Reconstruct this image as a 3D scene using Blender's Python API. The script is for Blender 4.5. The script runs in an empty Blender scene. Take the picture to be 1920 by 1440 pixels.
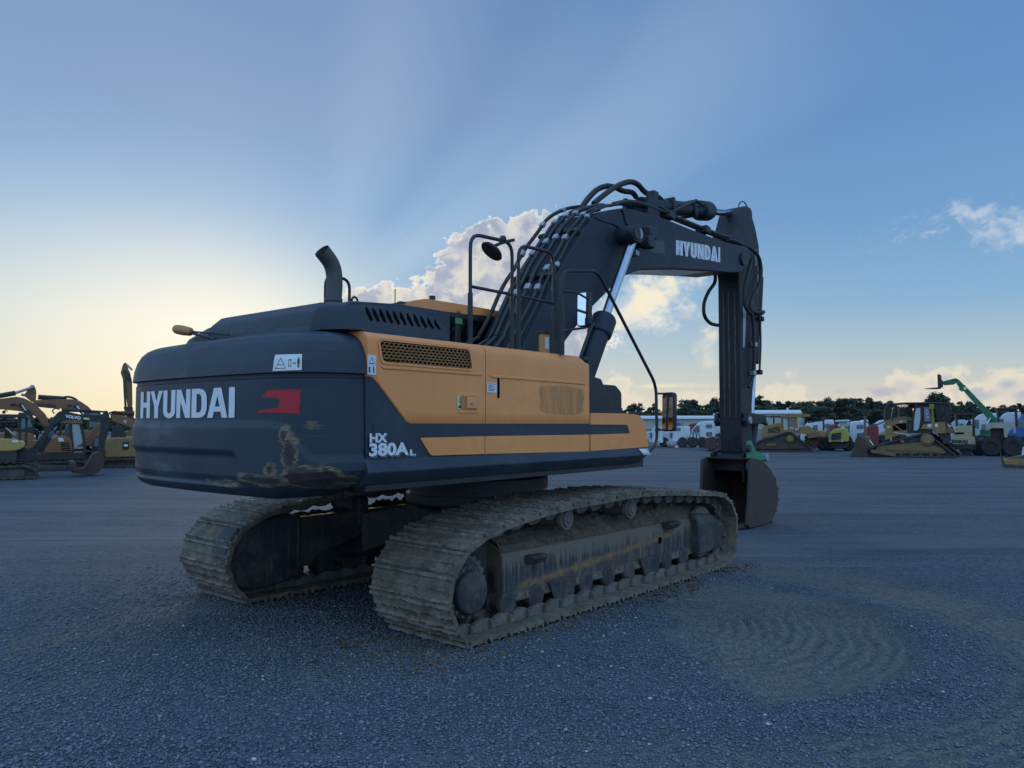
import bpy, bmesh, math, random
import numpy as np
from mathutils import Vector, Matrix
random.seed(7); np.random.seed(7)
C = bpy.context.scene
COL = C.collection
R = math.radians
# ------------------------------------------------------------------ camera
F, HOR, EYE = 1442.0, 791.0, 1.85          # focal length and horizon row in photo pixels, eye height in metres
PITCH = math.atan((HOR - 720) / F)
cam = bpy.data.cameras.new('camera'); camo = bpy.data.objects.new('camera', cam); COL.objects.link(camo)
cam.sensor_width = 36; cam.lens = 36 * F / 1920; cam.clip_start = .1; cam.clip_end = 6000
camo.location = (0, 0, EYE); camo.rotation_euler = (R(90) + PITCH, 0, 0)
C.camera = camo
C.view_settings.view_transform = 'Standard'; C.view_settings.look = 'None'
C.view_settings.exposure = 0; C.view_settings.gamma = 1; C.view_settings.use_curve_mapping = False
C.cycles.max_bounces = 6; C.cycles.diffuse_bounces = 3; C.cycles.glossy_bounces = 3; C.cycles.transparent_max_bounces = 16

# measuring helpers: a direction through the lens, a frame (origin, yaw), and where a direction meets a plane of that frame
def ray(px, py):
    x = (px - 960) / F; y = (720 - py) / F
    return Vector((x, math.cos(PITCH) - y * math.sin(PITCH), math.sin(PITCH) + y * math.cos(PITCH)))
EYEV = Vector((0, 0, EYE))
def ground(px, py, z=0):
    r = ray(px, py); return EYEV + r * ((z - EYE) / r.z)
class Frame:
    def __init__(s, vpx):
        s.yaw = math.atan2((vpx - 960) / F, 1 / math.cos(PITCH))
        s.f = Vector((math.sin(s.yaw), math.cos(s.yaw), 0)); s.l = Vector((-math.cos(s.yaw), math.sin(s.yaw), 0))
        s.o = Vector((0, 0, 0)); s.rz = R(90) - s.yaw
    def loc(s, p):
        d = p - s.o; return Vector((d.dot(s.f), d.dot(s.l), d.z))
    def y(s, px, py, y):
        r = ray(px, py); t = (y - (EYEV - s.o).dot(s.l)) / r.dot(s.l); return s.loc(EYEV + r * t)
    def x(s, px, py, x):
        r = ray(px, py); t = (x - (EYEV - s.o).dot(s.f)) / r.dot(s.f); return s.loc(EYEV + r * t)
    def z(s, px, py, z):
        return s.loc(ground(px, py, z))
UP, UN = Frame(2150), Frame(2225)          # turning upper half and crawler undercarriage of the excavator
_a = ground(865, 1226)
UP.o = _a + 2.3 * UP.f + 1.67 * UP.l
UN.o = _a + 2.3 * UN.f + 1.67 * UN.l

# ------------------------------------------------------------------ node expression helper
class N:
    def __init__(s, tree): s.t = tree
    def node(s, kind, **kw):
        n = s.t.nodes.new(kind)
        for k, v in kw.items(): setattr(n, k, v)
        return n
    def put(s, sock, v):
        if v is None: return
        if isinstance(v, bpy.types.NodeSocket): s.t.links.new(v, sock)
        elif isinstance(v, (tuple, list)):
            sock.default_value = (*v, 1) if len(sock.default_value) == 4 and len(v) == 3 else v
        else: sock.default_value = v
    def m(s, op, a, b=None, c=None, clamp=False):
        n = s.node('ShaderNodeMath', operation=op, use_clamp=clamp)
        for i, v in enumerate((a, b, c)): s.put(n.inputs[i], v)
        return n.outputs[0]
    def add(s, a, b): return s.m('ADD', a, b)
    def sub(s, a, b): return s.m('SUBTRACT', a, b)
    def mul(s, a, b): return s.m('MULTIPLY', a, b)
    def mx(s, a, b): return s.m('MAXIMUM', a, b)
    def mn(s, a, b): return s.m('MINIMUM', a, b)
    def step(s, v, lo, hi, t0=0., t1=1., mode='SMOOTHSTEP'):
        n = s.node('ShaderNodeMapRange', interpolation_type=mode, clamp=True)
        for i, q in enumerate((v, lo, hi, t0, t1)): s.put(n.inputs[i], q)
        return n.outputs[0]
    def mix(s, f, a, b, blend='MIX'):
        n = s.node('ShaderNodeMix', data_type='RGBA', blend_type=blend, clamp_factor=True)
        s.put(n.inputs[0], f); s.put(n.inputs[6], a); s.put(n.inputs[7], b); return n.outputs[2]
    def noise(s, vec, scale, detail=3, rough=.55, dist=0, dims='3D', col=False):
        n = s.node('ShaderNodeTexNoise', noise_dimensions=dims)
        s.put(n.inputs['Vector'], vec); s.put(n.inputs['Scale'], scale); s.put(n.inputs['Detail'], detail)
        s.put(n.inputs['Roughness'], rough); s.put(n.inputs['Distortion'], dist)
        return n.outputs['Color'] if col else n.outputs['Fac']
    def voro(s, vec, scale, feature='F1', detail=0, rough=.5, out='Distance', dims='3D', smooth=1., rnd=1.):
        n = s.node('ShaderNodeTexVoronoi', feature=feature, voronoi_dimensions=dims)
        s.put(n.inputs['Vector'], vec); s.put(n.inputs['Scale'], scale); s.put(n.inputs['Detail'], detail); s.put(n.inputs['Roughness'], rough)
        s.put(n.inputs['Randomness'], rnd)
        if feature == 'SMOOTH_F1': s.put(n.inputs['Smoothness'], smooth)
        return n.outputs[out]
    def xyz(s, x, y, z=0.):
        n = s.node('ShaderNodeCombineXYZ')
        for i, v in enumerate((x, y, z)): s.put(n.inputs[i], v)
        return n.outputs[0]
    def sep(s, v):
        n = s.node('ShaderNodeSeparateXYZ'); s.put(n.inputs[0], v); return n.outputs
    def vscale(s, v, sc, off=(0, 0, 0)):
        n = s.node('ShaderNodeMapping'); s.put(n.inputs[0], v); n.inputs['Scale'].default_value = sc; n.inputs['Location'].default_value = off; return n.outputs[0]
    def ramp(s, v, stops, interp='LINEAR'):
        n = s.node('ShaderNodeValToRGB'); cr = n.color_ramp; cr.interpolation = interp
        while len(cr.elements) < len(stops): cr.elements.new(.5)
        for e, (p, c) in zip(cr.elements, stops): e.position = p; e.color = (*c, 1)
        s.put(n.inputs[0], v); return n.outputs[0]
def lin(r, g, b):
    return tuple(((v / 255) / 12.92 if v / 255 <= .04045 else ((v / 255 + .055) / 1.055) ** 2.4) for v in (r, g, b))

# ------------------------------------------------------------------ world: low sun behind cloud, clear blue above
def dirang(px, py):
    r = ray(px, py).normalized(); return math.degrees(math.atan2(r.x, r.y)), math.degrees(math.asin(r.z))
SUN_AZ, SUN_EL = dirang(560, 618)
PPD = 15                                              # samples per degree of the computed sky
_rs = np.random.RandomState(11)
_perm = _rs.rand(512, 512).astype(np.float32); _px = _rs.rand(512, 512).astype(np.float32); _py = _rs.rand(512, 512).astype(np.float32)
def vnoise(x, y):
    xi = np.floor(x).astype(int); yi = np.floor(y).astype(int); fx = x - xi; fy = y - yi
    fx = fx * fx * fx * (fx * (fx * 6 - 15) + 10); fy = fy * fy * fy * (fy * (fy * 6 - 15) + 10)
    g = lambda a, b: _perm[a % 512, b % 512]
    return (g(xi, yi) * (1 - fx) + g(xi + 1, yi) * fx) * (1 - fy) + (g(xi, yi + 1) * (1 - fx) + g(xi + 1, yi + 1) * fx) * fy
def fbm(x, y, o=5, gain=.5):
    s = 0; a = 1; t = 0
    for k in range(o):
        s = s + a * vnoise(x + 17.3 * k, y - 9.1 * k); t += a; a *= gain; c, d = .8, .6; x, y = (c * x - d * y) * 2.03, (d * x + c * y) * 2.03
    return s / t
def worley(x, y):
    xi = np.floor(x).astype(int); yi = np.floor(y).astype(int); best = np.full(x.shape, 9., np.float32)
    for i in (-1, 0, 1):
        for j in (-1, 0, 1):
            a, b = (xi + i), (yi + j)
            dx = a + _px[a % 512, b % 512] - x; dy = b + _py[a % 512, b % 512] - y
            best = np.minimum(best, dx * dx + dy * dy)
    return np.sqrt(best)
def billow(x, y, o=4, gain=.5):
    s = 0; a = 1; t = 0
    for k in range(o):
        s = s + a * np.clip(1 - worley(x + 5.7 * k, y + 3.1 * k), 0, 1); t += a; a *= gain; x, y = x * 2.1, y * 2.1
    return s / t
def sst(v, lo, hi):
    t = np.clip((v - lo) / (hi - lo), 0, 1); return t * t * (3 - 2 * t)
def ramp1(v, stops):
    p = [q for q, c in stops]; return np.stack([np.interp(v, p, [c[k] for q, c in stops]) for k in range(3)], -1)
def mixc(f, a, b):
    return a * (1 - f[..., None]) + np.asarray(b, np.float32) * f[..., None]
def lobe(v, c, wd): return 1 - sst(np.abs(v - R(c)), 0, R(wd))
def clear_sky(AZ, EL):
    E = np.maximum(EL, 0)
    right = sst(AZ, -12, 34)[..., None]
    bl = ramp1(E, [(0, lin(226, 216, 192)), (2, lin(214, 212, 200)), (5, lin(186, 204, 212)), (9, lin(164, 196, 218)), (15, lin(140, 178, 216)), (22, lin(134, 164, 202)), (31, lin(117, 148, 192)), (55, lin(72, 104, 166)), (90, lin(58, 88, 150))])
    br = ramp1(E, [(0, lin(218, 206, 192)), (2.2, lin(208, 206, 198)), (4.5, lin(178, 198, 206)), (8, lin(140, 180, 214)), (13, lin(118, 164, 208)), (20, lin(106, 150, 201)), (31, lin(95, 134, 189)), (55, lin(70, 102, 164)), (90, lin(58, 88, 150))])
    b = bl * (1 - right) + br * right
    da = AZ - (SUN_AZ - 9)
    da = np.where(da > 0, da * 1.5, da)
    k = np.sqrt((da * .85) ** 2 + ((EL - SUN_EL + 1) * 1.45) ** 2)
    veil = (1 - sst(k, 1, 25)) ** 1.2
    vc = ramp1(E, [(0, lin(240, 228, 190)), (3, lin(243, 237, 210)), (7, lin(239, 239, 226)), (12, lin(218, 228, 232)), (24, lin(160, 190, 220))])
    s = b * (1 - .95 * veil[..., None]) + vc * .95 * veil[..., None]
    core = np.exp(-(((AZ - SUN_AZ + 5) / 7.5) ** 2 + ((EL - SUN_EL + .5) / 4.2) ** 2))
    s = mixc(.6 * core, s, (1.0, .97, .84))
    # shafts fanning out from behind the cloud
    fa, fe = dirang(602, 560)
    fan = np.arctan2(AZ - fa, EL - fe); dist = np.hypot(AZ - fa, EL - fe)
    fan = fan + .05 * (vnoise(dist * .12 + 3, fan * 3.) - .5)
    m = sst(dist, 2.5, 9) * (1 - sst(dist, 30, 52)) * (EL > 0)
    dk = m * (1.0 * lobe(fan, 37, 11) + .35 * lobe(fan, 78, 12) + .25 * lobe(fan, 51, 3)); lt = m * (1.0 * lobe(fan, 60, 13) + .7 * lobe(fan, 14, 16) + .2 * lobe(fan, -35, 25))
    dk = dk + m * .75 * sst(fan, R(70), R(73.5)) * (1 - sst(fan, R(76), R(104)))
    s = s * (1 - .105 * dk[..., None] * np.array([1.25, .95, .55])) ; s = mixc(.17 * lt, s, lin(190, 212, 230))
    return s
def spots(AZ, EL, blobs, k=.5):
    f = np.full(AZ.shape, -9., np.float32); deg = 180 / math.pi / F
    for (x, y, rx, ry) in blobs:
        a, e = dirang(x, y); rx *= deg; ry *= deg
        d = (1 - np.hypot((AZ - a) / rx, (EL - e) / ry)) * min(rx, ry)
        h = np.clip(.5 + .5 * (d - f) / k, 0, 1); f = f * (1 - h) + d * h + k * h * (1 - h)
    return f
def front_sky(AZ, EL):
    s = clear_sky(AZ, EL)
    wx = AZ + 1.6 * (fbm(AZ * .5, EL * .5, 4) - .5); wy = EL + 1.6 * (fbm(AZ * .5 + 40, EL * .5 + 9, 4) - .5)
    bil = billow(wx * .62, wy * .62, 4, .55) - .5; fb = fbm(wx * 1.1, wy * 1.1, 6) - .5
    cum = 1.9 * bil + .8 * fb
    # thin high wisps and streaks
    ws = fbm(wx * .7, wy * 1.1, 7, .6) - .5; wf = fbm(wx * 2.2 + 7, wy * 2.8, 5, .6) - .5
    f = spots(AZ, EL, [(1895, 420, 52, 24), (1812, 402, 34, 10), (1925, 440, 40, 20), (1752, 432, 26, 5)]) + 2.3 * ws + 1.4 * wf
    s = mixc(.62 * sst(f, -.4, 1.3), s, lin(222, 226, 234))
    f = spots(AZ, EL, [(1326, 665, 15, 44), (1300, 590, 34, 8), (1322, 640, 16, 26)]) + 2.2 * ws
    s = mixc(.7 * sst(f, -.4, .9), s, lin(226, 224, 214))
    # bank of small cumulus along the horizon
    f = spots(AZ, EL, [(1158, 728, 24, 28), (1162, 752, 46, 24), (1078, 650, 13, 15), (1072, 672, 14, 26), (1296, 744, 34, 14), (1332, 627, 15, 12), (1250, 766, 60, 8), (1468, 740, 44, 17), (1420, 757, 60, 10), (1535, 757, 50, 10), (1483, 697, 14, 10), (1694, 726, 32, 27), (1728, 742, 50, 22), (1772, 708, 30, 23), (1840, 740, 48, 24), (1892, 722, 38, 24), (1950, 738, 60, 34), (1660, 760, 50, 12), (1040, 760, 60, 14), (2060, 720, 90, 50), (2200, 740, 160, 40)], .25) + .85 * (1.5 * bil + .7 * fb)
    m = sst(f, -.12, .38)
    g = fbm(wx * 1.5 + 3, wy * 1.9, 5, .55)
    c = mixc(sst(f, .1, 1.2) * .8, np.broadcast_to(np.array(lin(236, 226, 206)), s.shape), lin(216, 212, 206))
    grey = sst(AZ, 23, 33) * sst(f, .35, 1.1) * sst(6.2 - EL + 2.2 * (g - .5), 1.2, 3.2) * sst(EL, .4, 1.8)
    c = mixc(.9 * grey, c, lin(166, 180, 200)); c = mixc(.4 * sst(g, .52, .7), c, lin(244, 230, 204))
    fade = sst(EL, -.5, 3.2) * .4 + .45
    s = mixc(m * fade, s, c)
    f = spots(AZ, EL, [(1632, 731, 26, 5), (1650, 738, 16, 4)]) + 1.2 * ws
    s = mixc(.55 * sst(f, -.1, .4), s, lin(150, 168, 188))
    f = spots(AZ, EL, [(1230, 724, 90, 3)]) + .5 * ws
    s = mixc(.6 * sst(f, -.1, .2), s, lin(250, 236, 206))
    # the long streak right of the boom
    f = spots(AZ, EL, [(1226, 556, 62, 34), (1172, 590, 64, 28), (1110, 622, 62, 28), (1072, 642, 48, 28), (1258, 532, 48, 22), (1200, 575, 70, 40)]) + 1.8 * ws + 1.0 * bil + .8 * wf
    m = sst(f, -.45, 1.0)
    s = mixc(.95 * m, s, mixc(sst(f, .2, 1.6), np.broadcast_to(np.array(lin(226, 228, 224)), s.shape), lin(252, 240, 212)))
    # the tall cumulus in front of the sun, lit from behind
    f = spots(AZ, EL, _big := [(688, 590, 72, 48), (762, 584, 62, 44), (836, 562, 48, 54), (884, 498, 54, 62), (948, 478, 88, 62), (1010, 448, 70, 44), (1040, 480, 60, 70), (880, 620, 250, 90), (960, 670, 90, 110)], .5) + .95 * cum + .55 * (fbm(wx * 3.1, wy * 3.1, 4) - .5)
    f0 = spots(AZ, EL, _big, .5); m = sst(f, -.02, .13)
    g = fbm(wx * .55 + 2, wy * .7 + 5, 6, .6)
    c = mixc(sst(g, .38, .62), np.broadcast_to(np.array(lin(158, 170, 194)), s.shape), lin(192, 198, 208))
    c = mixc(.42 * sst(g + .16 * np.exp(-((EL - 9) / 3.5) ** 2), .55, .76), c, lin(244, 234, 208))
    c = mixc(.45 * sst(fbm(wx * 1.4 + 4, wy * 1.6, 5), .45, .62), c, lin(172, 182, 204))
    thin = np.exp(-np.clip(f - .03, 0, None) / .075) * np.exp(-np.clip(f0 - .25, 0, None) / .45)
    c = mixc(np.clip(thin * 1.15, 0, 1), c, (1.25, 1.18, 1.0))
    s = mixc(m, s, c)
    return s
_h = 180 * PPD; _w = 360 * PPD
# whole sphere coarsely (1 sample per degree), then the part before the camera finely
_A, _E = np.meshgrid(np.arange(-180, 180, 1.) + .5, np.arange(-90, 90, 1.) + .5)
_c = clear_sky(_A, _E)
_b = sst(np.abs(_A), 78, 120) * (1 - sst(_E, 30, 62))
_cl = sst(fbm(_A * .05 + 3, _E * .11, 5), .36, .6)
_up = np.maximum(sst(np.abs(_A), 50, 110), sst(_E, 34, 60)); _c = mixc(_up, _c, (.40, .72, 1.22))  # out-of-view sky brightened and blued to fill the near faces
_c = mixc(_b * (.25 + .35 * _cl), _c, (.80, 1.10, 1.44))       # unseen pale cloud added behind the camera as fill light
_c = mixc(1 - sst(_E, -3, 0), _c, (.07, .08, .10))
_sky = np.ones((_h, _w, 4), np.float32)
_sky[..., :3] = np.repeat(np.repeat(_c, PPD, 0), PPD, 1)
_i0, _i1, _j0, _j1 = int((180 - 62) * PPD), int((180 + 62) * PPD), int((90 - 2) * PPD), int((90 + 48) * PPD)
_A, _E = np.meshgrid((np.arange(_i0, _i1) + .5) / PPD - 180, (np.arange(_j0, _j1) + .5) / PPD - 90)
_A = _A.astype(np.float32); _E = _E.astype(np.float32)
_f = front_sky(_A, _E)
_e = np.minimum(np.minimum((_A + 62) / 8, (62 - _A) / 8), (48 - _E) / 8).clip(0, 1)[..., None]
_sky[_j0:_j1, _i0:_i1, :3] = _sky[_j0:_j1, _i0:_i1, :3] * (1 - _e) + _f * _e
im = bpy.data.images.new('computed_sky', _w, _h, float_buffer=True, is_data=True)
im.pixels.foreach_set(_sky.ravel()); im.update()
w = bpy.data.worlds.new('World'); C.world = w; w.use_nodes = True
wt = w.node_tree; wt.nodes.clear(); n = N(wt)
tc = n.node('ShaderNodeTexCoord')
mp = n.node('ShaderNodeMapping'); mp.inputs['Rotation'].default_value = (0, 0, R(-90)); wt.links.new(tc.outputs['Generated'], mp.inputs[0])
env = n.node('ShaderNodeTexEnvironment', image=im, interpolation='Linear'); wt.links.new(mp.outputs[0], env.inputs[0])
sky = n.node('ShaderNodeTexSky', sky_type='NISHITA', sun_disc=False)
sky.sun_elevation = R(SUN_EL); sky.sun_rotation = R(SUN_AZ); sky.air_density = 1.0; sky.dust_density = 1.2; sky.ozone_density = 1.5
b1 = n.node('ShaderNodeBackground'); wt.links.new(sky.outputs[0], b1.inputs[0]); b1.inputs[1].default_value = .1
b2 = n.node('ShaderNodeBackground'); wt.links.new(env.outputs[0], b2.inputs[0]); b2.inputs[1].default_value = 1.0
ms = n.node('ShaderNodeMixShader'); ms.inputs[0].default_value = .965
wt.links.new(b1.outputs[0], ms.inputs[1]); wt.links.new(b2.outputs[0], ms.inputs[2])
out = n.node('ShaderNodeOutputWorld'); wt.links.new(ms.outputs[0], out.inputs[0])
w.cycles.sampling_method = 'MANUAL'; w.cycles.sample_map_resolution = 1024
# the sun: behind the cloud, so weak, warm and very soft
sl = bpy.data.lights.new('sun', 'SUN'); sl.energy = .5; sl.angle = R(12); sl.color = (1, .86, .62)
so = bpy.data.objects.new('sun', sl); COL.objects.link(so)
so.rotation_euler = Vector((math.sin(R(SUN_AZ)) * math.cos(R(SUN_EL)), math.cos(R(SUN_AZ)) * math.cos(R(SUN_EL)), math.sin(R(SUN_EL)))).to_track_quat('Z', 'Y').to_euler()

# ------------------------------------------------------------------ mesh and object helpers
def V(*a): return Vector(a)
class MB:
    """collects shapes into one mesh"""
    def __init__(s): s.b = bmesh.new(); s.slots = []; s.cur = 0
    def use(s, m):
        if m not in s.slots: s.slots.append(m)
        s.cur = s.slots.index(m); return s
    def _f(s, vs, smooth=True):
        try:
            f = s.b.faces.new(vs); f.material_index = s.cur; f.smooth = smooth; return f
        except ValueError: return None
    def box(s, c, d, rot=None, M=None):
        X = [x * .5 for x in d]; q = Matrix.Rotation(rot[1], 3, rot[0]) if rot else (M.to_3x3() if M else Matrix.Identity(3))
        v = [s.b.verts.new(Vector(c) + q @ Vector((i * X[0], j * X[1], k * X[2]))) for i in (-1, 1) for j in (-1, 1) for k in (-1, 1)]
        for f in ((0, 1, 3, 2), (4, 6, 7, 5), (0, 4, 5, 1), (2, 3, 7, 6), (0, 2, 6, 4), (1, 5, 7, 3)): s._f([v[i] for i in f])
        return s
    def bx(s, x0, x1, y0, y1, z0, z1): return s.box(((x0 + x1) / 2, (y0 + y1) / 2, (z0 + z1) / 2), (abs(x1 - x0), abs(y1 - y0), abs(z1 - z0)))
    def prism(s, pts, y0, y1, ax='y', pts1=None):
        """side outline [(x,z)] carried from y0 to y1 (ax 'y'), or plan outline [(x,y)] from z0 to z1 (ax 'z'), or [(y,z)] along x"""
        def P(p, t): return (p[0], t, p[1]) if ax == 'y' else ((p[0], p[1], t) if ax == 'z' else (t, p[0], p[1]))
        a = [s.b.verts.new(P(p, y0)) for p in pts]; c = [s.b.verts.new(P(p, y1)) for p in (pts1 or pts)]
        k = len(pts); s._f(a); s._f(c[::-1])
        for i in range(k): s._f([a[i], c[i], c[(i + 1) % k], a[(i + 1) % k]])
        return s
    def rings(s, rs, cap=True, closed=True, wrap=False):
        vs = [[s.b.verts.new(p) for p in r] for r in rs]; k = len(vs[0]); m = k if closed else k - 1
        for a, c in list(zip(vs, vs[1:])) + ([(vs[-1], vs[0])] if wrap else []):
            for i in range(m): s._f([a[i], a[(i + 1) % k], c[(i + 1) % k], c[i]])
        if cap and closed and not wrap: s._f(vs[0][::-1]); s._f(vs[-1])
        return s
    def tube(s, pts, r, seg=10, cap=True, smooth=0):
        pts = [Vector(p) for p in pts]
        if smooth: pts = spline(pts, smooth)
        n = len(pts); rr = r if isinstance(r, (list, tuple)) else [r] * n
        up = None; rs = []
        for i, p in enumerate(pts):
            d = (pts[min(i + 1, n - 1)] - pts[max(i - 1, 0)]).normalized()
            if up is None:
                up = d.orthogonal().normalized()
            else:
                up = (up - d * up.dot(d)); up = up.normalized() if up.length > 1e-6 else d.orthogonal().normalized()
            sd = d.cross(up); q = rr[i] if n == len(rr) else rr[int(i * (len(rr) - 1) / max(1, n - 1))]
            rs.append([p + up * math.cos(t) * q + sd * math.sin(t) * q for t in [2 * math.pi * k / seg for k in range(seg)]])
        return s.rings(rs, cap)
    def cyl(s, a, b, r, seg=24, r2=None): return s.tube([a, b], [r, r if r2 is None else r2], seg)
    def lathe(s, prof, c, axis='y', seg=28):
        """profile [(distance along axis, radius)] turned about an axis through c"""
        rs = []
        for t, r in prof:
            ring = []
            for k in range(seg):
                a = 2 * math.pi * k / seg; u, v = math.cos(a) * r, math.sin(a) * r
                ring.append(Vector(c) + (Vector((u, t, v)) if axis == 'y' else Vector((t, u, v)) if axis == 'x' else Vector((u, v, t))))
            rs.append(ring)
        return s.rings(rs)
    def ball(s, c, r, seg=12):
        c = Vector(c); r = Vector(r) if isinstance(r, (tuple, list)) else Vector((r, r, r))
        rs = []
        for i in range(1, seg // 2):
            th = math.pi * i / (seg // 2)
            rs.append([c + Vector((r.x * math.sin(th) * math.cos(2 * math.pi * k / seg), r.y * math.sin(th) * math.sin(2 * math.pi * k / seg), r.z * math.cos(th))) for k in range(seg)])
        return s.rings(rs)
    def quad(s, *p): s._f([s.b.verts.new(q) for q in p]); return s
    def tf(s, M):
        bmesh.ops.transform(s.b, matrix=M, verts=s.b.verts); return s
    def build(s, name, m=None, parent=None, bevel=0, sharp=35, seg=2, sub=0, solid=0, weld=0):
        if weld: bmesh.ops.remove_doubles(s.b, verts=s.b.verts, dist=weld)
        bmesh.ops.recalc_face_normals(s.b, faces=s.b.faces)
        me = bpy.data.meshes.new(name); s.b.to_mesh(me); s.b.free()
        for q in (s.slots or [m]): me.materials.append(q)
        me.shade_smooth()
        me.set_sharp_from_angle(angle=R(sharp))
        o = bpy.data.objects.new(name, me); COL.objects.link(o); o.parent = parent
        if sub: a = o.modifiers.new('sub', 'SUBSURF'); a.levels = a.render_levels = sub
        if solid: a = o.modifiers.new('solid', 'SOLIDIFY'); a.thickness = solid; a.offset = 0
        if bevel:
            a = o.modifiers.new('bevel', 'BEVEL'); a.width = bevel; a.segments = seg; a.limit_method = 'ANGLE'; a.angle_limit = R(32); a.harden_normals = False
        return o
def spline(p, k=6):
    out = []; p = [Vector(q) for q in p]
    for i in range(len(p) - 1):
        a, b, c, d = p[max(i - 1, 0)], p[i], p[i + 1], p[min(i + 2, len(p) - 1)]
        for j in range(k):
            t = j / k; out.append(.5 * ((2 * b) + (c - a) * t + (2 * a - 5 * b + 4 * c - d) * t * t + (3 * b - a - 3 * c + d) * t ** 3))
    return out + [p[-1]]
def rounded(pts, r, k=4):
    """round the corners of a polyline outline (2D or 3D); r one radius or one per corner"""
    P = [Vector(p) for p in pts]; out = []
    for i, b in enumerate(P):
        a, c = P[i - 1], P[(i + 1) % len(P)]; q = r[i] if isinstance(r, (list, tuple)) else r
        u, v = (a - b), (c - b); q = min(q, u.length * .48, v.length * .48)
        if q < 1e-5: out.append(b); continue
        s_, e_ = b + u.normalized() * q, b + v.normalized() * q
        for j in range(k + 1):
            t = j / k; out.append(s_ * (1 - t) ** 2 + b * 2 * t * (1 - t) + e_ * t * t)
    return out
def rpath(pts, r, k=5):
    """open polyline with rounded bends"""
    P = [Vector(p) for p in pts]; out = [P[0]]
    for a, b, c in zip(P, P[1:], P[2:]):
        u, v = a - b, c - b; q = min(r, u.length * .48, v.length * .48); s_, e_ = b + u.normalized() * q, b + v.normalized() * q
        out += [s_ * (1 - t) ** 2 + b * 2 * t * (1 - t) + e_ * t * t for t in [j / k for j in range(k + 1)]]
    return out + [P[-1]]
def thing(name, label, cat, loc=(0, 0, 0), rz=0, group=None):
    o = bpy.data.objects.new(name, None); COL.objects.link(o); o.empty_display_size = .3
    o.location = loc; o.rotation_euler = (0, 0, rz); o['label'] = label; o['category'] = cat
    if group: o['group'] = group
    return o
def dup(o, loc=None, rz=None, label=None, parent=None):
    c = o.copy(); COL.objects.link(c)
    if parent is not None: c.parent = parent
    if loc is not None: c.location = loc
    if rz is not None: c.rotation_euler = (0, 0, rz)
    if label: c['label'] = label
    for ch in list(o.children): dup(ch, parent=c)
    return c
def text_mesh(txt, size=1., offset=.03, shear=0., spacing=1.):
    """flat lettering in the xy plane, starting at the origin, capital height = size"""
    cu = bpy.data.curves.new('lettering', 'FONT'); cu.body = txt; cu.size = size / .73; cu.offset = offset * size; cu.shear = shear; cu.space_character = spacing
    cu.fill_mode = 'FRONT'; cu.resolution_u = 3
    ob = bpy.data.objects.new('lettering', cu); COL.objects.link(ob)
    dg = bpy.context.evaluated_depsgraph_get(); me = bpy.data.meshes.new_from_object(ob.evaluated_get(dg))
    bpy.data.objects.remove(ob); bpy.data.curves.remove(cu)
    return me
def glyphs(txt):
    """heavy condensed capitals as polygons in a unit-high cell: returns [(advance, [polygons])]"""
    s = .205
    G = {'H': (.62, [[(0, 0), (s, 0), (s, .4), (.62 - s, .4), (.62 - s, 0), (.62, 0), (.62, 1), (.62 - s, 1), (.62 - s, .59), (s, .59), (s, 1), (0, 1)]]),
         'Y': (.62, [[(.2, 0), (.41, 0), (.41, .42), (.64, 1), (.43, 1), (.305, .62), (.18, 1), (-.03, 1), (.2, .42)]]),
         'U': (.6, [[(0, 1), (0, .24)] + [(.3 - .3 * math.cos(a), .24 - .25 * math.sin(a)) for a in np.linspace(.3, math.pi - .3, 7)] + [(.6, .24), (.6, 1), (.6 - s, 1), (.6 - s, .26), (.35, .17), (.25, .17), (s, .26), (s, 1)]]),
         'N': (.64, [[(0, 0), (.19, 0), (.19, .58), (.42, 0), (.64, 0), (.64, 1), (.45, 1), (.45, .44), (.22, 1), (0, 1)]]),
         'D': (.62, [[(0, 0), (.3, 0), (.45, .03), (.56, .13), (.61, .28), (.62, .5), (.61, .72), (.56, .87), (.45, .97), (.3, 1), (0, 1), (0, .5), (s, .5), (s, .82), (.3, .82), (.37, .78), (.405, .68), (.41, .5), (.405, .32), (.37, .22), (.3, .18), (s, .18), (s, .499), (0, .499)]]),
         'A': (.72, [[(-.03, 0), (.18, 0), (.22, .2), (.48, .2), (.52, 0), (.73, 0), (.49, 1), (.351, 1), (.351, .72), (.44, .37), (.26, .37), (.349, .72), (.349, 1), (.21, 1)]]),
         'I': (s, [[(0, 0), (s, 0), (s, 1), (0, 1)]])}
    return [G[c] for c in txt]
def letter_polys(txt, gap=.055):
    x = 0; out = []
    for adv, ps in glyphs(txt):
        for p in ps: out.append([(x + a, b) for a, b in p])
        x += adv + gap
    return out, x - gap
def flat_polys(polys, height, aspect=1., cuts=0):
    """polygons -> triangulated bmesh in the xy plane (x scaled by aspect), cut along x every so often so that it can be bent"""
    b = bmesh.new()
    for p in polys:
        try: f = b.faces.new([b.verts.new((x * height * aspect, y * height, 0)) for x, y in p])
        except ValueError: continue
    bmesh.ops.triangulate(b, faces=b.faces, quad_method='BEAUTY', ngon_method='EAR_CLIP')
    if cuts: slice_x(b, cuts)
    return b
def slice_x(b, k):
    xs = [v.co.x for v in b.verts]; lo, hi = min(xs), max(xs)
    for i in range(1, k):
        bmesh.ops.bisect_plane(b, geom=b.verts[:] + b.edges[:] + b.faces[:], plane_co=(lo + (hi - lo) * i / k, 0, 0), plane_no=(1, 0, 0))
def slice_y(b, k):
    ys = [v.co.y for v in b.verts]; lo, hi = min(ys), max(ys)
    for i in range(1, k):
        bmesh.ops.bisect_plane(b, geom=b.verts[:] + b.edges[:] + b.faces[:], plane_co=(0, lo + (hi - lo) * i / k, 0), plane_no=(0, 1, 0))
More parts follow.
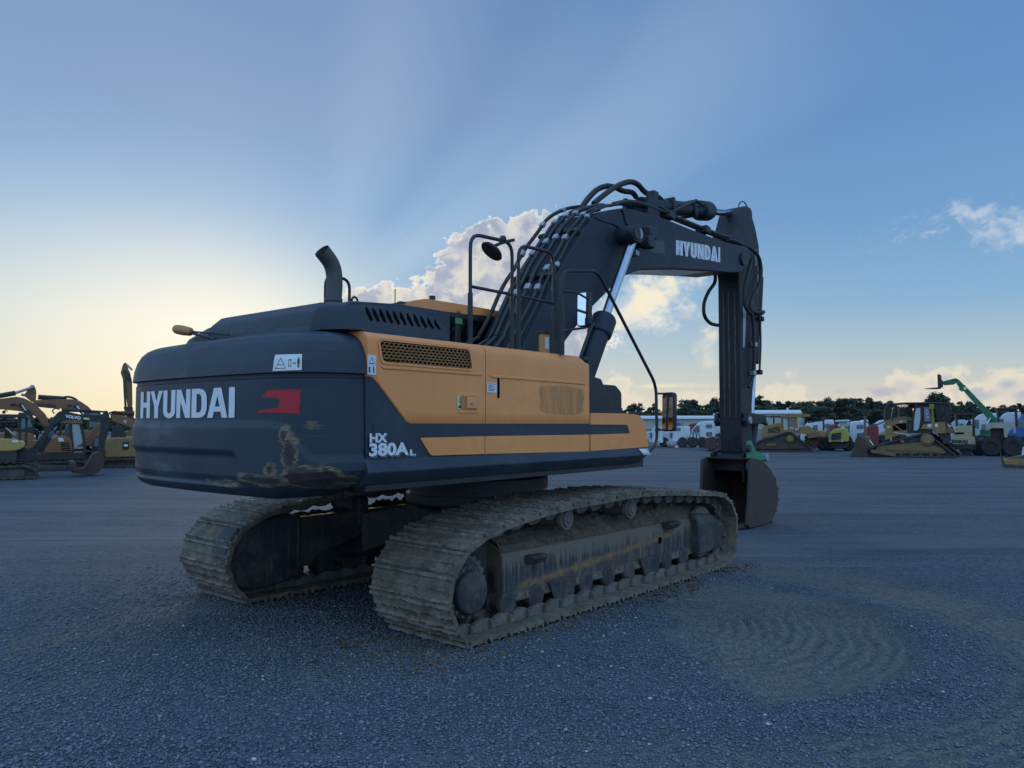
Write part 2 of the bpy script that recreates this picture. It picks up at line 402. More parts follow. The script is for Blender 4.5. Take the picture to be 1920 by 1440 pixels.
def bm_object(b, name, m, parent, fn=None):
    if fn:
        for v in b.verts: v.co = fn(v.co)
    me = bpy.data.meshes.new(name); b.to_mesh(me); b.free(); me.materials.append(m)
    o = bpy.data.objects.new(name, me); COL.objects.link(o); o.parent = parent; return o
def words(txt, name, m, parent, M, h, width=None, offset=.03, shear=0., spacing=1., align='LEFT', fn=None, cuts=0):
    """built-in lettering laid into the plane of matrix M; width squeezes it to that length"""
    me = text_mesh(txt, h, offset, shear, spacing); xs = [v.co.x for v in me.vertices]; lo, hi = min(xs), max(xs)
    k = width / (hi - lo) if width else 1.
    b = bmesh.new(); b.from_mesh(me); bpy.data.meshes.remove(me)
    for v in b.verts: v.co.x = (v.co.x - lo) * k - ((hi - lo) * k / 2 if align == 'CENTER' else 0)
    if cuts: slice_x(b, cuts)
    return bm_object(b, name, m, parent, fn or (lambda c: M @ c))

# ------------------------------------------------------------------ materials
def mat(name):
    m = bpy.data.materials.new(name); m.use_nodes = True; t = m.node_tree; p = t.nodes['Principled BSDF']
    return m, N(t), p
def paint(name, col, rough=.45, metal=0., grime=.25, gcol=(.10, .085, .065), scale=2.5, streak=0., bump=.15, coat=0., spec=.5, fade=.12, peel=None):
    """painted or bare metal: slightly uneven colour, grime in patches and runs, fine waviness"""
    m, n, p = mat(name); tc = n.node('ShaderNodeTexCoord').outputs['Object']
    a = n.noise(tc, scale, 5, .6); b = n.noise(tc, scale * 7, 4, .65)
    lo = tuple(max(0, c * (1 - fade)) for c in col); hi = tuple(min(1, c * (1 + fade)) for c in col)
    c = n.mix(n.step(a, .3, .7), lo, hi)
    g = n.mul(n.step(n.add(n.mul(a, .6), n.mul(b, .45)), .48, .68), grime)
    if streak:
        run = n.noise(n.vscale(tc, (9, 9, .55)), 2.2, 4, .6)
        g = n.mx(g, n.mul(n.step(run, .5, .72), streak))
    c = n.mix(g, c, gcol)
    if peel is not None: c = n.mix(n.mul(n.step(n.noise(tc, scale * 2.3, 6, .7), .62, .66), peel[0]), c, peel[1])
    n.put(p.inputs['Base Color'], c); n.put(p.inputs['Metallic'], metal)
    n.put(p.inputs['Roughness'], n.add(n.mul(b, .22), n.add(n.mul(g, .5), rough - .11)))
    p.inputs['Specular IOR Level'].default_value = spec
    if coat: p.inputs['Coat Weight'].default_value = coat; p.inputs['Coat Roughness'].default_value = .12
    if bump:
        k = n.node('ShaderNodeBump'); k.inputs['Strength'].default_value = bump; k.inputs['Distance'].default_value = .01
        n.put(k.inputs['Height'], n.add(n.mul(a, .6), n.mul(b, .4))); n.put(p.inputs['Normal'], k.outputs[0])
    return m
def plain(name, col, rough=.5, metal=0., spec=.5, emit=None):
    m, n, p = mat(name); tc = n.node('ShaderNodeTexCoord').outputs['Object']
    c = n.mix(n.noise(tc, 6., 4, .6), tuple(q * .86 for q in col), tuple(min(1, q * 1.12) for q in col))
    n.put(p.inputs['Base Color'], c); n.put(p.inputs['Roughness'], rough); n.put(p.inputs['Metallic'], metal); p.inputs['Specular IOR Level'].default_value = spec
    return m
def glass(name, col=(.5, .6, .62), alpha=.45, rough=.06):
    m, n, p = mat(name)
    tr = n.node('ShaderNodeBsdfTransparent'); tr.inputs[0].default_value = (*col, 1); gl = n.node('ShaderNodeBsdfGlossy'); gl.inputs['Roughness'].default_value = rough; gl.inputs[0].default_value = (.85, .9, .95, 1)
    fr = n.node('ShaderNodeFresnel'); fr.inputs[0].default_value = 1.5
    mixn = n.node('ShaderNodeMixShader'); n.put(mixn.inputs[0], n.m('ADD', fr.outputs[0], alpha * .25, clamp=True)); n.t.links.new(tr.outputs[0], mixn.inputs[1]); n.t.links.new(gl.outputs[0], mixn.inputs[2])
    n.t.links.new(mixn.outputs[0], n.t.nodes['Material Output'].inputs[0]); return m

# ------------------------------------------------------------------ the yard: one sheet of gravel to the horizon
RUT = (1.36, 7.2)                                     # where the right-hand track pivoted and scraped rings
def axis(lo, hi, st, far):
    a = list(np.arange(lo, hi + 1e-6, st)); s_ = st; x = hi; up = []
    while x < far: s_ *= 1.22; x += s_; up.append(x)
    s_ = st; x = lo; dn = []
    while x > -far: s_ *= 1.22; x -= s_; dn.append(x)
    return np.array(dn[::-1] + a + up)
_x = axis(-2.4, 5.4, .03, 3200); _y = axis(3.4, 11.2, .03, 3200)
_X, _Y = np.meshgrid(_x, _y)
_r = np.hypot(_X - RUT[0], _Y - RUT[1]); _t = np.degrees(np.arctan2(_Y - RUT[1], _X - RUT[0]))
def band(v, a, b, s_): return sst(v, a - s_, a + s_) * (1 - sst(v, b - s_, b + s_))
_half = (_X - 1.12) * .979 + (_Y - 7.5) * .204 + .25 * (fbm(_X * 1.5, _Y * 1.5 + 60, 3) - .5)
_ang = sst(_half, -.06, .12) * band(_t, -118, 78, 8); _wob = .22 * (fbm(_X * .9 + 50, _Y * .9 + 50, 4) - .5) + .07 * (fbm(_X * 4 + 5, _Y * 4 + 8, 3) - .5)
_rr = _r + _wob
_near = band(_X, -2.4, 5.4, .4) * band(_Y, 3.4, 11.2, .4)
_Z = .014 * (fbm(_X * 1.1 + 90, _Y * 1.1 + 90, 4) - .5)
_groove = .5 + .5 * np.sin(2 * math.pi * _rr / .125 + 2.2 * fbm(_X * 1.7 + 9, _Y * 1.7, 3))
_br = .55 + .9 * (fbm(_X * 3.2 + 20, _Y * 3.2 + 31, 4))
_Z = _Z + _ang * (band(_rr, .5, 2.12, .1) * (-.024 + .023 * _groove * _br * (.4 + 1.1 * sst(fbm(_X * .8 + 3, _Y * .8, 3), .35, .6))) + band(_rr, 2.18, 2.42, .08) * .035 * _br + band(_rr, 2.62, 3.55, .12) * (-.016 + .017 * _groove * _br))
_pile = band(np.abs((_X - .75) * .62 + (_Y - 5.9) * .78), -.1, .12, .1) * band(_Y - .8 * _X, 4.2, 6.6, .3)
_Z = (_Z + .012 * (fbm(_X * 14, _Y * 14, 3) - .5)) * _near
_n, _m = len(_x), len(_y)
me = bpy.data.meshes.new('ground')
_v = np.stack([_X, _Y, _Z], -1).reshape(-1, 3)
_q = (np.arange(_m - 1)[:, None] * _n + np.arange(_n - 1)[None]).ravel()
_fc = np.stack([_q, _q + 1, _q + _n + 1, _q + _n], -1)
me.vertices.add(len(_v)); me.vertices.foreach_set('co', _v.ravel().astype(np.float32))
me.loops.add(_fc.size); me.loops.foreach_set('vertex_index', _fc.ravel().astype(np.int32))
me.polygons.add(len(_fc)); me.polygons.foreach_set('loop_start', (np.arange(len(_fc)) * 4).astype(np.int32)); me.polygons.foreach_set('loop_total', np.full(len(_fc), 4, np.int32))
me.update(calc_edges=True); me.validate(); me.shade_smooth()
g = bpy.data.objects.new('ground', me); COL.objects.link(g); g['kind'] = 'structure'
m, n, p = mat('gravel'); tc = n.node('ShaderNodeTexCoord').outputs['Object']
gx, gy, gz = n.sep(tc); flat = n.xyz(gx, gy, 0.)
vx, vy = n.sub(gx, RUT[0]), n.sub(gy, RUT[1])
rr = n.add(n.m('SQRT', n.add(n.mul(vx, vx), n.mul(vy, vy))), n.add(n.mul(n.sub(n.noise(flat, 1.1, 4), .5), .38), n.mul(n.sub(n.noise(flat, 4.5, 4), .5), .09)))
th = n.mul(n.m('ARCTAN2', vy, vx), 57.29578)
def nb(v, a, b, s_): return n.mul(n.step(v, a - s_, a + s_), n.step(v, b - s_, b + s_, 1., 0.))
patch = n.noise(flat, .35, 5, .6); patch2 = n.noise(flat, 3.2, 5, .65); fine = n.noise(flat, 22., 4, .7)
grv = n.sin = n.m('SINE', n.add(n.mul(rr, 2 * math.pi / .125), n.mul(patch2, 3.)))
half_ = n.add(n.add(n.mul(n.sub(gx, 1.12), .979), n.mul(n.sub(gy, 7.5), .204)), n.mul(n.sub(patch2, .5), .3))
ang = n.mul(n.step(half_, -.08, .16), nb(n.add(th, n.mul(n.sub(patch2, .5), 40.)), -112., 74., 14.))
ang2 = nb(n.add(th, n.mul(n.sub(patch2, .5), 40.)), -118., 70., 14.)
rings = n.mx(n.mul(ang, nb(rr, .2, 2.1, .14)), n.mul(ang2, nb(rr, 2.65, 3.5, .3)))
dust = n.mul(rings, n.add(.6, n.mul(grv, .22)))
def streakband(x0, y0, x1, y1, wd):
    d = Vector((x1 - x0, y1 - y0)); L = d.length; d /= L
    u = n.add(n.mul(n.sub(gx, x0), d.x), n.mul(n.sub(gy, y0), d.y)); v = n.m('ABSOLUTE', n.sub(n.mul(n.sub(gy, y0), d.x), n.mul(n.sub(gx, x0), d.y)))
    return n.mul(nb(u, 0., L, .35), n.step(n.add(v, n.mul(n.sub(patch2, .5), .5)), wd, 0.))
dust = n.mx(dust, n.mul(streakband(-4.15, 6.3, -2.2, 9.6, .55), .62))
dust = n.mx(dust, n.mul(streakband(-1.7, 5.4, -.3, 6.6, .6), .42))
dust = n.mx(dust, n.mul(streakband(-9.5, 9.6, -5., 13.2, .14), .4))
dust = n.mx(dust, n.mul(streakband(7.5, 13., 10., 14.2, .5), .35))
far = n.noise(n.vscale(flat, (.12, .6, 1)), 1.2, 5, .6)
tyre = n.noise(n.vscale(flat, (.05, .9, 1), (3, 5, 0)), .55, 3, .5)
dust = n.m('MULTIPLY', dust, n.step(n.add(n.mul(patch2, .6), n.mul(fine, .4)), .25, .55, .45, 1.))
cellc = n.node('ShaderNodeTexVoronoi', voronoi_dimensions='2D'); n.put(cellc.inputs['Vector'], flat); cellc.inputs['Scale'].default_value = 36
cellv = n.sep(cellc.outputs['Color'])[0]; cd = cellc.outputs['Distance']
cell2 = n.node('ShaderNodeTexVoronoi', voronoi_dimensions='2D'); n.put(cell2.inputs['Vector'], flat); cell2.inputs['Scale'].default_value = 83
c2v = n.sep(cell2.outputs['Color'])[1]
stone = n.ramp(n.add(n.mul(cellv, .65), n.mul(c2v, .35)), [(0, (.030, .042, .058)), (.4, (.078, .101, .130)), (.75, (.138, .170, .205)), (.955, (.205, .235, .27)), (1, (.48, .50, .50))])
stone = n.mix(n.mul(n.step(far, .4, .66), .45), stone, (.165, .195, .228))
stone = n.mix(n.mul(n.step(patch, .45, .68), .42), stone, (.065, .085, .110))
stone = n.mix(n.mul(n.step(tyre, .5, .58), .6), stone, (.152, .165, .182))
rot_ = n.node('ShaderNodeMapping'); n.put(rot_.inputs[0], flat); rot_.inputs['Rotation'].default_value = (0, 0, R(14)); rot_.inputs['Scale'].default_value = (.045, .75, 1)
lane = n.noise(rot_.outputs[0], 1.0, 4, .62, .3); lane2 = n.noise(n.vscale(rot_.outputs[0], (3, 3, 1), (7, 2, 0)), 1.1, 4, .65)
stone = n.mix(n.mul(n.step(lane, .54, .64), .5), stone, (.052, .070, .095)); stone = n.mix(n.mul(n.step(lane2, .58, .68), .55), stone, (.20, .225, .25)); stone = n.mix(n.mul(n.step(lane2, .42, .34), .4), stone, (.06, .08, .105))
fines = n.mix(n.step(n.add(fine, n.mul(c2v, .25)), .45, .85), (.12, .112, .094), (.235, .215, .178))
colr = n.mix(dust, stone, fines)
n.put(p.inputs['Base Color'], colr); p.inputs['Roughness'].default_value = .82; p.inputs['Specular IOR Level'].default_value = .35
k = n.node('ShaderNodeBump'); k.inputs['Strength'].default_value = 1.; k.inputs['Distance'].default_value = .035
hgt = n.add(n.mul(n.m('MULTIPLY', n.sub(1., n.m('MULTIPLY', cd, 1.3, clamp=True)), n.sub(1.15, n.mul(dust, .85))), .9), n.add(n.mul(cell2.outputs['Distance'], -.35), n.mul(fine, .5)))
n.put(k.inputs['Height'], hgt); n.put(p.inputs['Normal'], k.outputs[0])
me.materials.append(m)


# loose stones lying on the gravel near the camera, one mass
rs_ = np.random.RandomState(5); NST = 62000
gx_ = rs_.uniform(-6.4, 6.4, NST * 3); gy_ = 3.7 + 8.3 * rs_.rand(NST * 3) ** 1.25
keep = np.abs(gx_) < .70 * gy_ + .2
gx_, gy_ = gx_[keep], gy_[keep]
r_ = np.hypot(gx_ - RUT[0], gy_ - RUT[1]) + .3 * (fbm(gx_ * .9 + 50, gy_ * .9 + 50, 4) - .5); t_ = np.degrees(np.arctan2(gy_ - RUT[1], gx_ - RUT[0]))
dusty_ = sst((gx_ - 1.12) * .979 + (gy_ - 7.5) * .204, -.1, .1) * band(t_, -118, 78, 8) * np.maximum(band(r_, .2, 2.15, .1), .8 * band(r_, 2.7, 3.5, .15))
clump = .55 + .9 * fbm(gx_ * 1.3, gy_ * 1.3 + 7, 4)
keep = rs_.rand(len(gx_)) < (1 - .93 * dusty_) * clump * (1 - sst(gy_ + 1.2 * (fbm(gx_ * .7, gy_ * .7, 3) - .5), 5.2, 11.2)) ** 1.2 * .9
gx_, gy_ = gx_[keep][:NST], gy_[keep][:NST]; K = len(gx_)
ix = np.clip(np.searchsorted(_x, gx_) - 1, 0, _n - 2); iy = np.clip(np.searchsorted(_y, gy_) - 1, 0, _m - 2)
gz_ = _Z[iy, ix]
sz_ = np.clip(rs_.lognormal(-4.62, .30, K), .005, .024)
oct_ = np.array([[1, 0, 0], [0, 1, 0], [-1, 0, 0], [0, -1, 0], [0, 0, 1], [0, 0, -1], [.6, .6, .55], [-.6, .55, .6]], np.float32)[:6]
ang_ = rs_.uniform(0, 6.28, K); ca, sa = np.cos(ang_), np.sin(ang_)
vv = oct_[None] * (1 + .45 * (rs_.rand(K, 6, 1) - .5)) + .22 * (rs_.rand(K, 6, 3) - .5); vv[..., 2] *= .5
vx2 = vv[..., 0] * ca[:, None] - vv[..., 1] * sa[:, None]; vy2 = vv[..., 0] * sa[:, None] + vv[..., 1] * ca[:, None]
P3 = np.stack([vx2 * sz_[:, None] + gx_[:, None], vy2 * sz_[:, None] + gy_[:, None], vv[..., 2] * sz_[:, None] + (gz_ + sz_ * .25)[:, None]], -1).astype(np.float32)
tri_ = np.array([[0, 1, 4], [1, 2, 4], [2, 3, 4], [3, 0, 4], [1, 0, 5], [2, 1, 5], [3, 2, 5], [0, 3, 5]])
fc_ = (tri_[None] + 6 * np.arange(K)[:, None, None]).reshape(-1)
me = bpy.data.meshes.new('gravel_stones'); me.vertices.add(K * 6); me.vertices.foreach_set('co', P3.ravel()); me.loops.add(len(fc_)); me.loops.foreach_set('vertex_index', fc_.astype(np.int32))
nf = len(fc_) // 3; me.polygons.add(nf); me.polygons.foreach_set('loop_start', (np.arange(nf) * 3).astype(np.int32)); me.polygons.foreach_set('loop_total', np.full(nf, 3, np.int32)); me.update(calc_edges=True)
o = bpy.data.objects.new('gravel_stones', me); COL.objects.link(o); o['kind'] = 'stuff'
m, n, p = mat('loose_stone'); gi = n.node('ShaderNodeNewGeometry').outputs['Random Per Island']
n.put(p.inputs['Base Color'], n.ramp(gi, [(0, (.068, .087, .112)), (.35, (.096, .121, .154)), (.75, (.128, .158, .195)), (.97, (.17, .20, .232)), (.993, (.23, .24, .25)), (1, (.50, .50, .49))])); p.inputs['Roughness'].default_value = .75
me.materials.append(m)
# ------------------------------------------------------------------ materials of the big excavator
SLATE = paint('slate_paint', (.020, .034, .050), .46, grime=.32, gcol=(.09, .095, .095), scale=1.6, streak=.16, bump=.2, spec=.38)
SLATE_CLEAN = paint('slate_plastic', (.023, .036, .052), .42, grime=.25, gcol=(.085, .09, .09), scale=1.9, bump=.15, spec=.38)
ORANGE = paint('orange_paint', (.84, .305, .082), .42, grime=.22, gcol=(.33, .21, .11), scale=1.1, streak=.12, bump=.12, fade=.07, coat=.15)
BLACK = paint('black_steel', (.016, .018, .022), .5, grime=.3, gcol=(.07, .065, .06), scale=3)
BOOMP = paint('boom_paint', (.010, .020, .031), .45, grime=.3, gcol=(.05, .058, .066), scale=1.5, streak=.24, bump=.25, spec=.32)
ARMP = paint('arm_paint', (.011, .017, .025), .5, grime=.36, gcol=(.075, .052, .034), scale=2.2, streak=.2, bump=.3, spec=.32)
RUBBER = paint('hose_rubber', (.014, .014, .014), .55, grime=.5, gcol=(.06, .042, .028), scale=5)
CHROME = paint('chrome_rod', (.36, .42, .50), .16, metal=1., grime=.1, bump=0)
STEELZ = paint('zinc_clamp', (.36, .38, .41), .42, metal=.6, grime=.25, scale=8)
MUDSTEEL = paint('muddy_steel', (.12, .11, .10), .75, grime=.8, gcol=(.21, .185, .145), scale=5, bump=.8)
DARKMUD = paint('dark_muddy_steel', (.03, .032, .036), .65, grime=.6, gcol=(.15, .13, .105), scale=3.5, streak=.5, bump=.5)
BUCKETM = paint('bucket_steel', (.042, .031, .027), .6, grime=.6, gcol=(.10, .055, .035), scale=2.5, bump=.5)
WHITE = plain('white_vinyl', (.68, .71, .75), .4)
STICK = plain('sticker_white', (.62, .66, .68), .35)
INK = plain('sticker_ink', (.02, .025, .03), .5)
DARKHOLE = plain('dark_gap', (.005, .005, .006), .9, spec=.03)
MIRROR = plain('mirror_glass', (.9, .92, .95), .03, 1.)
GLASS = glass('cab_glass', (.16, .19, .2))
RED = paint('red_overspray', (.40, .012, .02), .55, grime=.15, gcol=(.2, .02, .02), scale=6)
GREEN = paint('green_paint', (.025, .25, .13), .55, grime=.7, gcol=(.09, .07, .05), scale=5)

def mud_mat():
    m, n, p = mat('dry_mud'); tc = n.node('ShaderNodeTexCoord').outputs['Object']
    a = n.noise(tc, 4, 6, .65); b = n.noise(tc, 28, 5, .7)
    n.put(p.inputs['Base Color'], n.mix(n.step(n.add(n.mul(a, .5), n.mul(b, .5)), .35, .65), (.065, .054, .042), (.175, .15, .113)))
    p.inputs['Roughness'].default_value = .9; p.inputs['Specular IOR Level'].default_value = .2
    k = n.node('ShaderNodeBump'); k.inputs['Strength'].default_value = 1; k.inputs['Distance'].default_value = .025; n.put(k.inputs['Height'], n.add(b, n.mul(a, .5))); n.put(p.inputs['Normal'], k.outputs[0])
    return m
MUD = mud_mat()
def shoe_mat():
    m, n, p = mat('track_shoe_mud'); tc = n.node('ShaderNodeTexCoord').outputs['Object']; oi = n.node('ShaderNodeObjectInfo').outputs['Random']
    off = n.node('ShaderNodeVectorMath', operation='ADD'); n.put(off.inputs[0], tc); n.put(off.inputs[1], n.xyz(n.mul(oi, 37.), n.mul(oi, 11.), 0.))
    v = off.outputs[0]; a = n.noise(v, 6, 6, .65); b = n.noise(v, 40, 4, .7); z = n.sep(tc)[2]
    mud = n.mix(n.step(n.add(n.mul(a, .55), n.mul(b, .45)), .36, .66), (.095, .082, .064), (.26, .225, .17))
    wear = n.mul(n.step(z, .028, .045), n.step(n.add(a, n.mul(b, .3)), .5, .75))
    c = n.mix(n.mul(wear, .6), mud, (.26, .25, .24)); c = n.mix(n.mul(n.step(b, .56, .7), .35), c, (.05, .045, .04))
    n.put(p.inputs['Base Color'], n.mix(n.mul(oi, .22), c, (.09, .082, .07))); n.put(p.inputs['Roughness'], n.sub(.92, n.mul(wear, .35))); p.inputs['Specular IOR Level'].default_value = .25
    k = n.node('ShaderNodeBump'); k.inputs['Strength'].default_value = .9; k.inputs['Distance'].default_value = .018; n.put(k.inputs['Height'], n.add(a, n.mul(b, .6))); n.put(p.inputs['Normal'], k.outputs[0])
    return m
SHOE = shoe_mat()
# counterweight: slate paint scraped down to ochre primer and brown steel low on the right
def cw_mat():
    m, n, p = mat('scraped_slate_paint'); tc = n.node('ShaderNodeTexCoord').outputs['Object']; gx, gy, gz = n.sep(tc)
    a = n.noise(tc, 1.6, 5, .6); b = n.noise(n.vscale(tc, (3, 3, 18)), 2.2, 5, .7); c3 = n.noise(tc, 9, 5, .7)
    base = n.mix(n.step(a, .3, .7), (.018, .031, .046), (.027, .042, .060))
    dusty = n.mul(n.step(n.noise(n.vscale(tc, (1, 1, 3)), 1.4, 6, .65), .5, .72), n.step(gy, -.6, .6))
    base = n.mix(n.mul(dusty, .5), base, (.15, .17, .19)); p.inputs['Specular IOR Level'].default_value = .36
    scr = n.mul(n.step(n.noise(n.vscale(tc, (1.5, 1.5, 30)), 1.8, 4, .6), .63, .7), .35); base = n.mix(scr, base, (.075, .085, .095))
    f = None
    for (y, z, ry, rz, w_) in CW_SCRAPES:
        u = n.mul(n.sub(gy, y), 1 / ry); v = n.mul(n.sub(gz, z), 1 / rz)
        d = n.mul(n.sub(1., n.m('SQRT', n.add(n.mul(u, u), n.mul(v, v)))), w_)
        f = d if f is None else n.mx(f, d)
    f = n.add(f, n.add(n.mul(n.sub(b, .5), .7), n.mul(n.sub(n.noise(n.vscale(tc, (5, 5, 70)), 1.6, 5, .7), .5), .65)))
    och = n.step(f, .02, .13); brn = n.step(f, .16, .30)
    col = n.mix(och, base, n.mix(n.step(c3, .38, .6), (.21, .165, .09), (.10, .082, .055))); col = n.mix(brn, col, n.mix(n.step(b, .4, .6), (.030, .024, .026), (.052, .040, .040)))
    n.put(p.inputs['Base Color'], col); n.put(p.inputs['Roughness'], n.add(.36, n.add(n.mul(och, .2), n.mul(c3, .2))))
    k = n.node('ShaderNodeBump'); k.inputs['Strength'].default_value = .25; k.inputs['Distance'].default_value = .01; n.put(k.inputs['Height'], n.add(n.mul(a, .7), n.mul(och, -.3))); n.put(p.inputs['Normal'], k.outputs[0])
    return m

# ------------------------------------------------------------------ the big excavator: upper half
EX = thing('excavator', 'large slate and orange tracked excavator with black boom, standing closest on the gravel', 'excavator', UP.o, UP.rz)
def S(y, *pts):                                           # outline seen on the side plane at y, as (x, z)
    return [tuple(UP.y(px, py, y)[i] for i in (0, 2)) for px, py in pts]
def S3(y, *pts): return [UP.y(px, py, y) for px, py in pts]
# --- counterweight
_half = spline([V(-3.06, -1.495, 0), V(-3.15, -1.495, 0), V(-3.32, -1.475, 0), V(-3.475, -1.395, 0), V(-3.605, -1.25, 0), V(-3.69, -1.03, 0), V(-3.735, -.62, 0), V(-3.755, 0, 0)], 9)[9:]
_full = _half + [V(v.x, -v.y, 0) for v in _half[-2::-1]]
_seg = [0]
for a_, b_ in zip(_full, _full[1:]): _seg.append(_seg[-1] + (b_ - a_).length)
OUT = [(np.interp(t, _seg, [v.x for v in _full]), np.interp(t, _seg, [v.y for v in _full])) for t in np.linspace(0, _seg[-1], 210)]
OX = np.array([q[0] for q in OUT]); OY = np.array([q[1] for q in OUT])
_tx, _ty = np.gradient(OX), np.gradient(OY); _l = np.hypot(_tx, _ty); NX, NY = -_ty / _l, _tx / _l     # outward
for arr in (NX, NY): arr[:] = np.convolve(np.pad(arr, 4, 'edge'), np.ones(9) / 9, 'valid')
_PZ = [(1.262, .9), (1.268, .25), (1.285, .13), (1.31, .075), (1.36, .03), (1.44, .0), (2.165, 0), (2.172, .03), (2.2, .03), (2.207, -.008), (2.3, .004), (2.38, .028), (2.44, .062), (2.485, .11), (2.515, .17), (2.533, .25), (2.54, .40), (2.545, 1.0)]
def cw_d(y, z):
    d = np.interp(z, [q[0] for q in _PZ], [q[1] for q in _PZ])
    zb = np.interp(y, [-1.42, -1.36, -1.17, -1.08], [1.57, 1.575, 1.81, 1.83])
    if z < 2.17: d += .022 * (1 - sst(np.array(zb + .03 - z), 0, .05)) 
    e = max(abs(y - 1.15) - 1.86 + .08, 0), max(abs(z - 1.49) - .125 + .08, 0)
    rr_ = math.hypot(*e) - .08
    if z < 1.8: d += .03 * float(1 - sst(np.array(rr_), -.025, .02))
    return float(d)
def cw_lift(y, z): return .105 * float(sst(np.array(-y), .85, 1.5)) * float(1 - sst(np.array(z), 1.27, 1.62)) + .03 * float(sst(np.array(y), .9, 1.5)) * float(1 - sst(np.array(z), 1.27, 1.6))
def CWP(y, z, off=0.):
    x = np.interp(y, OY, OX); nx = np.interp(y, OY, NX); ny = np.interp(y, OY, NY); d = cw_d(y, z) - off
    return V(x - nx * d, y - ny * d, z + cw_lift(y, z))
def CWpx(px, py):
    r = ray(px, py); c = EYEV - UP.o; c = V(c.dot(UP.f), c.dot(UP.l), c.z); r = V(r.dot(UP.f), r.dot(UP.l), r.z)
    t = (OX - c.x) / r.x; e = c.y + r.y * t - OY; ok = np.where((e[:-1] * e[1:] <= 0) & (NX[:-1] * r.x + NY[:-1] * r.y < 0))[0]
    i = ok[0] if len(ok) else int(np.argmin(np.abs(e))); k = e[i] / (e[i] - e[i + 1] + 1e-9) if len(ok) else 0
    tt = t[i] * (1 - k) + t[min(i + 1, len(t) - 1)] * k
    return c.y + r.y * tt, c.z + r.z * tt
CW_SCRAPES = []
for (px, py, rx, ry, w_) in [(566, 896, 58, 22, 1.05), (500, 903, 60, 9, .5), (542, 852, 15, 40, .62), (531, 815, 8, 20, .42), (612, 893, 26, 24, .5), (470, 897, 36, 9, .46), (412, 906, 40, 5, .34), (249, 878, 7, 16, .34), (580, 797, 20, 5, .22), (505, 880, 14, 14, .45)]:
    y_, z_ = CWpx(px, py); y2, z2 = CWpx(px + rx, py); _, z3 = CWpx(px, py - ry); CW_SCRAPES.append((y_, z_, abs(y2 - y_) + .01, abs(z3 - z_) + .01, w_))
CWM = cw_mat()
zs = sorted(set([q[0] for q in _PZ]) | set(np.linspace(1.31, 2.16, 56).round(4)) | set(np.linspace(2.21, 2.54, 18).round(4)))
mb = MB(); rs = []
for z in zs:
    row = []
    for x, y, nx, ny in zip(OX, OY, NX, NY):
        d = cw_d(y, z); e_ = min(d, .9); row.append(V(x - nx * e_, y - ny * e_, z) if e_ < .3 else V(x + (-x - 3.05) * min(1, e_ * 1.1), y * (1 - .12 * e_), z))
    for v in row: v.z += cw_lift(v.y, z)
    rs.append(row)
mb.rings(rs, cap=False, closed=False)
cwt = mb.build('counterweight', CWM, EX, sharp=48, weld=.0005)
mb = MB(); mb.prism([(x + .06, y * .95) for x, y in OUT], 1.39, 2.40, 'z'); mb.build('counterweight_core', BLACK, cwt)
def on_cw(polys, name, m, off=.003, cuts=0):
    b = bmesh.new()
    for p in polys: b.faces.new([b.verts.new((q[0], q[1], 0)) for q in p])
    b.normal_update(); bmesh.ops.triangulate(b, faces=b.faces, ngon_method='EAR_CLIP')
    if cuts: slice_x(b, cuts); slice_y(b, 7)
    return bm_object(b, name, m, cwt, lambda c: CWP(c.x, c.y, off))
yl, zt = CWpx(260, 735.5); _, zb_ = CWpx(261, 785); yr, zt2 = CWpx(436.5, 725); _, zb2 = CWpx(436.5, 782)
ps, wd = letter_polys('HYUNDAI'); _lh = ((zt + zt2) - (zb_ + zb2)) / 2; _z0 = (zb_ + zb2) / 2
on_cw([[(yl + (yr - yl) * x / wd, _z0 + _lh * q) for x, q in p] for p in ps], 'white_lettering', WHITE, .0035, 26)
rp = [(499, 731), (530, 730.5), (563, 730.5), (560.5, 740), (562, 752), (559, 765), (561, 776), (520, 774), (497, 773.5), (475, 774.5), (484, 768.5), (505, 766.5), (516, 764), (520, 757), (523, 749), (513, 745.5), (492, 746), (487, 743)]
on_cw([[CWpx(*q) for q in rp]], 'red_paint_patch', RED, .0025, 14)
sk = on_cw([[CWpx(*q) for q in ((514, 665), (565.5, 663.5), (566.5, 694), (513, 696))]], 'warning_sticker', STICK, .003, 6)
def ring(px_pts, inner):
    c = (sum(q[0] for q in px_pts) / len(px_pts), sum(q[1] for q in px_pts) / len(px_pts)); o_ = list(px_pts); i_ = [(c[0] + (q[0] - c[0]) * inner, c[1] + (q[1] - c[1]) * inner) for q in px_pts]
    return [[CWpx(*o_[k]), CWpx(*o_[(k + 1) % len(o_)]), CWpx(*i_[(k + 1) % len(o_)]), CWpx(*i_[k])] for k in range(len(o_))]
ink = ring([(516.5, 692), (526.5, 670), (537, 691)], .86) + ring([(541, 674), (546, 673.5), (546.5, 687), (541.5, 687.5)], .72)
ink += [[CWpx(*q) for q in ((549, 681), (551.5, 679), (551.5, 683))], [CWpx(*q) for q in ((556, 681), (553.5, 679), (553.5, 683))], [CWpx(*q) for q in ((551, 680.6), (554, 680.6), (554, 681.5), (551, 681.5))]]
ink += [[CWpx(*q) for q in r_] for r_ in (((558, 673), (562, 673), (562.5, 681), (557.5, 681)), ((558.4, 681), (559.8, 681), (559.8, 689), (558.4, 689)), ((560.4, 681), (561.8, 681), (561.8, 689), (560.4, 689)), ((559, 669.6), (561, 669.6), (561.4, 672), (558.6, 672)), ((521, 683), (532, 684), (532, 685), (521, 684.3)))]
on_cw(ink, 'pictogram', INK, .0045, 8)
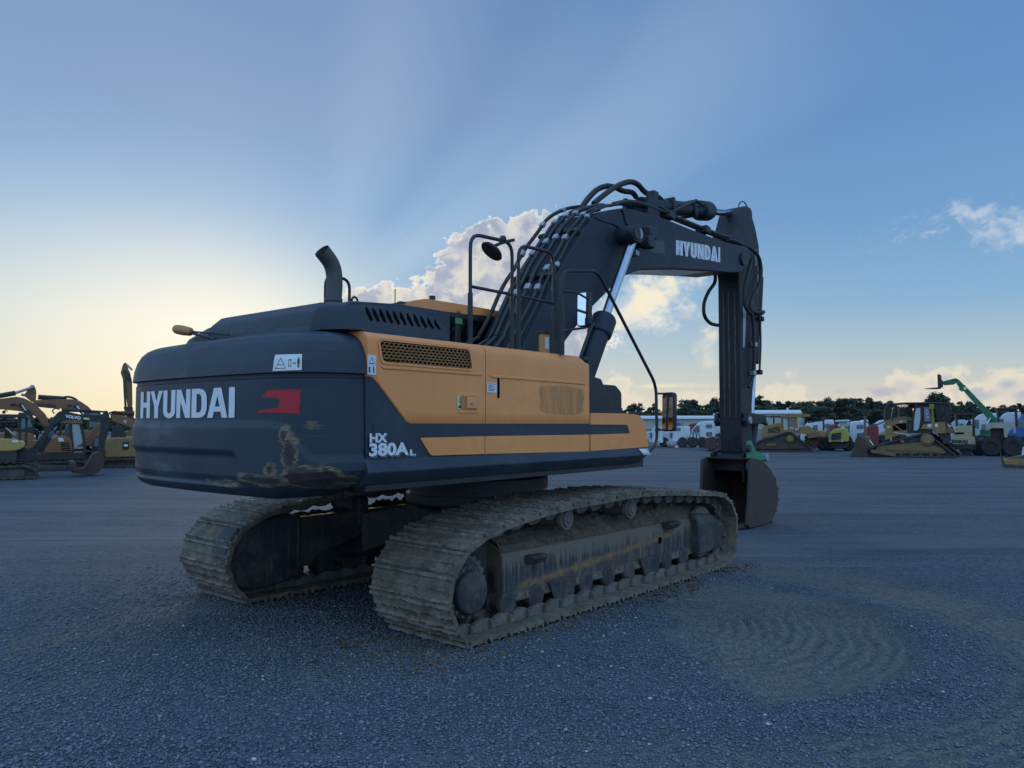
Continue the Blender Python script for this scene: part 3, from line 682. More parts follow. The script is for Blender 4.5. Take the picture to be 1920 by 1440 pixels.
# --- side body: core, panels
WS = -1.5
mb = MB(); mb.prism(rounded([(-1.47, 1.5), (-1.47, 2.49), (-1.40, 2.525), (-.5, 2.525), (-.5, 1.5)], [.01, .05, .05, .0, .0]), -3.12, -.30, 'x')
mb.bx(-3.1, 1.0, -1.44, 1.44, 1.33, 1.56); mb.bx(-3.05, -1.2, -.5, 1.44, 1.5, 2.5); mb.bx(-.32, .8, -1.44, -.55, 1.5, 1.9)
upper = mb.build('body_core', BLACK, EX)
def side_panel(name, pts, m, rad=.02, y=WS, th=.06, bevel=.012, parent=EX, px=True):
    o2 = S(y, *pts) if px else pts
    mb = MB(); mb.prism([tuple(v) for v in rounded([V(a, b) for a, b in o2], rad)], y + th, y); return mb.build(name, m, parent, bevel=bevel, seg=3)
# the slate skin behind the orange panels
side_panel('slate_side_panel', [(685, 706), (697, 707), (909, 795), (1105, 795), (1182, 795), (1185, 815), (808, 860), (686, 862)], SLATE, .005, WS + .012)
def rounded_top_panel(name, pts_side, x0, x1, front_cut=0):
    pass
# rear orange engine door: flat side that rolls over at the top edge
def rolled(name, low_pts, x0, x1, ztop=2.53, m=ORANGE, parent=EX, r=.09, inset=0.):
    """side skin whose lower edge is the given (x, z) polyline from x0 to x1 and whose top rolls inwards over the roof"""
    mb = MB(); xs = np.unique(np.concatenate([np.linspace(x0, x1, 40), [p[0] for p in low_pts]])); lx = [p[0] for p in low_pts]; lz = [p[1] for p in low_pts]
    rs = []
    for x in xs:
        zl = np.interp(x, lx, lz); e = inset * sst(np.array(x), x1 - .12, x1)
        col = [V(x, WS + .06, zl), V(x, WS + .008, zl + .001), V(x, WS, zl + .014)]
        for q in np.linspace(0, 1, 8)[1:]: col.append(V(x, WS, zl + .014 + (ztop - r - zl - .014) * q))
        for k in range(1, 7):
            a = k / 6 * math.pi / 2; col.append(V(x, WS + r - r * math.cos(a), ztop - r + r * math.sin(a) - e * k / 6))
        col.append(V(x, WS + .32, ztop + .012 - e))
        rs.append(col)
    mb.rings(rs, cap=False, closed=False)
    for e_ in (rs[0], rs[-1]): mb._f([mb.b.verts.new(v) for v in e_] + [mb.b.verts.new(V(e_[0].x, WS + .32, 2.3)), mb.b.verts.new(V(e_[0].x, WS + .06, 2.2))])
    return mb.build(name, m, parent, sharp=40, weld=.0004)
lp = S(WS, (687.5, 705.5), (698, 707), (707, 716), (757, 783), (763, 791), (772, 794.5), (909.5, 795))
lp[0] = (-3.145, lp[0][1]); door1 = rolled('engine_door', lp, -3.145, lp[-1][0])
x2 = S(WS, (911, 795), (1105, 776)); door2 = rolled('pump_door', [(x2[0][0], x2[0][1]), S(WS, (1105, 795))[0]], x2[0][0], x2[1][0] - .01, inset=.10)
# rounded front end of the pump door
mb = MB(); _xe = x2[1][0]; _rs = []
for k in range(8):
    a = k / 7 * math.pi / 2; rr2 = .12
    _x = _xe - .012 + rr2 * math.sin(a) * .55; _in = rr2 * (1 - math.cos(a))
    col = [V(_x, WS + _in, 1.93), V(_x, WS + _in, 2.32), V(_x - .015, WS + _in + .02, 2.40), V(_x - .04, WS + .06 + _in, 2.45), V(_x - .06, WS + .14 + _in, 2.46), V(_x - .08, WS + .32, 2.46)]
    _rs.append(col)
mb.rings(_rs, cap=False, closed=False); mb.quad(*[V(_rs[-1][0].x, y, z) for y, z in ((WS + .12, 1.9), (-.6, 1.9), (-.6, 2.44), (WS + .12, 2.42))]); mb.build('door_front_trim', ORANGE, door2, sharp=50, weld=.001)
# lower orange stripe in three lengths, and the tool box at the front
side_panel('orange_stripe', [(788, 821), (909, 818), (909, 851.5), (808, 854.5)], ORANGE, [.03, .003, .003, .03], WS - .004)
side_panel('orange_stripe', [(910.5, 818), (1105, 815), (1105, 846.5), (910.5, 851.5)], ORANGE, .004, WS - .004)
tb = [(1107, 776), (1190, 776.5), (1201, 780), (1210, 797), (1216, 838), (1107, 845.5), (1107, 815), (1181, 812.5), (1175.5, 796.5), (1107, 796)]
mb = MB(); o2 = rounded([V(a, b) for a, b in S(WS, *tb)], [.004, .06, .06, .06, .02, .004, .004, .01, .02, .004], 5)
mb.prism([tuple(v) for v in o2], WS + .05, WS - .004); tool = mb.build('tool_box', ORANGE, EX, bevel=.012, seg=3)
mb = MB(); _t = S(WS, (1107, 776), (1199, 778)); mb.prism([tuple(v) for v in rounded([V(_t[0][0], 1.9), V(_t[1][0] - .03, 1.9), V(_t[1][0] + .06, 1.80), V(_t[1][0] + .17, 1.6), V(_t[0][0], 1.6)], [.0, .08, .1, .0, 0])], WS + .04, -.75); mb.build('tool_box_body', ORANGE, tool, bevel=.01)
mb = MB(); mb.bx(.02, .75, -1.38, -.85, 1.93, 1.945); mb.build('step_plate', ORANGE, tool, bevel=.004)
# dark stripe strip under the doors
side_panel('slate_stripe', [(700, 795.5), (1182, 796), (1186, 816), (789, 820), (806, 858), (700, 860)], SLATE_CLEAN, .003, WS + .006)
# skirt with a crease, closed front
def skirt():
    mb = MB(); x0, x1 = -3.15, S(WS, (1216, 856))[0][0]
    prof = [(-1.40, 1.60), (-1.492, 1.575), (-1.535, 1.475), (-1.525, 1.455), (-1.46, 1.38), (-1.40, 1.365), (-1.2, 1.36), (-1.2, 1.60)]
    rs = []
    for x, k in ((x0, 1), (x0 + .1, 1), (-2.9, 1), (x1 - .32, 1), (x1 - .14, .95), (x1 - .05, .82), (x1, .55)):
        cz = 1.53; rs.append([V(x if zz < 1.5 else min(x1 + .02, x + (.0 if k == 1 else .06)), y + (1 - k) * .12, cz + (zz - cz) * (k if zz < cz else 1)) for y, zz in prof])
    mb.rings(rs); return mb.build('side_skirt', SLATE_CLEAN, EX, bevel=.012, sharp=30)
skirt()
mb = MB(); mb.bx(-3.0, .95, -1.2, 1.42, 1.30, 1.36); mb.prism([(.9, 1.33), (1.45, 1.40), (1.45, 1.52), (.9, 1.62)], -.6, .6); mb.build('revolving_frame', BLACK, EX, bevel=.01)
# crease lines pressed in the doors
for a, b, par in (((712, 688), (905, 702), door1), ((918, 705), (1098, 719), door2)):
    p0, p1 = S(WS, a, b); mb = MB(); mb.prism([(p0[0], p0[1] + .012), (p0[0] + .03, p0[1] - .014), (p1[0] - .02, p1[1] - .014), (p1[0], p1[1] + .012)], WS + .005, WS - .009); mb.build('pressed_crease', ORANGE, par, bevel=.008, seg=3)
# grille
gp = [V(a, b) for a, b in S(WS, (711, 638), (879, 656), (884.5, 692), (717, 678))]
mb = MB(); mb.prism([tuple(v) for v in rounded(gp, .03)], WS - .002, WS - .004); gr = mb.build('vent_opening', DARKHOLE, door1)
def grille():
    mb = MB(); u = (gp[1] - gp[0]) / 30; cw, chh = u.length, .052; R0 = .5
    hexo = [(-.5, 0), (-.28, .5), (.28, .5), (.5, 0), (.28, -.5), (-.28, -.5)]
    H_ = gp[0].y - gp[3].y
    def inside(p):
        s_ = 1e9
        for i in range(4):
            a, b = gp[i], gp[(i + 1) % 4]; e = b - a; nn = V(e.y, -e.x); nn.normalize(); s_ = min(s_, (p - a).dot(nn))
        return s_
    pitchx, pitchz = .047, .030
    for j in range(-2, 18):
        for i in range(-2, 60):
            x = gp[0].x + (i + (j % 2) * .5) * pitchx; z = gp[3].y - .03 + j * pitchz * .78 + (x - gp[0].x) * 0.0
            c = V(x, z)
            if inside(c) < .005: continue
            o_ = [c + V(a * pitchx * 1.26, b * pitchz * 1.16) for a, b in hexo]; i_ = [c + V(a * pitchx * .98, b * pitchz * .80) for a, b in hexo]
            cl = lambda p: p if inside(p) > 0 else p + (c - p) * .45
            o_ = [cl(p) for p in o_]; i_ = [cl(p) for p in i_]
            for k in range(6):
                a, b, d, e = o_[k], o_[(k + 1) % 6], i_[(k + 1) % 6], i_[k]
                mb.quad(*[V(q.x, WS - .0065, q.y) for q in (a, b, d, e)])
    return mb.build('hexagon_grille', ORANGE_D, door1, solid=.004)
ORANGE_D = paint('orange_mesh', (.42, .19, .06), .5, grime=.3, gcol=(.2, .12, .06), scale=3)
grille()
_o = rounded([gp[0] + V(-.02, .018), gp[1] + V(.02, .018), gp[2] + V(.02, -.018), gp[3] + V(-.02, -.018)], .045)
mb = MB(); _i = rounded(gp, .035); mb.rings([[V(q.x, WS - .001, q.y) for q in _o], [V(q.x, WS - .009, q.y) for q in _o], [V(q.x, WS - .009, q.y) for q in _i], [V(q.x, WS - .001, q.y) for q in _i]], cap=False); mb.build('grille_frame', ORANGE, door1, sharp=60)
# recessed latch, stickers, slot, painted-over patch
lc = S(WS, (880.5, 756))[0]
mb = MB(); mb.bx(lc[0] - .135, lc[0] + .115, WS - .006, WS + .01, lc[1] - .09, lc[1] + .09); lt = mb.build('door_latch', ORANGE, door1, bevel=.012)
mb = MB(); mb.bx(lc[0] - .1, lc[0] + .085, WS - .008, WS - .004, lc[1] - .06, lc[1] + .062); mb.build('latch_recess', ORANGE_D, lt, bevel=.002)
mb = MB(); mb.bx(lc[0] - .045, lc[0] + .075, WS - .02, WS - .006, lc[1] - .048, lc[1] + .052); mb.build('latch_paddle', ORANGE, lt, bevel=.01)
mb = MB(); mb.cyl((lc[0] + .01, WS - .028, lc[1]), (lc[0] + .01, WS - .015, lc[1]), .018, 16); mb.build('lock', STEELZ, lt, bevel=.003)
def sticker(x0y0, x1y1, name, parent, m=STICK, marks=()):
    (xa, za), (xb, zb3) = S(WS, x0y0, x1y1); mb = MB(); mb.bx(xa, xb, WS - .006, WS - .003, zb3, za); o = mb.build(name, m, parent)
    if marks:
        mb = MB()
        for pl in marks: mb._f([mb.b.verts.new(V(xa + (xb - xa) * u, WS - .0075, zb3 + (za - zb3) * v)) for u, v in pl])
        mb.build('printing', INK, o)
    return o
tri = lambda cx, cy, w_, h_: [[(cx - w_, cy), (cx, cy + h_), (cx, cy + h_ * .84), (cx - w_ * .8, cy + .05)], [(cx + w_, cy), (cx, cy + h_), (cx, cy + h_ * .84), (cx + w_ * .8, cy + .05)], [(cx - w_, cy), (cx + w_, cy), (cx + w_ * .8, cy + .04), (cx - w_ * .8, cy + .04)]]
man = lambda cx, cy, h_: [[(cx - .07, cy + h_ * .45), (cx + .07, cy + h_ * .45), (cx + .06, cy + h_ * .8), (cx - .06, cy + h_ * .8)], [(cx - .06, cy), (cx - .01, cy), (cx - .01, cy + h_ * .45), (cx - .06, cy + h_ * .45)], [(cx + .01, cy), (cx + .06, cy), (cx + .06, cy + h_ * .45), (cx + .01, cy + h_ * .45)], [(cx - .04, cy + h_ * .84), (cx + .04, cy + h_ * .84), (cx + .04, cy + h_), (cx - .04, cy + h_)]]
sticker((688.5, 665), (704, 703), 'warning_sticker', door1, STICK, tri(.5, .55, .38, .35) + man(.72, .08, .38) + [[(.12, .1), (.3, .1), (.3, .4), (.12, .4)]])
YEL = plain('sticker_yellow', (.55, .6, .28), .4)
sticker((856, 742), (866, 767.5), 'caution_sticker', door1, YEL, tri(.5, .55, .36, .34) + [[(.1, .1), (.9, .1), (.5, .34)]])
lines = [[(.1, y), (.1 + w_, y), (.1 + w_, y + .05), (.1, y + .05)] for y, w_ in ((.84, .8), (.66, .5), (.54, .7), (.42, .3), (.3, .75), (.18, .6))]
sticker((912.5, 717), (930.5, 736.5), 'notice_sticker', door2, STICK, lines)
_sp = S(WS, (1196, 844), (1213, 855.5)); mb = MB(); mb._f([mb.b.verts.new(V(*q)) for q in ((_sp[0][0], -1.512, 1.545), (_sp[1][0] - .02, -1.512, 1.545), (_sp[1][0] + .02, -1.541, 1.475), (_sp[0][0] + .06, -1.541, 1.475))]); mb.build('notice_sticker', STICK, EX, solid=.003)
_s = S(WS, (934, 705), (935, 746)); mb = MB(); mb.bx(_s[0][0] - .012, _s[0][0] + .018, WS - .004, WS - .001, _s[1][1], _s[0][1]); mb.build('slot', DARKHOLE, door2, bevel=.0015)
pm, n, p = mat('smeared_overpaint'); tc = n.node('ShaderNodeTexCoord').outputs['Object']; v_ = n.noise(n.vscale(tc, (6, 6, .8)), 2., 5, .65)
n.put(p.inputs['Base Color'], n.mix(n.step(v_, .35, .68), (.44, .20, .07), (.70, .27, .08))); p.inputs['Roughness'].default_value = .6
pp = S(WS, (1011, 728), (1015, 724), (1040, 724.5), (1052, 723), (1078, 727), (1092, 730), (1095, 745), (1092, 760), (1094, 772), (1078, 778), (1050, 776), (1024, 774), (1013, 768), (1014, 750))
mb = MB(); mb._f([mb.b.verts.new(V(a, WS - .003, b)) for a, b in pp]); mb.build('overpainted_patch', pm, door2)
# model lettering
sh = plain('lettering_shadow', (.11, .13, .15), .5)
def side_text(txt, p0, p1, h, name, m, off=.004, width=None, **k):
    (xa, za), (xb, zb3) = S(WS, p0, p1); M = Matrix.Translation(V(xa, WS - off, za)) @ Matrix.Rotation(R(90), 4, 'X')
    return words(txt, name, m, EX, M, h, abs(xb - xa) if width is None else width, **k)
(_ax, _az), (_bx, _bz), (_cx, _cz) = S(WS, (692, 829), (726, 829), (693, 812)); _hh = _cz - _az
for (t, a, b, y0, y1) in (('HX', 692.5, 726, 829, 812.5), ('380A', 691.5, 766, 854.5, 831), ('L', 768, 779, 853.5, 843)):
    (xa, za), (xb, zb3), (_, zt3) = S(WS, (a, y0), (b, y0 - 1), (a, y1)); h_ = (zt3 - za)
    for off, mm, dx, dz, o_ in ((.0035, sh, .012, -.012, .07), (.0055, WHITE, 0, 0, .055)):
        M = Matrix.Translation(V(xa + dx, WS + .006 - off - .004, za + dz)) @ Matrix.Rotation(R(90), 4, 'X')
        words(t, 'model_lettering', mm, EX, M, h_, xb - xa, offset=o_)
# --- engine hood on top, exhaust
def hood():
    mb = MB(); y0, y1 = -1.16, .35
    def sec(x, zt, r=.07, yr=y0, yl_=y1, zb=2.5):
        return [V(x, yr, zb), V(x, yr, zt - r), V(x, yr + r * .25, zt - r * .4), V(x, yr + r * .7, zt - r * .08), V(x, yr + r * 1.4, zt), V(x, yl_ - r, zt), V(x, yl_, zt - r), V(x, yl_, zb)]
    mb.rings([sec(-3.40, 2.60, .04), sec(-3.385, 2.68, .05), sec(-3.30, 2.755, .06), sec(-3.24, 2.772), sec(-2.87, 2.812), sec(-2.45, 2.848), sec(-2.2, 2.825), sec(-2.05, 2.785), sec(-1.95, 2.72, .06), sec(-1.935, 2.64, .05)])
    return mb.build('engine_hood', SLATE_CLEAN, EX, sharp=28, bevel=.015)
hd = hood()
lv = MB()
for i in range(11):
    px = 687 + i * 12.8; tp = UP.y(px, 575.5 + i * 1.9 + (max(0, i - 7)) * 1.2, -1.16); bt = UP.y(px + 6.5, 602 + i * 1.7, -1.16); w_ = .036
    lv.use(DARKHOLE)._f([lv.b.verts.new(V(*q)) for q in ((tp.x - w_ * .3, -1.163, tp.z), (tp.x + w_ * .2, -1.163, tp.z - .005), (tp.x + w_, -1.163, tp.z - .04), (bt.x + w_ * .9, -1.163, bt.z + .012), (bt.x + .01, -1.163, bt.z), (bt.x, -1.163, bt.z + .012), (tp.x - w_ * .05, -1.163, tp.z - .05))])
lv.build('louvre_slots', None, hd)
def rear_hood():
    mb = MB()                                             # long low cover right across the rear
    prof = [(-3.42, 2.5), (-3.40, 2.60), (-3.28, 2.69), (-3.0, 2.815), (-2.5, 2.85), (-1.9, 2.85), (-1.9, 2.5)]
    rs = []
    for y, k in ((-1.14, .97), (-.72, .98), (-.7, .95), (-.1, .96), (.30, 1.0), (.34, .97), (.55, 1.0), (.70, .88), (.84, .6), (.93, .2)):
        rs.append([V(x + (1 - k) * .16, y, 2.5 + (z - 2.5) * k) for x, z in prof])
    mb.rings(rs); return mb.build('rear_cover', SLATE_CLEAN, EX, bevel=.03, sharp=25, seg=3)
rc = rear_hood()
mb = MB(); q = UP.x(490, 610, -3.42); mb.lathe([(-.03, .0), (-.03, .062), (0, .062), (0, .035), (-.02, .03)], (-3.36, q.y, q.z - .02), 'x', 20); mb.build('cover_ring', BLACK, rc)
ey = -.72; e0 = UP.y(625, 566, ey); e1 = UP.y(627, 535, ey); e2 = UP.y(626, 512, ey); e3 = UP.y(618, 492, ey); e4 = UP.y(606, 478, ey)
path = spline([V(e0.x, ey, e0.z - .12), e0, e1, V(e2.x, ey, e2.z), V(e3.x + .01, ey, e3.z), V(e4.x - .015, ey, e4.z + .035)], 8)
mb = MB(); EXH = paint('exhaust_steel', (.06, .066, .068), .55, grime=.5, gcol=(.10, .085, .07), scale=6, streak=.3)
mb.tube(path, .068, 24, cap=False); mb.tube(path[4:], .062, 24, cap=False)
ex = mb.build('exhaust_pipe', EXH, EX, sharp=50)
mb = MB(); mb.tube([V(e0.x, ey, e0.z + .0), V(e0.x, ey, e0.z + .03)], .076, 24); mb.build('exhaust_collar', EXH, ex, bevel=.004)
mb = MB(); a = UP.y(610, 566, -.55); b = UP.y(655, 568, -.55); mb.tube(rpath([V(a.x, -.55, a.z - .05), V(a.x, -.55, a.z + .23), V(b.x, -.55, a.z + .23), V(b.x, -.55, a.z - .05)], .09), .014, 8); mb.build('hood_handle', BLACK, EX)
mb = MB(); q = UP.y(665, 562, -.6); mb.tube([V(q.x - .04, -.6, q.z - .04)] + [V(q.x - .035 * math.cos(t), -.6, q.z - .02 + .045 * math.sin(t)) for t in np.linspace(0, math.pi, 7)] + [V(q.x + .04, -.6, q.z - .04)], .01, 8); mb.build('lifting_eye', BLACK, EX)
# beacon lamp on the rear edge
q0, q1, q2 = UP.x(397, 626, -3.5), UP.x(358, 622, -3.5), UP.x(328, 617, -3.5)
mb = MB(); mb.tube([q0 - V(0, .06, .05), q1 + V(0, 0, -.01)], .013, 8); mb.tube([q0 + V(.04, -.2, -.02), q1 + V(0, -.02, 0)], .008, 6); bk = mb.build('lamp_bracket', BLACK, EX)
mb = MB(); _d = q2 - q1; mb.rings([[q1 + _d * t + V(math.cos(a) * r_ * 1.1, 0, math.sin(a) * r_) for a in np.linspace(0, 2 * math.pi, 13)[:-1]] for t, r_ in ((0, .02), (.08, .038), (.5, .044), (.85, .042), (1, .025))]); mb.build('rear_work_lamp', paint('lamp_orange', (.42, .2, .06), .45, grime=.3, scale=8), bk, sharp=40)
# --- handrails and mirrors on the right-hand deck
def rail(name, pts, r=.017, sleeve=()):
    mb = MB(); mb.tube(rpath(pts, .13), r, 10)
    for a, b, c in sleeve: mb.tube([a, b], c, 10)
    return mb.build(name, BLACK, EX)
yA = -1.36; A_ = S3(yA, (882, 655), (882, 438), (960, 455), (960, 665))
A_[0].x = A_[1].x; A_[3].x = A_[2].x; A_[0].z = A_[3].z = 2.48
c0, c1 = UP.y(882, 537, yA), UP.y(959, 552, yA); c0.x = A_[0].x; c1.x = A_[3].x
ra = rail('handrail', A_, .017, [(c0, c1, .015), (A_[0], V(A_[0].x, yA, c0.z - .06), .024), (A_[3], V(A_[3].x, yA, 2.95), .022)])
B_ = S3(yA, (972, 660), (972, 459), (1038, 474), (1038, 670)); B_[0].x = B_[1].x; B_[3].x = B_[2].x; B_[0].z = B_[3].z = 2.48
c0, c1 = UP.y(972, 554, yA), UP.y(1038, 569, yA); c0.x = B_[0].x; c1.x = B_[3].x
rail('handrail', B_, .017, [(c0, c1, .015), (B_[0], V(B_[0].x, yA, c0.z - .03), .023), (B_[3], V(B_[3].x, yA, 2.95), .023), (V(B_[3].x + .04, yA, 2.5), V(B_[3].x + .04, yA, 3.3), .014)])
yC = -1.49; C_ = S3(yC, (1054, 668), (1053, 508), (1120, 508), (1230, 722), (1232, 830), (1216, 850)); C_[0].z = 2.515; C_[0].x = C_[1].x
rc3 = rail('front_handrail', C_, .018, [(C_[0], V(C_[0].x, yC, 2.95), .027)])
# mirror up by the boom
def mirror(name, y, c, w_, h_, face, bracket, parent=EX):
    mb = MB(); mb.tube(rpath(bracket, .06), .012, 8); br = mb.build(name, BLACK, parent)
    M = Matrix.Translation(c) @ Vector(face).normalized().to_track_quat('Z', 'Y').to_matrix().to_4x4()
    o_ = [tuple(v) for v in rounded([V(-w_ / 2, -h_ / 2), V(w_ / 2, -h_ / 2), V(w_ / 2, h_ / 2), V(-w_ / 2, h_ / 2)], w_ * .28)]
    mb = MB(); mb.prism(o_, -.06, 0, 'z'); mb.tf(M); mb.build('mirror_housing', BLACK, br, bevel=.012)
    mb = MB(); mb.prism([(a * .86, b * .92) for a, b in o_], .001, .004, 'z'); mb.tf(M); mb.build('mirror_glass', MIRROR, br)
    return br
yM = -1.49; m1 = UP.y(1089, 580, yM - .05)
mirror('mirror', yM, m1 + V(0, -.03, 0), .15, .36, (-.95, -.06, .02), S3(yM, (1056, 546), (1103, 550), (1103, 614), (1056, 620)))
m2 = UP.y(1252, 772, -1.6)
mirror('mirror', -1.6, m2, .19, .46, (-.95, .25, .02), [V(*UP.y(1231, 738, yC)), UP.y(1265, 738, -1.62), UP.y(1265, 806, -1.62), V(*UP.y(1231, 806, yC))])
mb = MB(); mm_ = UP.y(922, 471, yA); kn = UP.y(943, 450, yA); mb.tube([kn + V(.16, 0, .03), kn + V(-.02, 0, -.03), mm_ + V(.0, -.02, .04)], .016, 8); mb.ball(kn + V(0, 0, .01), .035, 10)
rb = mb.build('round_mirror', BLACK, EX)
mb = MB(); mb.lathe([(-.02, .02), (-.018, .1), (0, .115), (.012, .11)], (0, 0, 0), 'z', 24); mb.tf(Matrix.Translation(mm_) @ Matrix.Rotation(R(38), 4, 'Y') @ Matrix.Rotation(R(14), 4, 'X') @ Matrix.Rotation(R(180), 4, 'X')); mb.build('mirror_housing', BLACK, rb)
# orange filter cup with a label, on the deck
q = UP.y(1020, 655, -1.2); q2 = UP.y(1020, 627, -1.2); q.z = max(q.z, 2.5)
mb2 = MB(); mb2.cyl(V(q.x, -1.2, q.z - .05), V(q.x, -1.2, q2.z), .055, 24); cup = mb2.build('filter_bowl', paint('cup_orange', (.5, .22, .07), .4, grime=.2, scale=8), EX, bevel=.006)
mb2 = MB(); mb2.cyl(V(q.x, -1.2, q2.z), V(q.x, -1.2, q2.z + .035), .062, 24); mb2.build('filter_cap', BLACK, cup, bevel=.006)
mb2 = MB(); mb2.rings([[V(q.x + .057 * math.cos(a), -1.2 + .057 * math.sin(a), z) for a in np.linspace(-2.3, -1.3, 8)] for z in (q.z, q2.z - .03)], cap=False, closed=False); mb2.build('filter_label', STICK, cup)
# deck between the doors and the boom
mb = MB(); mb.bx(-1.9, -.3, -1.3, -.55, 2.3, 2.505); mb.bx(-1.6, -.5, -1.1, -.6, 2.5, 2.56); mb.prism([(-.3, 1.5), (.55, 1.5), (.55, 1.95), (.25, 2.32), (-.3, 2.4)], -1.36, -.62); mb.build('deck', BLACK, EX, bevel=.012)
q = UP.y(1128, 755, -1.0); mb = MB(); mb.prism([tuple(v) for v in rounded([V(q.x - .35, 1.9), V(q.x + .13, 1.9), V(q.x + .13, q.z + .12), V(q.x - .0, q.z + .2), V(q.x - .35, q.z + .2)], .03)], -1.2, -.7); mb.build('urea_tank', BLACK, EX, bevel=.015)
mb = MB(); mb.tube([V(-.02, -1.3, 2.52), V(.04, -1.3, 2.52)], .03, 10); mb.build('latch_pin', BLACK, EX)
# --- cab
def cab():
    y0, y1 = .44, 1.46
    body = rounded([V(-1.05, 1.6), V(.55, 1.6), V(.86, 2.1), V(.80, 3.1), V(.66, 3.2), V(-.98, 3.2), V(-1.05, 3.1)], [.02, .1, .05, .1, .05, .08, .05])
    c_ = None
    mb = MB(); mb.prism([tuple(v) for v in rounded([V(-1.05, 1.55), V(.55, 1.55), V(.86, 2.1), V(.85, 2.32), V(-1.05, 2.32)], .05)], y0, y1); c_ = mb.build('cab', SLATE_CLEAN, EX, bevel=.02)
    mb = MB()                                             # pillars and sills
    for x in (-1.02, -.12, .72):
        for y in (y0 + .03, y1 - .03): mb.bx(x - .045, x + .045, y - .03, y + .03, 2.3, 3.2)
    for y in (y0 + .03, y1 - .03): mb.bx(-1.0, .7, y - .028, y + .028, 3.1, 3.2)
    for x in (-1.03, .74): mb.bx(x - .03, x + .03, y0 + .06, y1 - .06, 3.1, 3.19)
    mb.build('cab_pillars', BLACK, c_, bevel=.01)
    mb = MB()
    for y in (y0 + .025, y1 - .025): mb.bx(-.98, .68, y - .004, y + .004, 2.33, 3.1)
    for x in (-1.03, .75): mb.bx(x - .004, x + .004, y0 + .06, y1 - .06, 2.33, 3.1)
    mb.build('cab_window', GLASS, c_)
    mb = MB(); mb.prism([tuple(v) for v in rounded([V(-.35, 2.2), V(.0, 2.2), V(-.15, 2.45), V(-.32, 3.0), V(-.44, 3.0)], .05)], .72, 1.2); mb.build('seat', BLACK, c_, bevel=.05)
    rt = S(y0, (747, 572), (768, 566), (783, 562), (800, 560), (878, 572.5), (941, 584), (938, 594), (872, 589), (793, 578), (765, 576))
    mb = MB(); rt = [(x, z) for x, z in rt]; mb.prism([tuple(v) for v in rounded([V(*p_) for p_ in rt], .03)], y0, y1); rf = mb.build('cab_roof', ORANGE, c_, bevel=.04, seg=3)
    mb = MB(); a = UP.y(743, 552, .7); mb.cyl(V(-1.0, .6, 3.15), V(-1.0, .6, 3.36), .006, 8); mb.build('antenna', BLACK, c_)
    mb = MB(); mb.box((-.95, 1.1, 3.2), (.1, .3, .04)); mb.build('roof_vent', BLACK, c_, bevel=.01)
    mb = MB(); a = UP.y(816, 559, .5); mb.box((a.x, .55, a.z + .01), (.06, .06, .05)); mb.build('roof_sensor', BLACK, c_, bevel=.01)
    mb = MB(); q = UP.y(860, 602, y0); mb.box((q.x, y0 - .0, q.z), (.12, .012, .07)); mb.build('window_sticker', plain('green_sticker', (.10, .25, .10), .5), c_)
cab()
# ------------------------------------------------------------------ boom, arm, cylinders, bucket
YB = .36
near = S(-YB, (1060, 639), (1083, 609), (1107, 579), (1135, 551), (1161, 523), (1182, 512), (1204, 505), (1266, 504), (1338, 508), (1376, 511.5), (1391, 509), (1402, 497), (1408, 482), (1406, 470), (1396, 462), (1360, 454), (1325, 441), (1291, 428), (1252, 412), (1213, 400), (1190, 393), (1167, 390), (1145, 393), (1122, 402), (1111, 411), (1096, 429), (1079, 457), (1062, 484), (1042, 519), (1015, 580), (985, 640))
near = near + [(-.28, 2.1), (-.22, 1.7), (.05, 1.6), (.4, 1.75), (.75, 2.35)]
LOWB = plain('lit_boom_underside', (.42, .40, .37), .45)
mb = MB(); mb.prism(near, -YB, YB)
boom = mb.build('boom', BOOMP, EX, bevel=.012, sharp=50)
# weld flange along both lower edges, bright lighting on the underside painted as pale colour
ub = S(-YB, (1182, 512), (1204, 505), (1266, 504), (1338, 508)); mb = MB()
mb.rings([[V(x, -YB + .05, z - .006), V(x, YB - .03, z - .006)] for x, z in ub], cap=False, closed=False); mb.build('lit_underside_tone', paint('lit_underside_tone', (.80, .76, .70), .35, grime=.3, gcol=(.08, .08, .08), scale=2.6, bump=0), boom)
_hl = [V(1267.5, 451, 0), V(1350, 491.5, 0)]
a = UP.y(1267, 477.5, -YB); b = UP.y(1350, 492, -YB); ta = UP.y(1267, 450, -YB); tb_ = UP.y(1350, 464, -YB)
bb = flat_polys([[(x / wd, q) for x, q in p] for p in ps], 1.)
bm_object(bb, 'white_lettering', WHITE, boom, lambda c: V(a.x + (b.x - a.x) * c.x + (ta.x - a.x) * c.y, -YB - .004, (a.z + (b.z - a.z) * c.x) * (1 - c.y) + (ta.z + (tb_.z - ta.z) * c.x) * c.y))
pt = S(-YB, (1219, 448), (1245, 452), (1247, 476), (1220, 473)); mb = MB(); mb._f([mb.b.verts.new(V(x, -YB - .003, z)) for x, z in pt]); mb.build('ghost_sticker', paint('old_sticker_mark', (.045, .055, .068), .5, scale=5), boom)
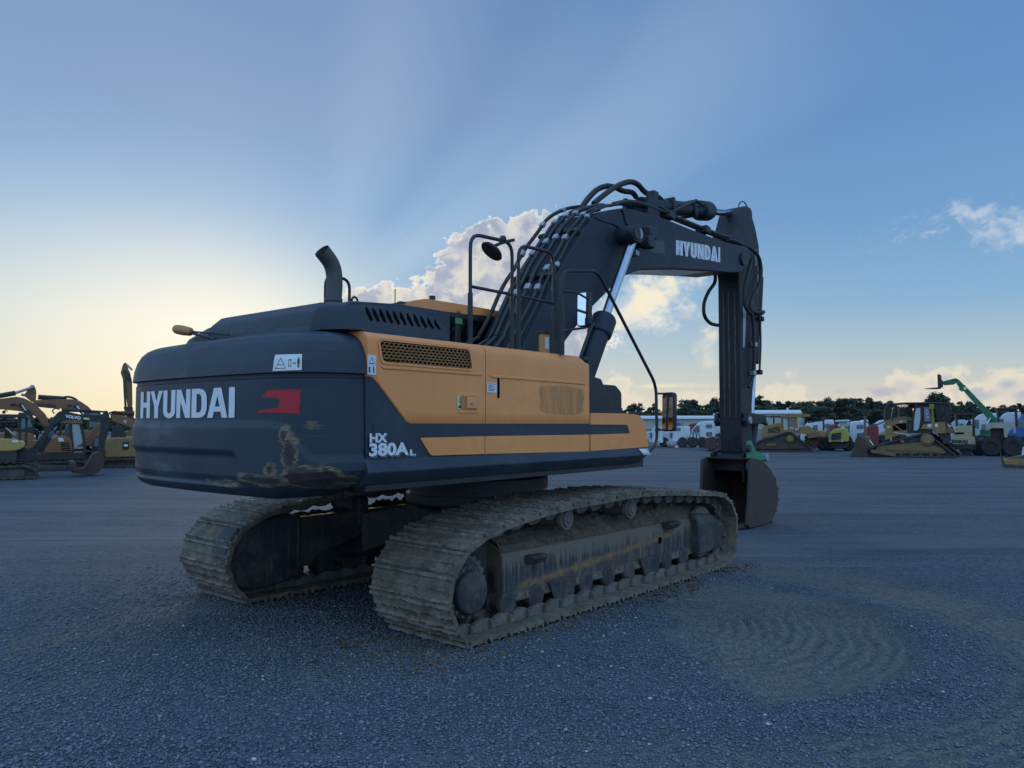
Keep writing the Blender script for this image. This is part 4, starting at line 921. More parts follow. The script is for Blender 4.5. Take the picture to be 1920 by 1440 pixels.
# pivot boss and work lamps on the flank
q = UP.y(1193, 438, -.62); mb = MB(); mb.cyl(V(q.x, -YB, q.z), V(q.x, -.63, q.z), .125, 24); mb.build('pivot_boss', BOOMP, boom, bevel=.015)
mb = MB(); mb.cyl(V(q.x, -.63, q.z), V(q.x, -.645, q.z), .085, 24); mb.build('pivot_cap', BUCKETM, boom, bevel=.01)
for i, (px, py, w_) in enumerate(((1214, 437, .2), (1211, 454, .17))):
    l = UP.y(px, py, -.5); mb = MB(); mb.box((l.x + .04, -.50, l.z), (w_, .17, .17)); wl = mb.build('work_lamp', BLACK, boom, bevel=.02)
    mb = MB(); mb.tube([V(l.x - .04, -.36, l.z - .02), V(l.x - .04, -.46, l.z - .02)], .03, 8); mb.build('lamp_bracket', BLACK, wl)
    mb = MB(); mb.bx(l.x + .04 + w_ / 2 - .002, l.x + .044 + w_ / 2, -.565, -.435, l.z - .065, l.z + .065); mb.build('lamp_lens', GLASS, wl)
l = UP.y(1191, 475, -.4); mb = MB(); mb.box((l.x, -.4, l.z), (.09, .09, .08)); mb.build('hose_clip', STEELZ, boom, bevel=.01)
mb = MB(); mb.tube([UP.y(*p, -.385) for p in ((1194, 448), (1192, 458), (1198, 464), (1208, 460))], .011, 6, smooth=5); mb.build('lamp_cable', RUBBER, boom)
mb = MB(); mb.tube([UP.y(*p, -.37) for p in ((1112, 406), (1130, 414), (1150, 420), (1166, 430))], .008, 6, smooth=5); mb.build('lamp_cable', RUBBER, boom)
mb = MB(); mb.tube([UP.y(*p, -.37) for p in ((1166, 393), (1170, 402), (1173, 415), (1180, 430))], .009, 6, smooth=5); mb.build('lamp_cable', RUBBER, boom)
# pipes and hoses up the back of the boom
top = [V(x, 0, z) for x, z in S(-YB, (1167, 389), (1145, 392), (1122, 401), (1108, 413), (1092, 434), (1072, 466), (1052, 501), (1034, 535), (1010, 588), (985, 640))]
top = spline(top, 6)
def offs(pts, d):
    out = []
    for i, p in enumerate(pts):
        t = (pts[min(i + 1, len(pts) - 1)] - pts[max(i - 1, 0)]).normalized(); nrm = V(t.z, 0, -t.x)
        out.append(p + nrm * (d if nrm.x < .3 else -d))
    return out
def normal_sign():
    t = (top[20] - top[18]).normalized(); return V(t.z, 0, -t.x)
_sgn = 1 if normal_sign().x < 0 else -1
def offs(pts, d):
    out = []
    for i, p in enumerate(pts):
        t = (pts[min(i + 1, len(pts) - 1)] - pts[max(i - 1, 0)]).normalized(); out.append(p + V(t.z, 0, -t.x) * d * _sgn)
    return out
PIPES = []
for j, (y, h_, r_, end) in enumerate(((-.31, .05, .018, 0), (-.21, .06, .024, 0), (-.07, .09, .026, 0), (.07, .09, .026, 0), (.19, .07, .023, 0), (.30, .13, .026, 0))):
    pth = offs(top, h_)
    pth = [V(p.x, y + .012 * math.sin(i * .5 + j), p.z) for i, p in enumerate(pth)]
    foot = [V(.02 - .1 * j, y, 2.62), V(-.42 - .1 * j, y * .9 + .05, 2.50)]
    pth = pth + foot
    PIPES.append(pth); mb = MB(); mb.tube(spline(pth, 2), r_, 10); mb.build('hydraulic_pipe' if j not in (0, 5) else 'hydraulic_hose', BLACK if j not in (0, 5) else RUBBER, boom)
def clampblock(j, f, s_=.1):
    p = PIPES[j]; i = int(f * (len(p) - 4)); c = p[i]; t = (p[i + 1] - p[i - 1]).normalized(); zq = V(0, 1, 0).cross(t).normalized()
    M = Matrix((t, V(0, 1, 0), zq)).transposed()
    mb = MB(); mb.box(c, (s_ * 1.15, s_, s_ * .8), M=M); mb.build('pipe_clamp', STEELZ, boom, bevel=.012)
for j, fs in ((1, (.30, .52, .70, .83)), (2, (.27, .52, .83)), (3, (.30, .53, .84)), (4, (.34, .6)), (5, (.18, .4, .62)), (0, (.33, .68))):
    for f in fs: clampblock(j, f, .078 if j else .065)
for f in (.2, .47, .75):
    p = PIPES[2]; i = int(f * (len(p) - 4)); t = (p[i + 1] - p[i - 1]).normalized(); zq = V(0, 1, 0).cross(t).normalized(); mb = MB(); mb.box(p[i] - zq * 0 + offs([p[i - 1], p[i], p[i + 1]], -.05)[1] - p[i] + V(0, -.0 - p[i].y, 0), (.06, .66, .05), M=Matrix((t, V(0, 1, 0), zq)).transposed()); mb.build('pipe_bracket', BLACK, boom, bevel=.008)
for j in range(5):
    mb = MB(); x = -.35 - .11 * j; mb.tube([V(x, -.25 + .13 * j, 2.56), V(x + .1, -.25 + .13 * j, 2.62)], .042, 10); mb.build('hose_fitting', STEELZ, boom, bevel=.006)
mb = MB(); mb.prism([(-.9, 2.3), (.1, 2.3), (.05, 2.66), (-.35, 2.55), (-.9, 2.5)], -.34, .36); mb.build('boom_foot_cover', BLACK, EX, bevel=.02)
# two thick hoses looping over the crest
def hose(pts, y0, y1, r_, name='hydraulic_hose', par=boom, m=RUBBER):
    L = len(pts); mb = MB(); mb.tube([UP.y(*p, y0 + (y1 - y0) * i / (L - 1)) for i, p in enumerate(pts)], r_, 10, smooth=7); return mb.build(name, m, par)
hose(((1090, 390), (1103, 372), (1119, 356), (1137, 349), (1152, 351), (1168, 358), (1185, 361), (1193, 370)), .2, .1, .042)
hose(((1113, 382), (1128, 369), (1150, 353), (1168, 344), (1183, 341), (1196, 346), (1207, 358), (1218, 365), (1226, 364)), .05, -.05, .042)
hose(((1226, 365), (1236, 370), (1246, 381), (1252, 388)), -.05, -.08, .036)
q = UP.y(1224, 366, -.05); mb = MB(); mb.box(q, (.16, .14, .12)); mb.build('hose_block', STEELZ if False else BLACK, boom, bevel=.02)
# pipes along the front half towards the arm
for k, (y, dz) in enumerate(((-.22, 0), (-.10, 5))):
    pts = [(1150, 389 + dz * 0), (1180, 384 + dz), (1215, 392 + dz), (1260, 410 + dz), (1310, 430 + dz), (1352, 446 + dz), (1372, 450 + dz)]
    mb = MB(); mb.tube([UP.y(*p, y) + V(0, 0, .05) for p in pts], .03, 10, smooth=5); mb.build('hydraulic_pipe', BLACK, boom)
for px, py in ((1250, 405), (1318, 432)):
    q = UP.y(px, py, -.2); mb = MB(); mb.box(q + V(0, 0, .0), (.16, .22, .12), rot=('Y', R(9))); mb.build('pipe_clamp', BLACK, boom, bevel=.015)
hose(((1365, 449), (1385, 455), (1402, 470), (1408, 490), (1402, 515), (1396, 545), (1398, 575), (1410, 590)), -.3, -.33, .034)
hose(((1372, 452), (1398, 460), (1420, 478), (1427, 505), (1423, 535), (1410, 560), (1407, 580), (1420, 586), (1432, 585)), -.28, -.3, .034)
hose(((1341, 514), (1340, 530), (1328, 548), (1320, 570), (1321, 592), (1332, 606), (1347, 610)), .05, .1, .032)
# luffing cylinders
for y in (-.53, .53):
    c_top = UP.y(1190, 440, -.53); foot = UP.y(1092, 712, -.53); foot = V(foot.x, 0, foot.z); ct = V(c_top.x, 0, c_top.z); d = (ct - foot).normalized()
    gl = UP.y(1131, 590, -.53); gl = V(gl.x, 0, gl.z); L1 = (gl - foot).length; P0 = lambda t: V(0, y, 0) + foot + d * t
    base = -1.05
    mb = MB(); mb.tube([P0(base), P0(L1 - .28)], .135, 24); cy_ = mb.build('boom_cylinder', BOOMP, EX, bevel=.01)
    mb = MB(); mb.tube([P0(L1 - .30), P0(L1 - .28), P0(L1 - .04), P0(L1)], [.15, .165, .165, .14], 24); mb.build('cylinder_head', BOOMP, cy_, bevel=.008)
    mb = MB(); mb.tube([P0(L1 - .02), P0((ct - foot).length - .12)], .062, 20); mb.build('piston_rod', CHROME, cy_)
    mb = MB(); e = P0((ct - foot).length); mb.cyl(e + V(0, -.075, 0), e + V(0, .075, 0), .13, 20); mb.build('rod_eye', BLACK, cy_, bevel=.01)
    s_ = -.17 if y < 0 else .17
    mb = MB(); side = V(-d.z, 0, d.x) * .17; mb.tube([P0(L1 - .2) + side * .8, P0(L1 - .3) + side * 1.1, P0(.4) + side * 1.1, P0(-.2) + side], .022, 8); mb.build('feed_pipe', BLACK, cy_)
mb = MB(); q = UP.y(1190, 440, -.53); mb.cyl(V(q.x, -.62, q.z), V(q.x, .62, q.z), .07, 20); mb.build('pivot_pin', STEELZ, boom)
# arm cylinder on the boom's back
p0, p1, p2 = UP.y(1200, 384, 0), UP.y(1331, 396.5, 0), UP.y(1398, 397, 0)
dd = (p1 - p0).normalized()
mb = MB(); mb.tube([p0, p1 - dd * .45], .125, 20); ac = mb.build('arm_cylinder', BOOMP, EX, bevel=.01)
mb = MB(); mb.tube([p1 - dd * .46, p1 - dd * .44, p1 - dd * .12, p1], [.14, .175, .175, .14], 20); mb.build('cylinder_head', BOOMP, ac, bevel=.01)
mb = MB(); mb.tube([p1 - dd * .02, p1 + dd * 1.55], .06, 16); mb.build('piston_rod', CHROME, ac)
mb = MB(); e = p1 + dd * 1.6; mb.cyl(e + V(0, -.1, 0), e + V(0, .1, 0), .13, 20); mb.build('rod_eye', BLACK, ac, bevel=.01)
mb = MB(); mb.tube([p0 + V(.2, -.16, .02), p0 + V(.7, -.17, .0), p1 + V(-.9, -.17, -.03), p1 + V(-.6, -.16, -.06)], .026, 8); mb.build('feed_pipe', BLACK, ac)
for f in (.35, .66): 
    q = p0.lerp(p1, f); mb = MB(); mb.box(q, (.07, .31, .29), rot=('Y', -math.atan2(dd.z, dd.x))); mb.build('cylinder_band', BLACK, ac, bevel=.02)
mb = MB(); lg = [(p0.x - .22, p0.z - .5), (p0.x + .28, p0.z - .5), (p0.x + .14, p0.z + .1), (p0.x - .12, p0.z + .12)]
for y in (-.24, .17): mb.prism(lg, y, y + .07)
mb.build('cylinder_lug', BOOMP, boom, bevel=.02)
# arm
YA = .21
ar = S(-YA, (1386, 520), (1387, 600), (1388, 700), (1390, 800), (1391, 850), (1398, 868), (1408, 864), (1413, 845), (1410, 800), (1410, 745), (1417, 690), (1420, 620), (1424, 560), (1425, 500), (1423, 460), (1416, 425), (1407, 395), (1401, 386), (1392, 387), (1387, 400), (1381, 425), (1373, 445))
mb = MB(); mb.prism([tuple(v) for v in rounded([V(*p) for p in ar], .05, 3)], -YA, YA); arm = mb.build('arm', ARMP, EX, bevel=.015, sharp=50)
xr = S(-YA, (1387, 600))[0][0]
mb = MB()
for y in (-.12, .0, .10): mb.box((xr - .0, y, 3.1), (.03, .03, 2.35))
mb.build('wear_strips', paint('scuffed_steel', (.05, .045, .04), .55, grime=.7, gcol=(.17, .13, .09), scale=9, bump=.4), arm, bevel=.006)
fw = S(-YA, (1393, 575), (1399, 572), (1398, 610), (1396, 650), (1393, 652)); mb = MB(); mb._f([mb.b.verts.new(V(x, -YA - .003, z)) for x, z in fw]); mb.build('paint_scrape', paint('bare_scrape', (.40, .44, .48), .5, grime=.5, gcol=(.1, .1, .11), scale=7), arm)
for a, b in (((1416, 468), (1419, 500)), ((1421, 515), (1423, 540))):
    pa, pb = UP.y(*a, -YA), UP.y(*b, -YA); mb = MB(); mb.bx(pa.x - .05, pa.x + .07, -YA - .006, -YA - .003, pb.z, pa.z); mb.build('faded_sticker', paint('faded_sticker', (.20, .24, .16), .5, scale=8), arm)
mb = MB(); q = UP.y(1394, 486, -.38); mb.cyl(V(q.x, -.40, q.z), V(q.x, .40, q.z), .12, 20); mb.build('arm_pin', BOOMP, arm, bevel=.012)
mb = MB(); q = UP.y(1385, 401, 0); mb.tube([q + V(-.25 * math.cos(t), -.1, .22 * math.sin(t)) for t in np.linspace(-.3, 3.3, 10)], .012, 6); mb.build('grease_hose', RUBBER, arm)
hose(((1411, 590), (1414, 640), (1413, 700), (1404, 726)), -.3, -.27, .03, 'hydraulic_pipe', arm, BLACK)
hose(((1424, 590), (1426, 640), (1424, 695)), -.3, -.28, .022, 'hydraulic_pipe', arm, BLACK)
for px, py, w_ in ((1425, 586, .14), (1414, 646, .12), (1412, 700, .12), (1427, 598, .1), (1424, 698, .1)):
    q = UP.y(px, py, -.27); mb = MB(); mb.box(q, (w_, .1, .09)); mb.build('pipe_clamp', STEELZ if w_ == .12 else BLACK, arm, bevel=.012)
# bucket cylinder behind the arm, link and bucket
pb = UP.y(1408, 790, -.05); pt_ = UP.y(1421, 520, -.05); db = (pt_ - pb).normalized()
mb = MB(); mb.tube([pb + db * 1.15, pt_], .11, 20); bc = mb.build('bucket_cylinder', ARMP, EX, bevel=.01)
mb = MB(); mb.tube([pb, pb + db * 1.2], .055, 16); mb.build('piston_rod', CHROME, bc)
lk0, lk1 = UP.y(1403, 788, -.3), UP.y(1436, 789, -.3)
for y in (-.32, .24):
    mb = MB(); a, b = V(lk0.x, y, lk0.z), V(lk1.x, y, lk1.z)
    mb.prism([(a.x - .14, a.z), (a.x - .08, a.z + .14), (a.x + .08, a.z + .14), (b.x - .05, b.z + .11), (b.x + .08, b.z + .08), (b.x + .12, b.z), (b.x + .06, b.z - .1), (b.x - .1, b.z - .05), (a.x + .1, a.z - .08), (a.x - .08, a.z - .12)], y, y + .08); lk = mb.build('bucket_link', DARKMUD if False else ARMP, EX, bevel=.02)
    for e in (a, b):
        mb = MB(); mb.cyl(e + V(0, -.03, 0), e + V(0, .11, 0), .07, 16); mb.build('link_pin', STEELZ, lk, bevel=.008)
bx_ = UP.y(1406, 860, -.3)
mb = MB(); mb.prism([(lk1.x - .16, lk1.z + .05), (lk1.x + .06, lk1.z + .05), (bx_.x + .55, 1.1), (bx_.x + .38, .95)], -.16, .16); mb.build('push_link', ARMP, EX, bevel=.03)
YK = (-.62, .32)
bk = S(YK[0], (1407, 864), (1415, 859), (1433, 866), (1445, 879), (1454, 897), (1459, 916), (1460, 936), (1456, 958), (1447, 978), (1438, 988), (1420, 993), (1408, 994), (1401, 985), (1404, 950), (1406, 905))
bk = [(x, max(z, .012)) for x, z in bk]
mb = MB()
for y0_, y1_ in ((YK[0], YK[0] + .05), (YK[1] - .05, YK[1])): mb.prism(bk, y0_, y1_)
sh_ = bk[1:12]; cx_ = sum(p[0] for p in bk) / len(bk); cz_ = sum(p[1] for p in bk) / len(bk)
inn = [(x + (cx_ - x) * .06, z + (cz_ - z) * .06) for x, z in sh_]
mb.rings([[V(a[0], y, a[1]) for a in sh_] + [V(a[0], y, a[1]) for a in inn[::-1]] for y in (YK[0] + .05, YK[1] - .05)])
bu = mb.build('bucket', BUCKETM, EX, bevel=.012, sharp=40)
for k in range(6):
    p_, q_ = bk[11], bk[9]; y = YK[0] + .1 + k * (YK[1] - YK[0] - .2) / 5; mb = MB()
    mb.rings([[V(p_[0] - .05, y - .06, .10), V(p_[0] - .05, y + .06, .10), V(p_[0] - .05, y + .06, .02), V(p_[0] - .05, y - .06, .02)], [V(p_[0] - .34, y - .02, .06), V(p_[0] - .34, y + .02, .06), V(p_[0] - .34, y + .02, .03), V(p_[0] - .34, y - .02, .03)]]); mb.build('bucket_tooth', BUCKETM, bu, bevel=.008)
for k in range(5):
    p_ = bk[4 + k]; mb = MB(); mb.box((p_[0] + .0, YK[0] + .02, p_[1]), (.06, .05, .05)); mb.build('side_wear_lug', BUCKETM, bu, bevel=.008)
ear = S(-.28, (1390, 850), (1408, 842), (1415, 870), (1414, 905), (1392, 905)); mb = MB()
for y in (-.33, .27): mb.prism(ear, y, y + .06)
mb.build('bucket_ears', ARMP, bu, bevel=.015)
mb = MB(); x0 = S(-.26, (1392, 862))[0][0]; mb.bx(x0 - .06, x0 + .5, -.4, .36, .95, 1.2); mb.cyl((x0 + .15, -.42, 1.12), (x0 + .15, .38, 1.12), .16, 20); mb.build('coupler', ARMP, EX, bevel=.02)
# green quick-coupler plate
gp_ = S(-.42, (1401, 828), (1407, 826), (1412, 838), (1416, 846), (1427, 850), (1434, 856), (1436, 862), (1426, 864), (1414, 860), (1408, 868), (1406, 886), (1401, 878)); mb = MB(); mb.prism([tuple(v) for v in rounded([V(*p) for p in gp_], .03)], -.44, -.40); gq = mb.build('coupler_plate', GREEN, EX, bevel=.01)
q = UP.y(1405, 841, -.45); mb = MB(); mb.cyl(V(q.x, -.47, q.z), V(q.x, -.40, q.z), .07, 16); mb.build('coupler_pin', BLACK, gq, bevel=.01)
q = UP.y(1436, 858, -.4); mb = MB(); mb.cyl(V(q.x, -.44, q.z), V(q.x, .3, q.z), .075, 16); mb.build('coupler_pin', STEELZ, gq, bevel=.01)

# ------------------------------------------------------------------ undercarriage (its frame is turned 1.7 degrees from the upper half)
dyaw = UP.yaw - UN.yaw; dO = UP.loc(UN.o)
UC = Matrix.Translation(V(dO.x, dO.y, 0)) @ Matrix.Rotation(dyaw, 4, 'Z')
def ub_(mb, name, m, parent=EX, **k): mb.tf(UC); return mb.build(name, m, parent, **k)
def U(y, *pts): return [tuple(UN.y(px, py, y)[i] for i in (0, 2)) for px, py in pts]
tp = U(-1.67, (852, 1190), (838, 1150), (834, 1120), (846, 1075), (862, 1045), (891, 1011), (960, 975), (1060, 945), (1130, 932), (1220, 919), (1310, 919), (1362, 924), (1381, 952), (1386, 985), (1384, 1025), (1376, 1052))
tp = [V(-2.26, 0, 0.0)] + [V(x, 0, max(0, z)) for x, z in tp] + [V(2.3, 0, 0.), V(1.2, 0, 0), V(-.5, 0, 0)]
lp_ = spline(tp + [tp[0]], 10); lp_ = [V(p.x, 0, max(p.z, .0)) for p in lp_]
acc = [0]
for a, b in zip(lp_, lp_[1:]): acc.append(acc[-1] + (b - a).length)
TL = acc[-1]; NS = 47; PIT = TL / NS
def at_loop(s_):
    s_ %= TL; return V(np.interp(s_, acc, [p.x for p in lp_]), 0, np.interp(s_, acc, [p.z for p in lp_]))
def shoe_mesh(k):
    rs_ = random.Random(k); mb = MB(); L = PIT * .89
    prof = [(-L / 2, -.0), (-L / 2 + .012, .022)]
    for g_ in (-.42, -.02, .40):
        x = g_ * L; h_ = .036 if abs(g_) < .1 else .046; prof += [(x - .018, .022), (x - .008, h_), (x + .008, h_), (x + .018, .022)]
    prof += [(L / 2 - .01, .022), (L / 2 + .02, .002), (L / 2 + .02, -.016), (-L / 2, -.016)]
    ys = np.linspace(-.485, .485, 38); rs = []
    for y in ys:
        r = []
        for x, z in prof:
            e = 1 if z > .03 else .4; r.append(V(x + rs_.gauss(0, .003), y, z + (rs_.gauss(0, .004) * e if z > 0 else 0)))
        rs.append(r)
    mb.rings(rs); 
    o = mb.build('track_shoe', SHOE, None, sharp=55); me = o.data; bpy.data.objects.remove(o); return me
SHOES = [shoe_mesh(k) for k in range(5)]
def link_mesh():
    mb = MB()
    for y in (-.11, .11):
        mb.prism([(-.135, -.02), (-.12, -.065), (-.06, -.105), (.02, -.11), (.1, -.085), (.125, -.04), (.115, -.012), (.05, -.016), (-.05, -.016)], y - .022, y + .022)
        mb.prism([(-.145, -.045), (-.11, -.085), (-.06, -.09), (-.06, -.02), (-.11, -.02)], y + (.024 if y > 0 else -.054), y + (.054 if y > 0 else -.024))
    mb.cyl((-.1, -.17, -.055), (-.1, .17, -.055), .033, 12)
    o = mb.build('track_link', MUDSTEEL, None, bevel=0); me = o.data; bpy.data.objects.remove(o); return me
LINK = link_mesh()
SPR = (-2.0, .445); IDL = (2.2, .47)
def track(sy, xs):
    tr = bpy.data.objects.new('crawler_track', None); COL.objects.link(tr); tr.parent = EX
    yc, ys = (-1.36, -1.185) if sy < 0 else (1.42, 1.555); base = UC @ Matrix.Translation(V(xs, 0, 0))
    inset = .052
    chain = MB()
    for i in range(NS):
        s_ = (i + .35) * PIT; a, b = at_loop(s_ - PIT * .5), at_loop(s_ + PIT * .5); c = (a + b) / 2; t = (b - a).normalized(); nrm = V(-t.z, 0, t.x)
        mid = V(.1, 0, .5)
        if (c - mid).dot(nrm) < 0: nrm = -nrm
        c = c - nrm * inset; yv = nrm.cross(t)
        M = Matrix.Translation(V(c.x, ys, c.z)) @ Matrix((t, yv, nrm)).transposed().to_4x4() @ Matrix.Rotation(random.gauss(0, .012), 4, 'Y')
        o = bpy.data.objects.new('track_shoe', SHOES[random.randrange(5)]); COL.objects.link(o); o.parent = tr; o.matrix_local = base @ M
        k = bpy.data.meshes.new_from_object if False else None
        bb = bmesh.new(); bb.from_mesh(LINK); bmesh.ops.transform(bb, matrix=Matrix.Translation(V(0, yc - ys, 0)) @ M, verts=bb.verts); tmp = bpy.data.meshes.new('t'); bb.to_mesh(tmp); bb.free(); chain.b.from_mesh(tmp); bpy.data.meshes.remove(tmp)
    for f in chain.b.faces: f.smooth = True
    chain.tf(base); chain.build('track_chain', MUDSTEEL, tr, sharp=35)
    def part(mb, name, m, par=tr, **k): mb.tf(base); return mb.build(name, m, par, **k)
    # sprocket with teeth, hub cover
    mb = MB(); pts = []
    for k in range(42):
        a = 2 * math.pi * k / 42; r_ = .285 if k % 2 else .25; pts.append((SPR[0] + r_ * math.cos(a), SPR[1] + r_ * math.sin(a)))
    mb.prism(pts, yc - .04, yc + .04); part(mb, 'sprocket', MUDSTEEL, bevel=.01)
    o_ = sy
    mb = MB(); y0 = yc + .02 * sy
    mb.lathe([(0, .30), (o_ * .06, .25), (o_ * .09, .222), (o_ * .125, .222), (o_ * .135, .182), (o_ * .175, .182), (o_ * .192, .168), (o_ * .20, .14), (o_ * .20, .001)], (SPR[0] - .06, y0, SPR[1] - .02), 'y', 36); part(mb, 'final_drive_cover', DARKMUD, bevel=.006, sharp=30)
    for k in range(16):
        a = 2 * math.pi * k / 16; mb = MB(); hx, hz_ = SPR[0] - .06 + .203 * math.cos(a), SPR[1] - .02 + .203 * math.sin(a); mb.cyl((hx, y0 + o_ * .125, hz_), (hx, y0 + o_ * .142, hz_), .012, 8); part(mb, 'hub_bolt', MUDSTEEL)
    mb = MB(); mb.lathe([(-.08, .12), (-.08, .31), (-.045, .32), (-.04, .29), (.04, .29), (.045, .32), (.08, .31), (.08, .12)], (IDL[0], yc, IDL[1]), 'y', 36); part(mb, 'idler_wheel', MUDSTEEL, sharp=30)
    for x in (-.74, .40):
        mb = MB(); z = .915; mb.lathe([(-.19, .05), (-.19, .105), (-.15, .115), (-.145, .085), (.145, .085), (.15, .115), (.19, .105), (.19, .05)], (x, yc, z), 'y', 24); cr = part(mb, 'carrier_roller', MUDSTEEL, sharp=30)
        mb = MB(); mb.lathe([(0, .08), (o_ * .02, .075), (o_ * .02, .045), (o_ * .03, .04), (o_ * .03, .001)], (x, yc + o_ * .19, z), 'y', 20); part(mb, 'roller_cap', MUDSTEEL, cr)
        mb = MB(); mb.bx(x - .07, x + .07, yc - o_ * .32, yc - o_ * .1, .66, .98); part(mb, 'roller_bracket', DARKMUD, cr, bevel=.02)
    for k in range(9):
        x = -1.5 + k * .40; mb = MB(); mb.lathe([(-.115, .03), (-.115, .085), (-.10, .11), (-.06, .115), (-.055, .085), (.055, .085), (.06, .115), (.10, .11), (.115, .085), (.115, .03)], (x, yc, .225), 'y', 20); part(mb, 'track_roller', DARKMUD, sharp=30)
    for x in (-.72, .9):
        mb = MB()
        for s2 in (-1, 1): mb.prism([(x - .22, .33), (x + .22, .33), (x + .16, .10), (x - .10, .09)], yc + s2 * .105, yc + s2 * .13)
        part(mb, 'track_guard', DARKMUD, bevel=.01)
    # side frame: box beam with sloping top
    yo = (1.45 if sy < 0 else 1.70)
    prof = [(1.04, .26), (1.44, .215), (1.465, .23), (1.45, .27), (1.45, .62), (1.41, .70), (1.24, .78), (1.04, .78)]
    mb = MB(); rs = []
    for x, k in ((-1.56, 1.), (-.9, 1.0), (.6, 1.0), (1.75, 1.0), (1.95, .96)): rs.append([V(x, (y + yo - 1.45) * sy, z * k + (1 - k) * .45) for y, z in prof])
    mb.rings(rs); fr = part(mb, 'side_frame', frame_mat() if sy < 0 else DARKMUD, bevel=.012)
    mb = MB(); rs = []
    for x, k in ((1.9, 1.), (2.15, .97), (2.42, .8), (2.52, .5)): rs.append([V(x, yc + sy * q, .48 + (z - .48) * k) for q, z in ((.205, .22), (.205, .62), (.14, .71), (-.16, .74), (-.16, .25))])
    mb.rings(rs); part(mb, 'idler_yoke', DARKMUD, fr, bevel=.02)
    mb = MB(); mb.prism([(-1.95, .32), (-1.5, .26), (-1.5, .82), (-1.75, .84), (-1.93, .72)], (yo - .41) * sy, (yo - .19) * sy); part(mb, 'drive_bracket', DARKMUD, fr, bevel=.02)
    if sy > 0:                                            # inner cover over the drive motor of the far track
        mb = MB(); o2 = [(-1.55, .20), (-1.95, .13), (-2.2, .14), (-2.36, .24), (-2.44, .42), (-2.42, .62), (-2.3, .78), (-2.1, .86), (-1.55, .86)]
        mb.prism([tuple(v) for v in rounded([V(*p_) for p_ in o2], .08)], 1.12, 1.42); part(mb, 'motor_cover', streaky_mat(), fr, bevel=.03)
        mb = MB(); mb.prism([(-1.6, .24), (-1.58, .82), (.6, .84), (.6, .55), (-.7, .55), (-1.2, .42)], 1.14, 1.30); part(mb, 'inner_web', DARKMUD, fr, bevel=.02)
    if sy < 0:
        for x, z, w_ in ((-1.15, .56, .22), (1.35, .62, .24)):
            mb = MB(); mb.prism([(1.44, z), (1.52, z - .02), (1.56, z + .03), (1.56, z + .06), (1.44, z + .06)], x - w_ / 2, x + w_ / 2, 'x')
            for v in mb.b.verts: v.co.y *= sy
            part(mb, 'frame_step', DARKMUD, fr, bevel=.01)
        mb = MB(); q = UN.y(1237, 1013, -1.45); mb.cyl((q.x, -1.452, q.z), (q.x, -1.455, q.z), .04, 16); part(mb, 'frame_hole', DARKHOLE, fr)
    # clods of dry mud lying on the frame
    mb = MB(); rsd = np.random.RandomState(3 + (sy > 0)); nx_, ny_ = 150, 26; rows = []
    for i in range(nx_):
        x = -1.56 + 3.9 * i / (nx_ - 1); row = []
        for j in range(ny_):
            y = 1.02 + .42 * j / (ny_ - 1); zb = .785 if y < 1.24 else .785 - (y - 1.24) * .5
            hN = float(fbm(np.array(x * 5. + 31 * sy), np.array(y * 6.), 5)); hB = float(billow(np.array(x * 9.), np.array(y * 9. + 7 * sy), 3))
            amp = .17 * (1 - abs((y - 1.2) / .24) ** 2.5) if abs(y - 1.2) < .24 else 0
            zz = zb - .012 + max(0, amp) * (hN * .6 + hB * .7) * (.7 + .3 * math.sin(x * 1.3)) * (.55 if x > 1.9 else 1) + .04 * (hB - .4) * (1 if y < 1.41 else .3)
            row.append(V(x, (y + yo - 1.45) * sy, zz))
        rows.append(row)
    mb.rings(rows, cap=False, closed=False); part(mb, 'caked_mud', MUD, fr, sharp=180)
    return tr
def streaky_mat(): return paint('mud_streaked_paint', (.022, .028, .036), .55, grime=.35, gcol=(.19, .165, .13), scale=2.5, streak=.75, bump=.4)
def frame_mat():
    m, n, p = mat('frame_paint'); tc = n.node('ShaderNodeTexCoord').outputs['Object']; gx, gy, gz = n.sep(tc)
    a = n.noise(tc, 5, 6, .65); run = n.noise(n.vscale(tc, (14, 6, .7)), 1.8, 5, .7); b = n.noise(tc, 22, 5, .7)
    base = n.mix(n.step(a, .35, .65), (.020, .026, .034), (.036, .040, .046))
    up = n.step(gz, .42, .72)
    mudm = n.mx(n.step(n.add(n.add(run, n.mul(a, .25)), n.mul(up, .3)), .60, .76), n.mul(n.step(gz, .33, .27), n.step(b, .3, .5)))
    stripe_z = n.add(.345, n.mul(n.add(gx, 1.3), .066)); dz = n.m('ABSOLUTE', n.sub(gz, stripe_z))
    st = n.mul(n.step(n.add(dz, n.mul(n.sub(a, .5), .16)), .06, .0), n.mul(n.step(gx, -1.45, -1.2), n.step(gx, 1.7, 1.3, .0, 1.)))
    below = n.mul(n.step(n.sub(stripe_z, gz), -.01, .05), n.mul(n.step(gx, -1.4, -.9), n.step(gx, 1.2, .3)))
    c = n.mix(n.mul(below, .7), base, (.055, .042, .04)); c = n.mix(n.mul(st, n.step(b, .3, .5)), c, (.26, .14, .045)); c = n.mix(mudm, c, n.mix(b, (.085, .072, .056), (.19, .165, .125)))
    n.put(p.inputs['Base Color'], c); p.inputs['Roughness'].default_value = .7
    k = n.node('ShaderNodeBump'); k.inputs['Strength'].default_value = .6; k.inputs['Distance'].default_value = .015; n.put(k.inputs['Height'], n.add(n.mul(mudm, .8), b)); n.put(p.inputs['Normal'], k.outputs[0]); return m
track(-1, 0.); track(1, -.38)
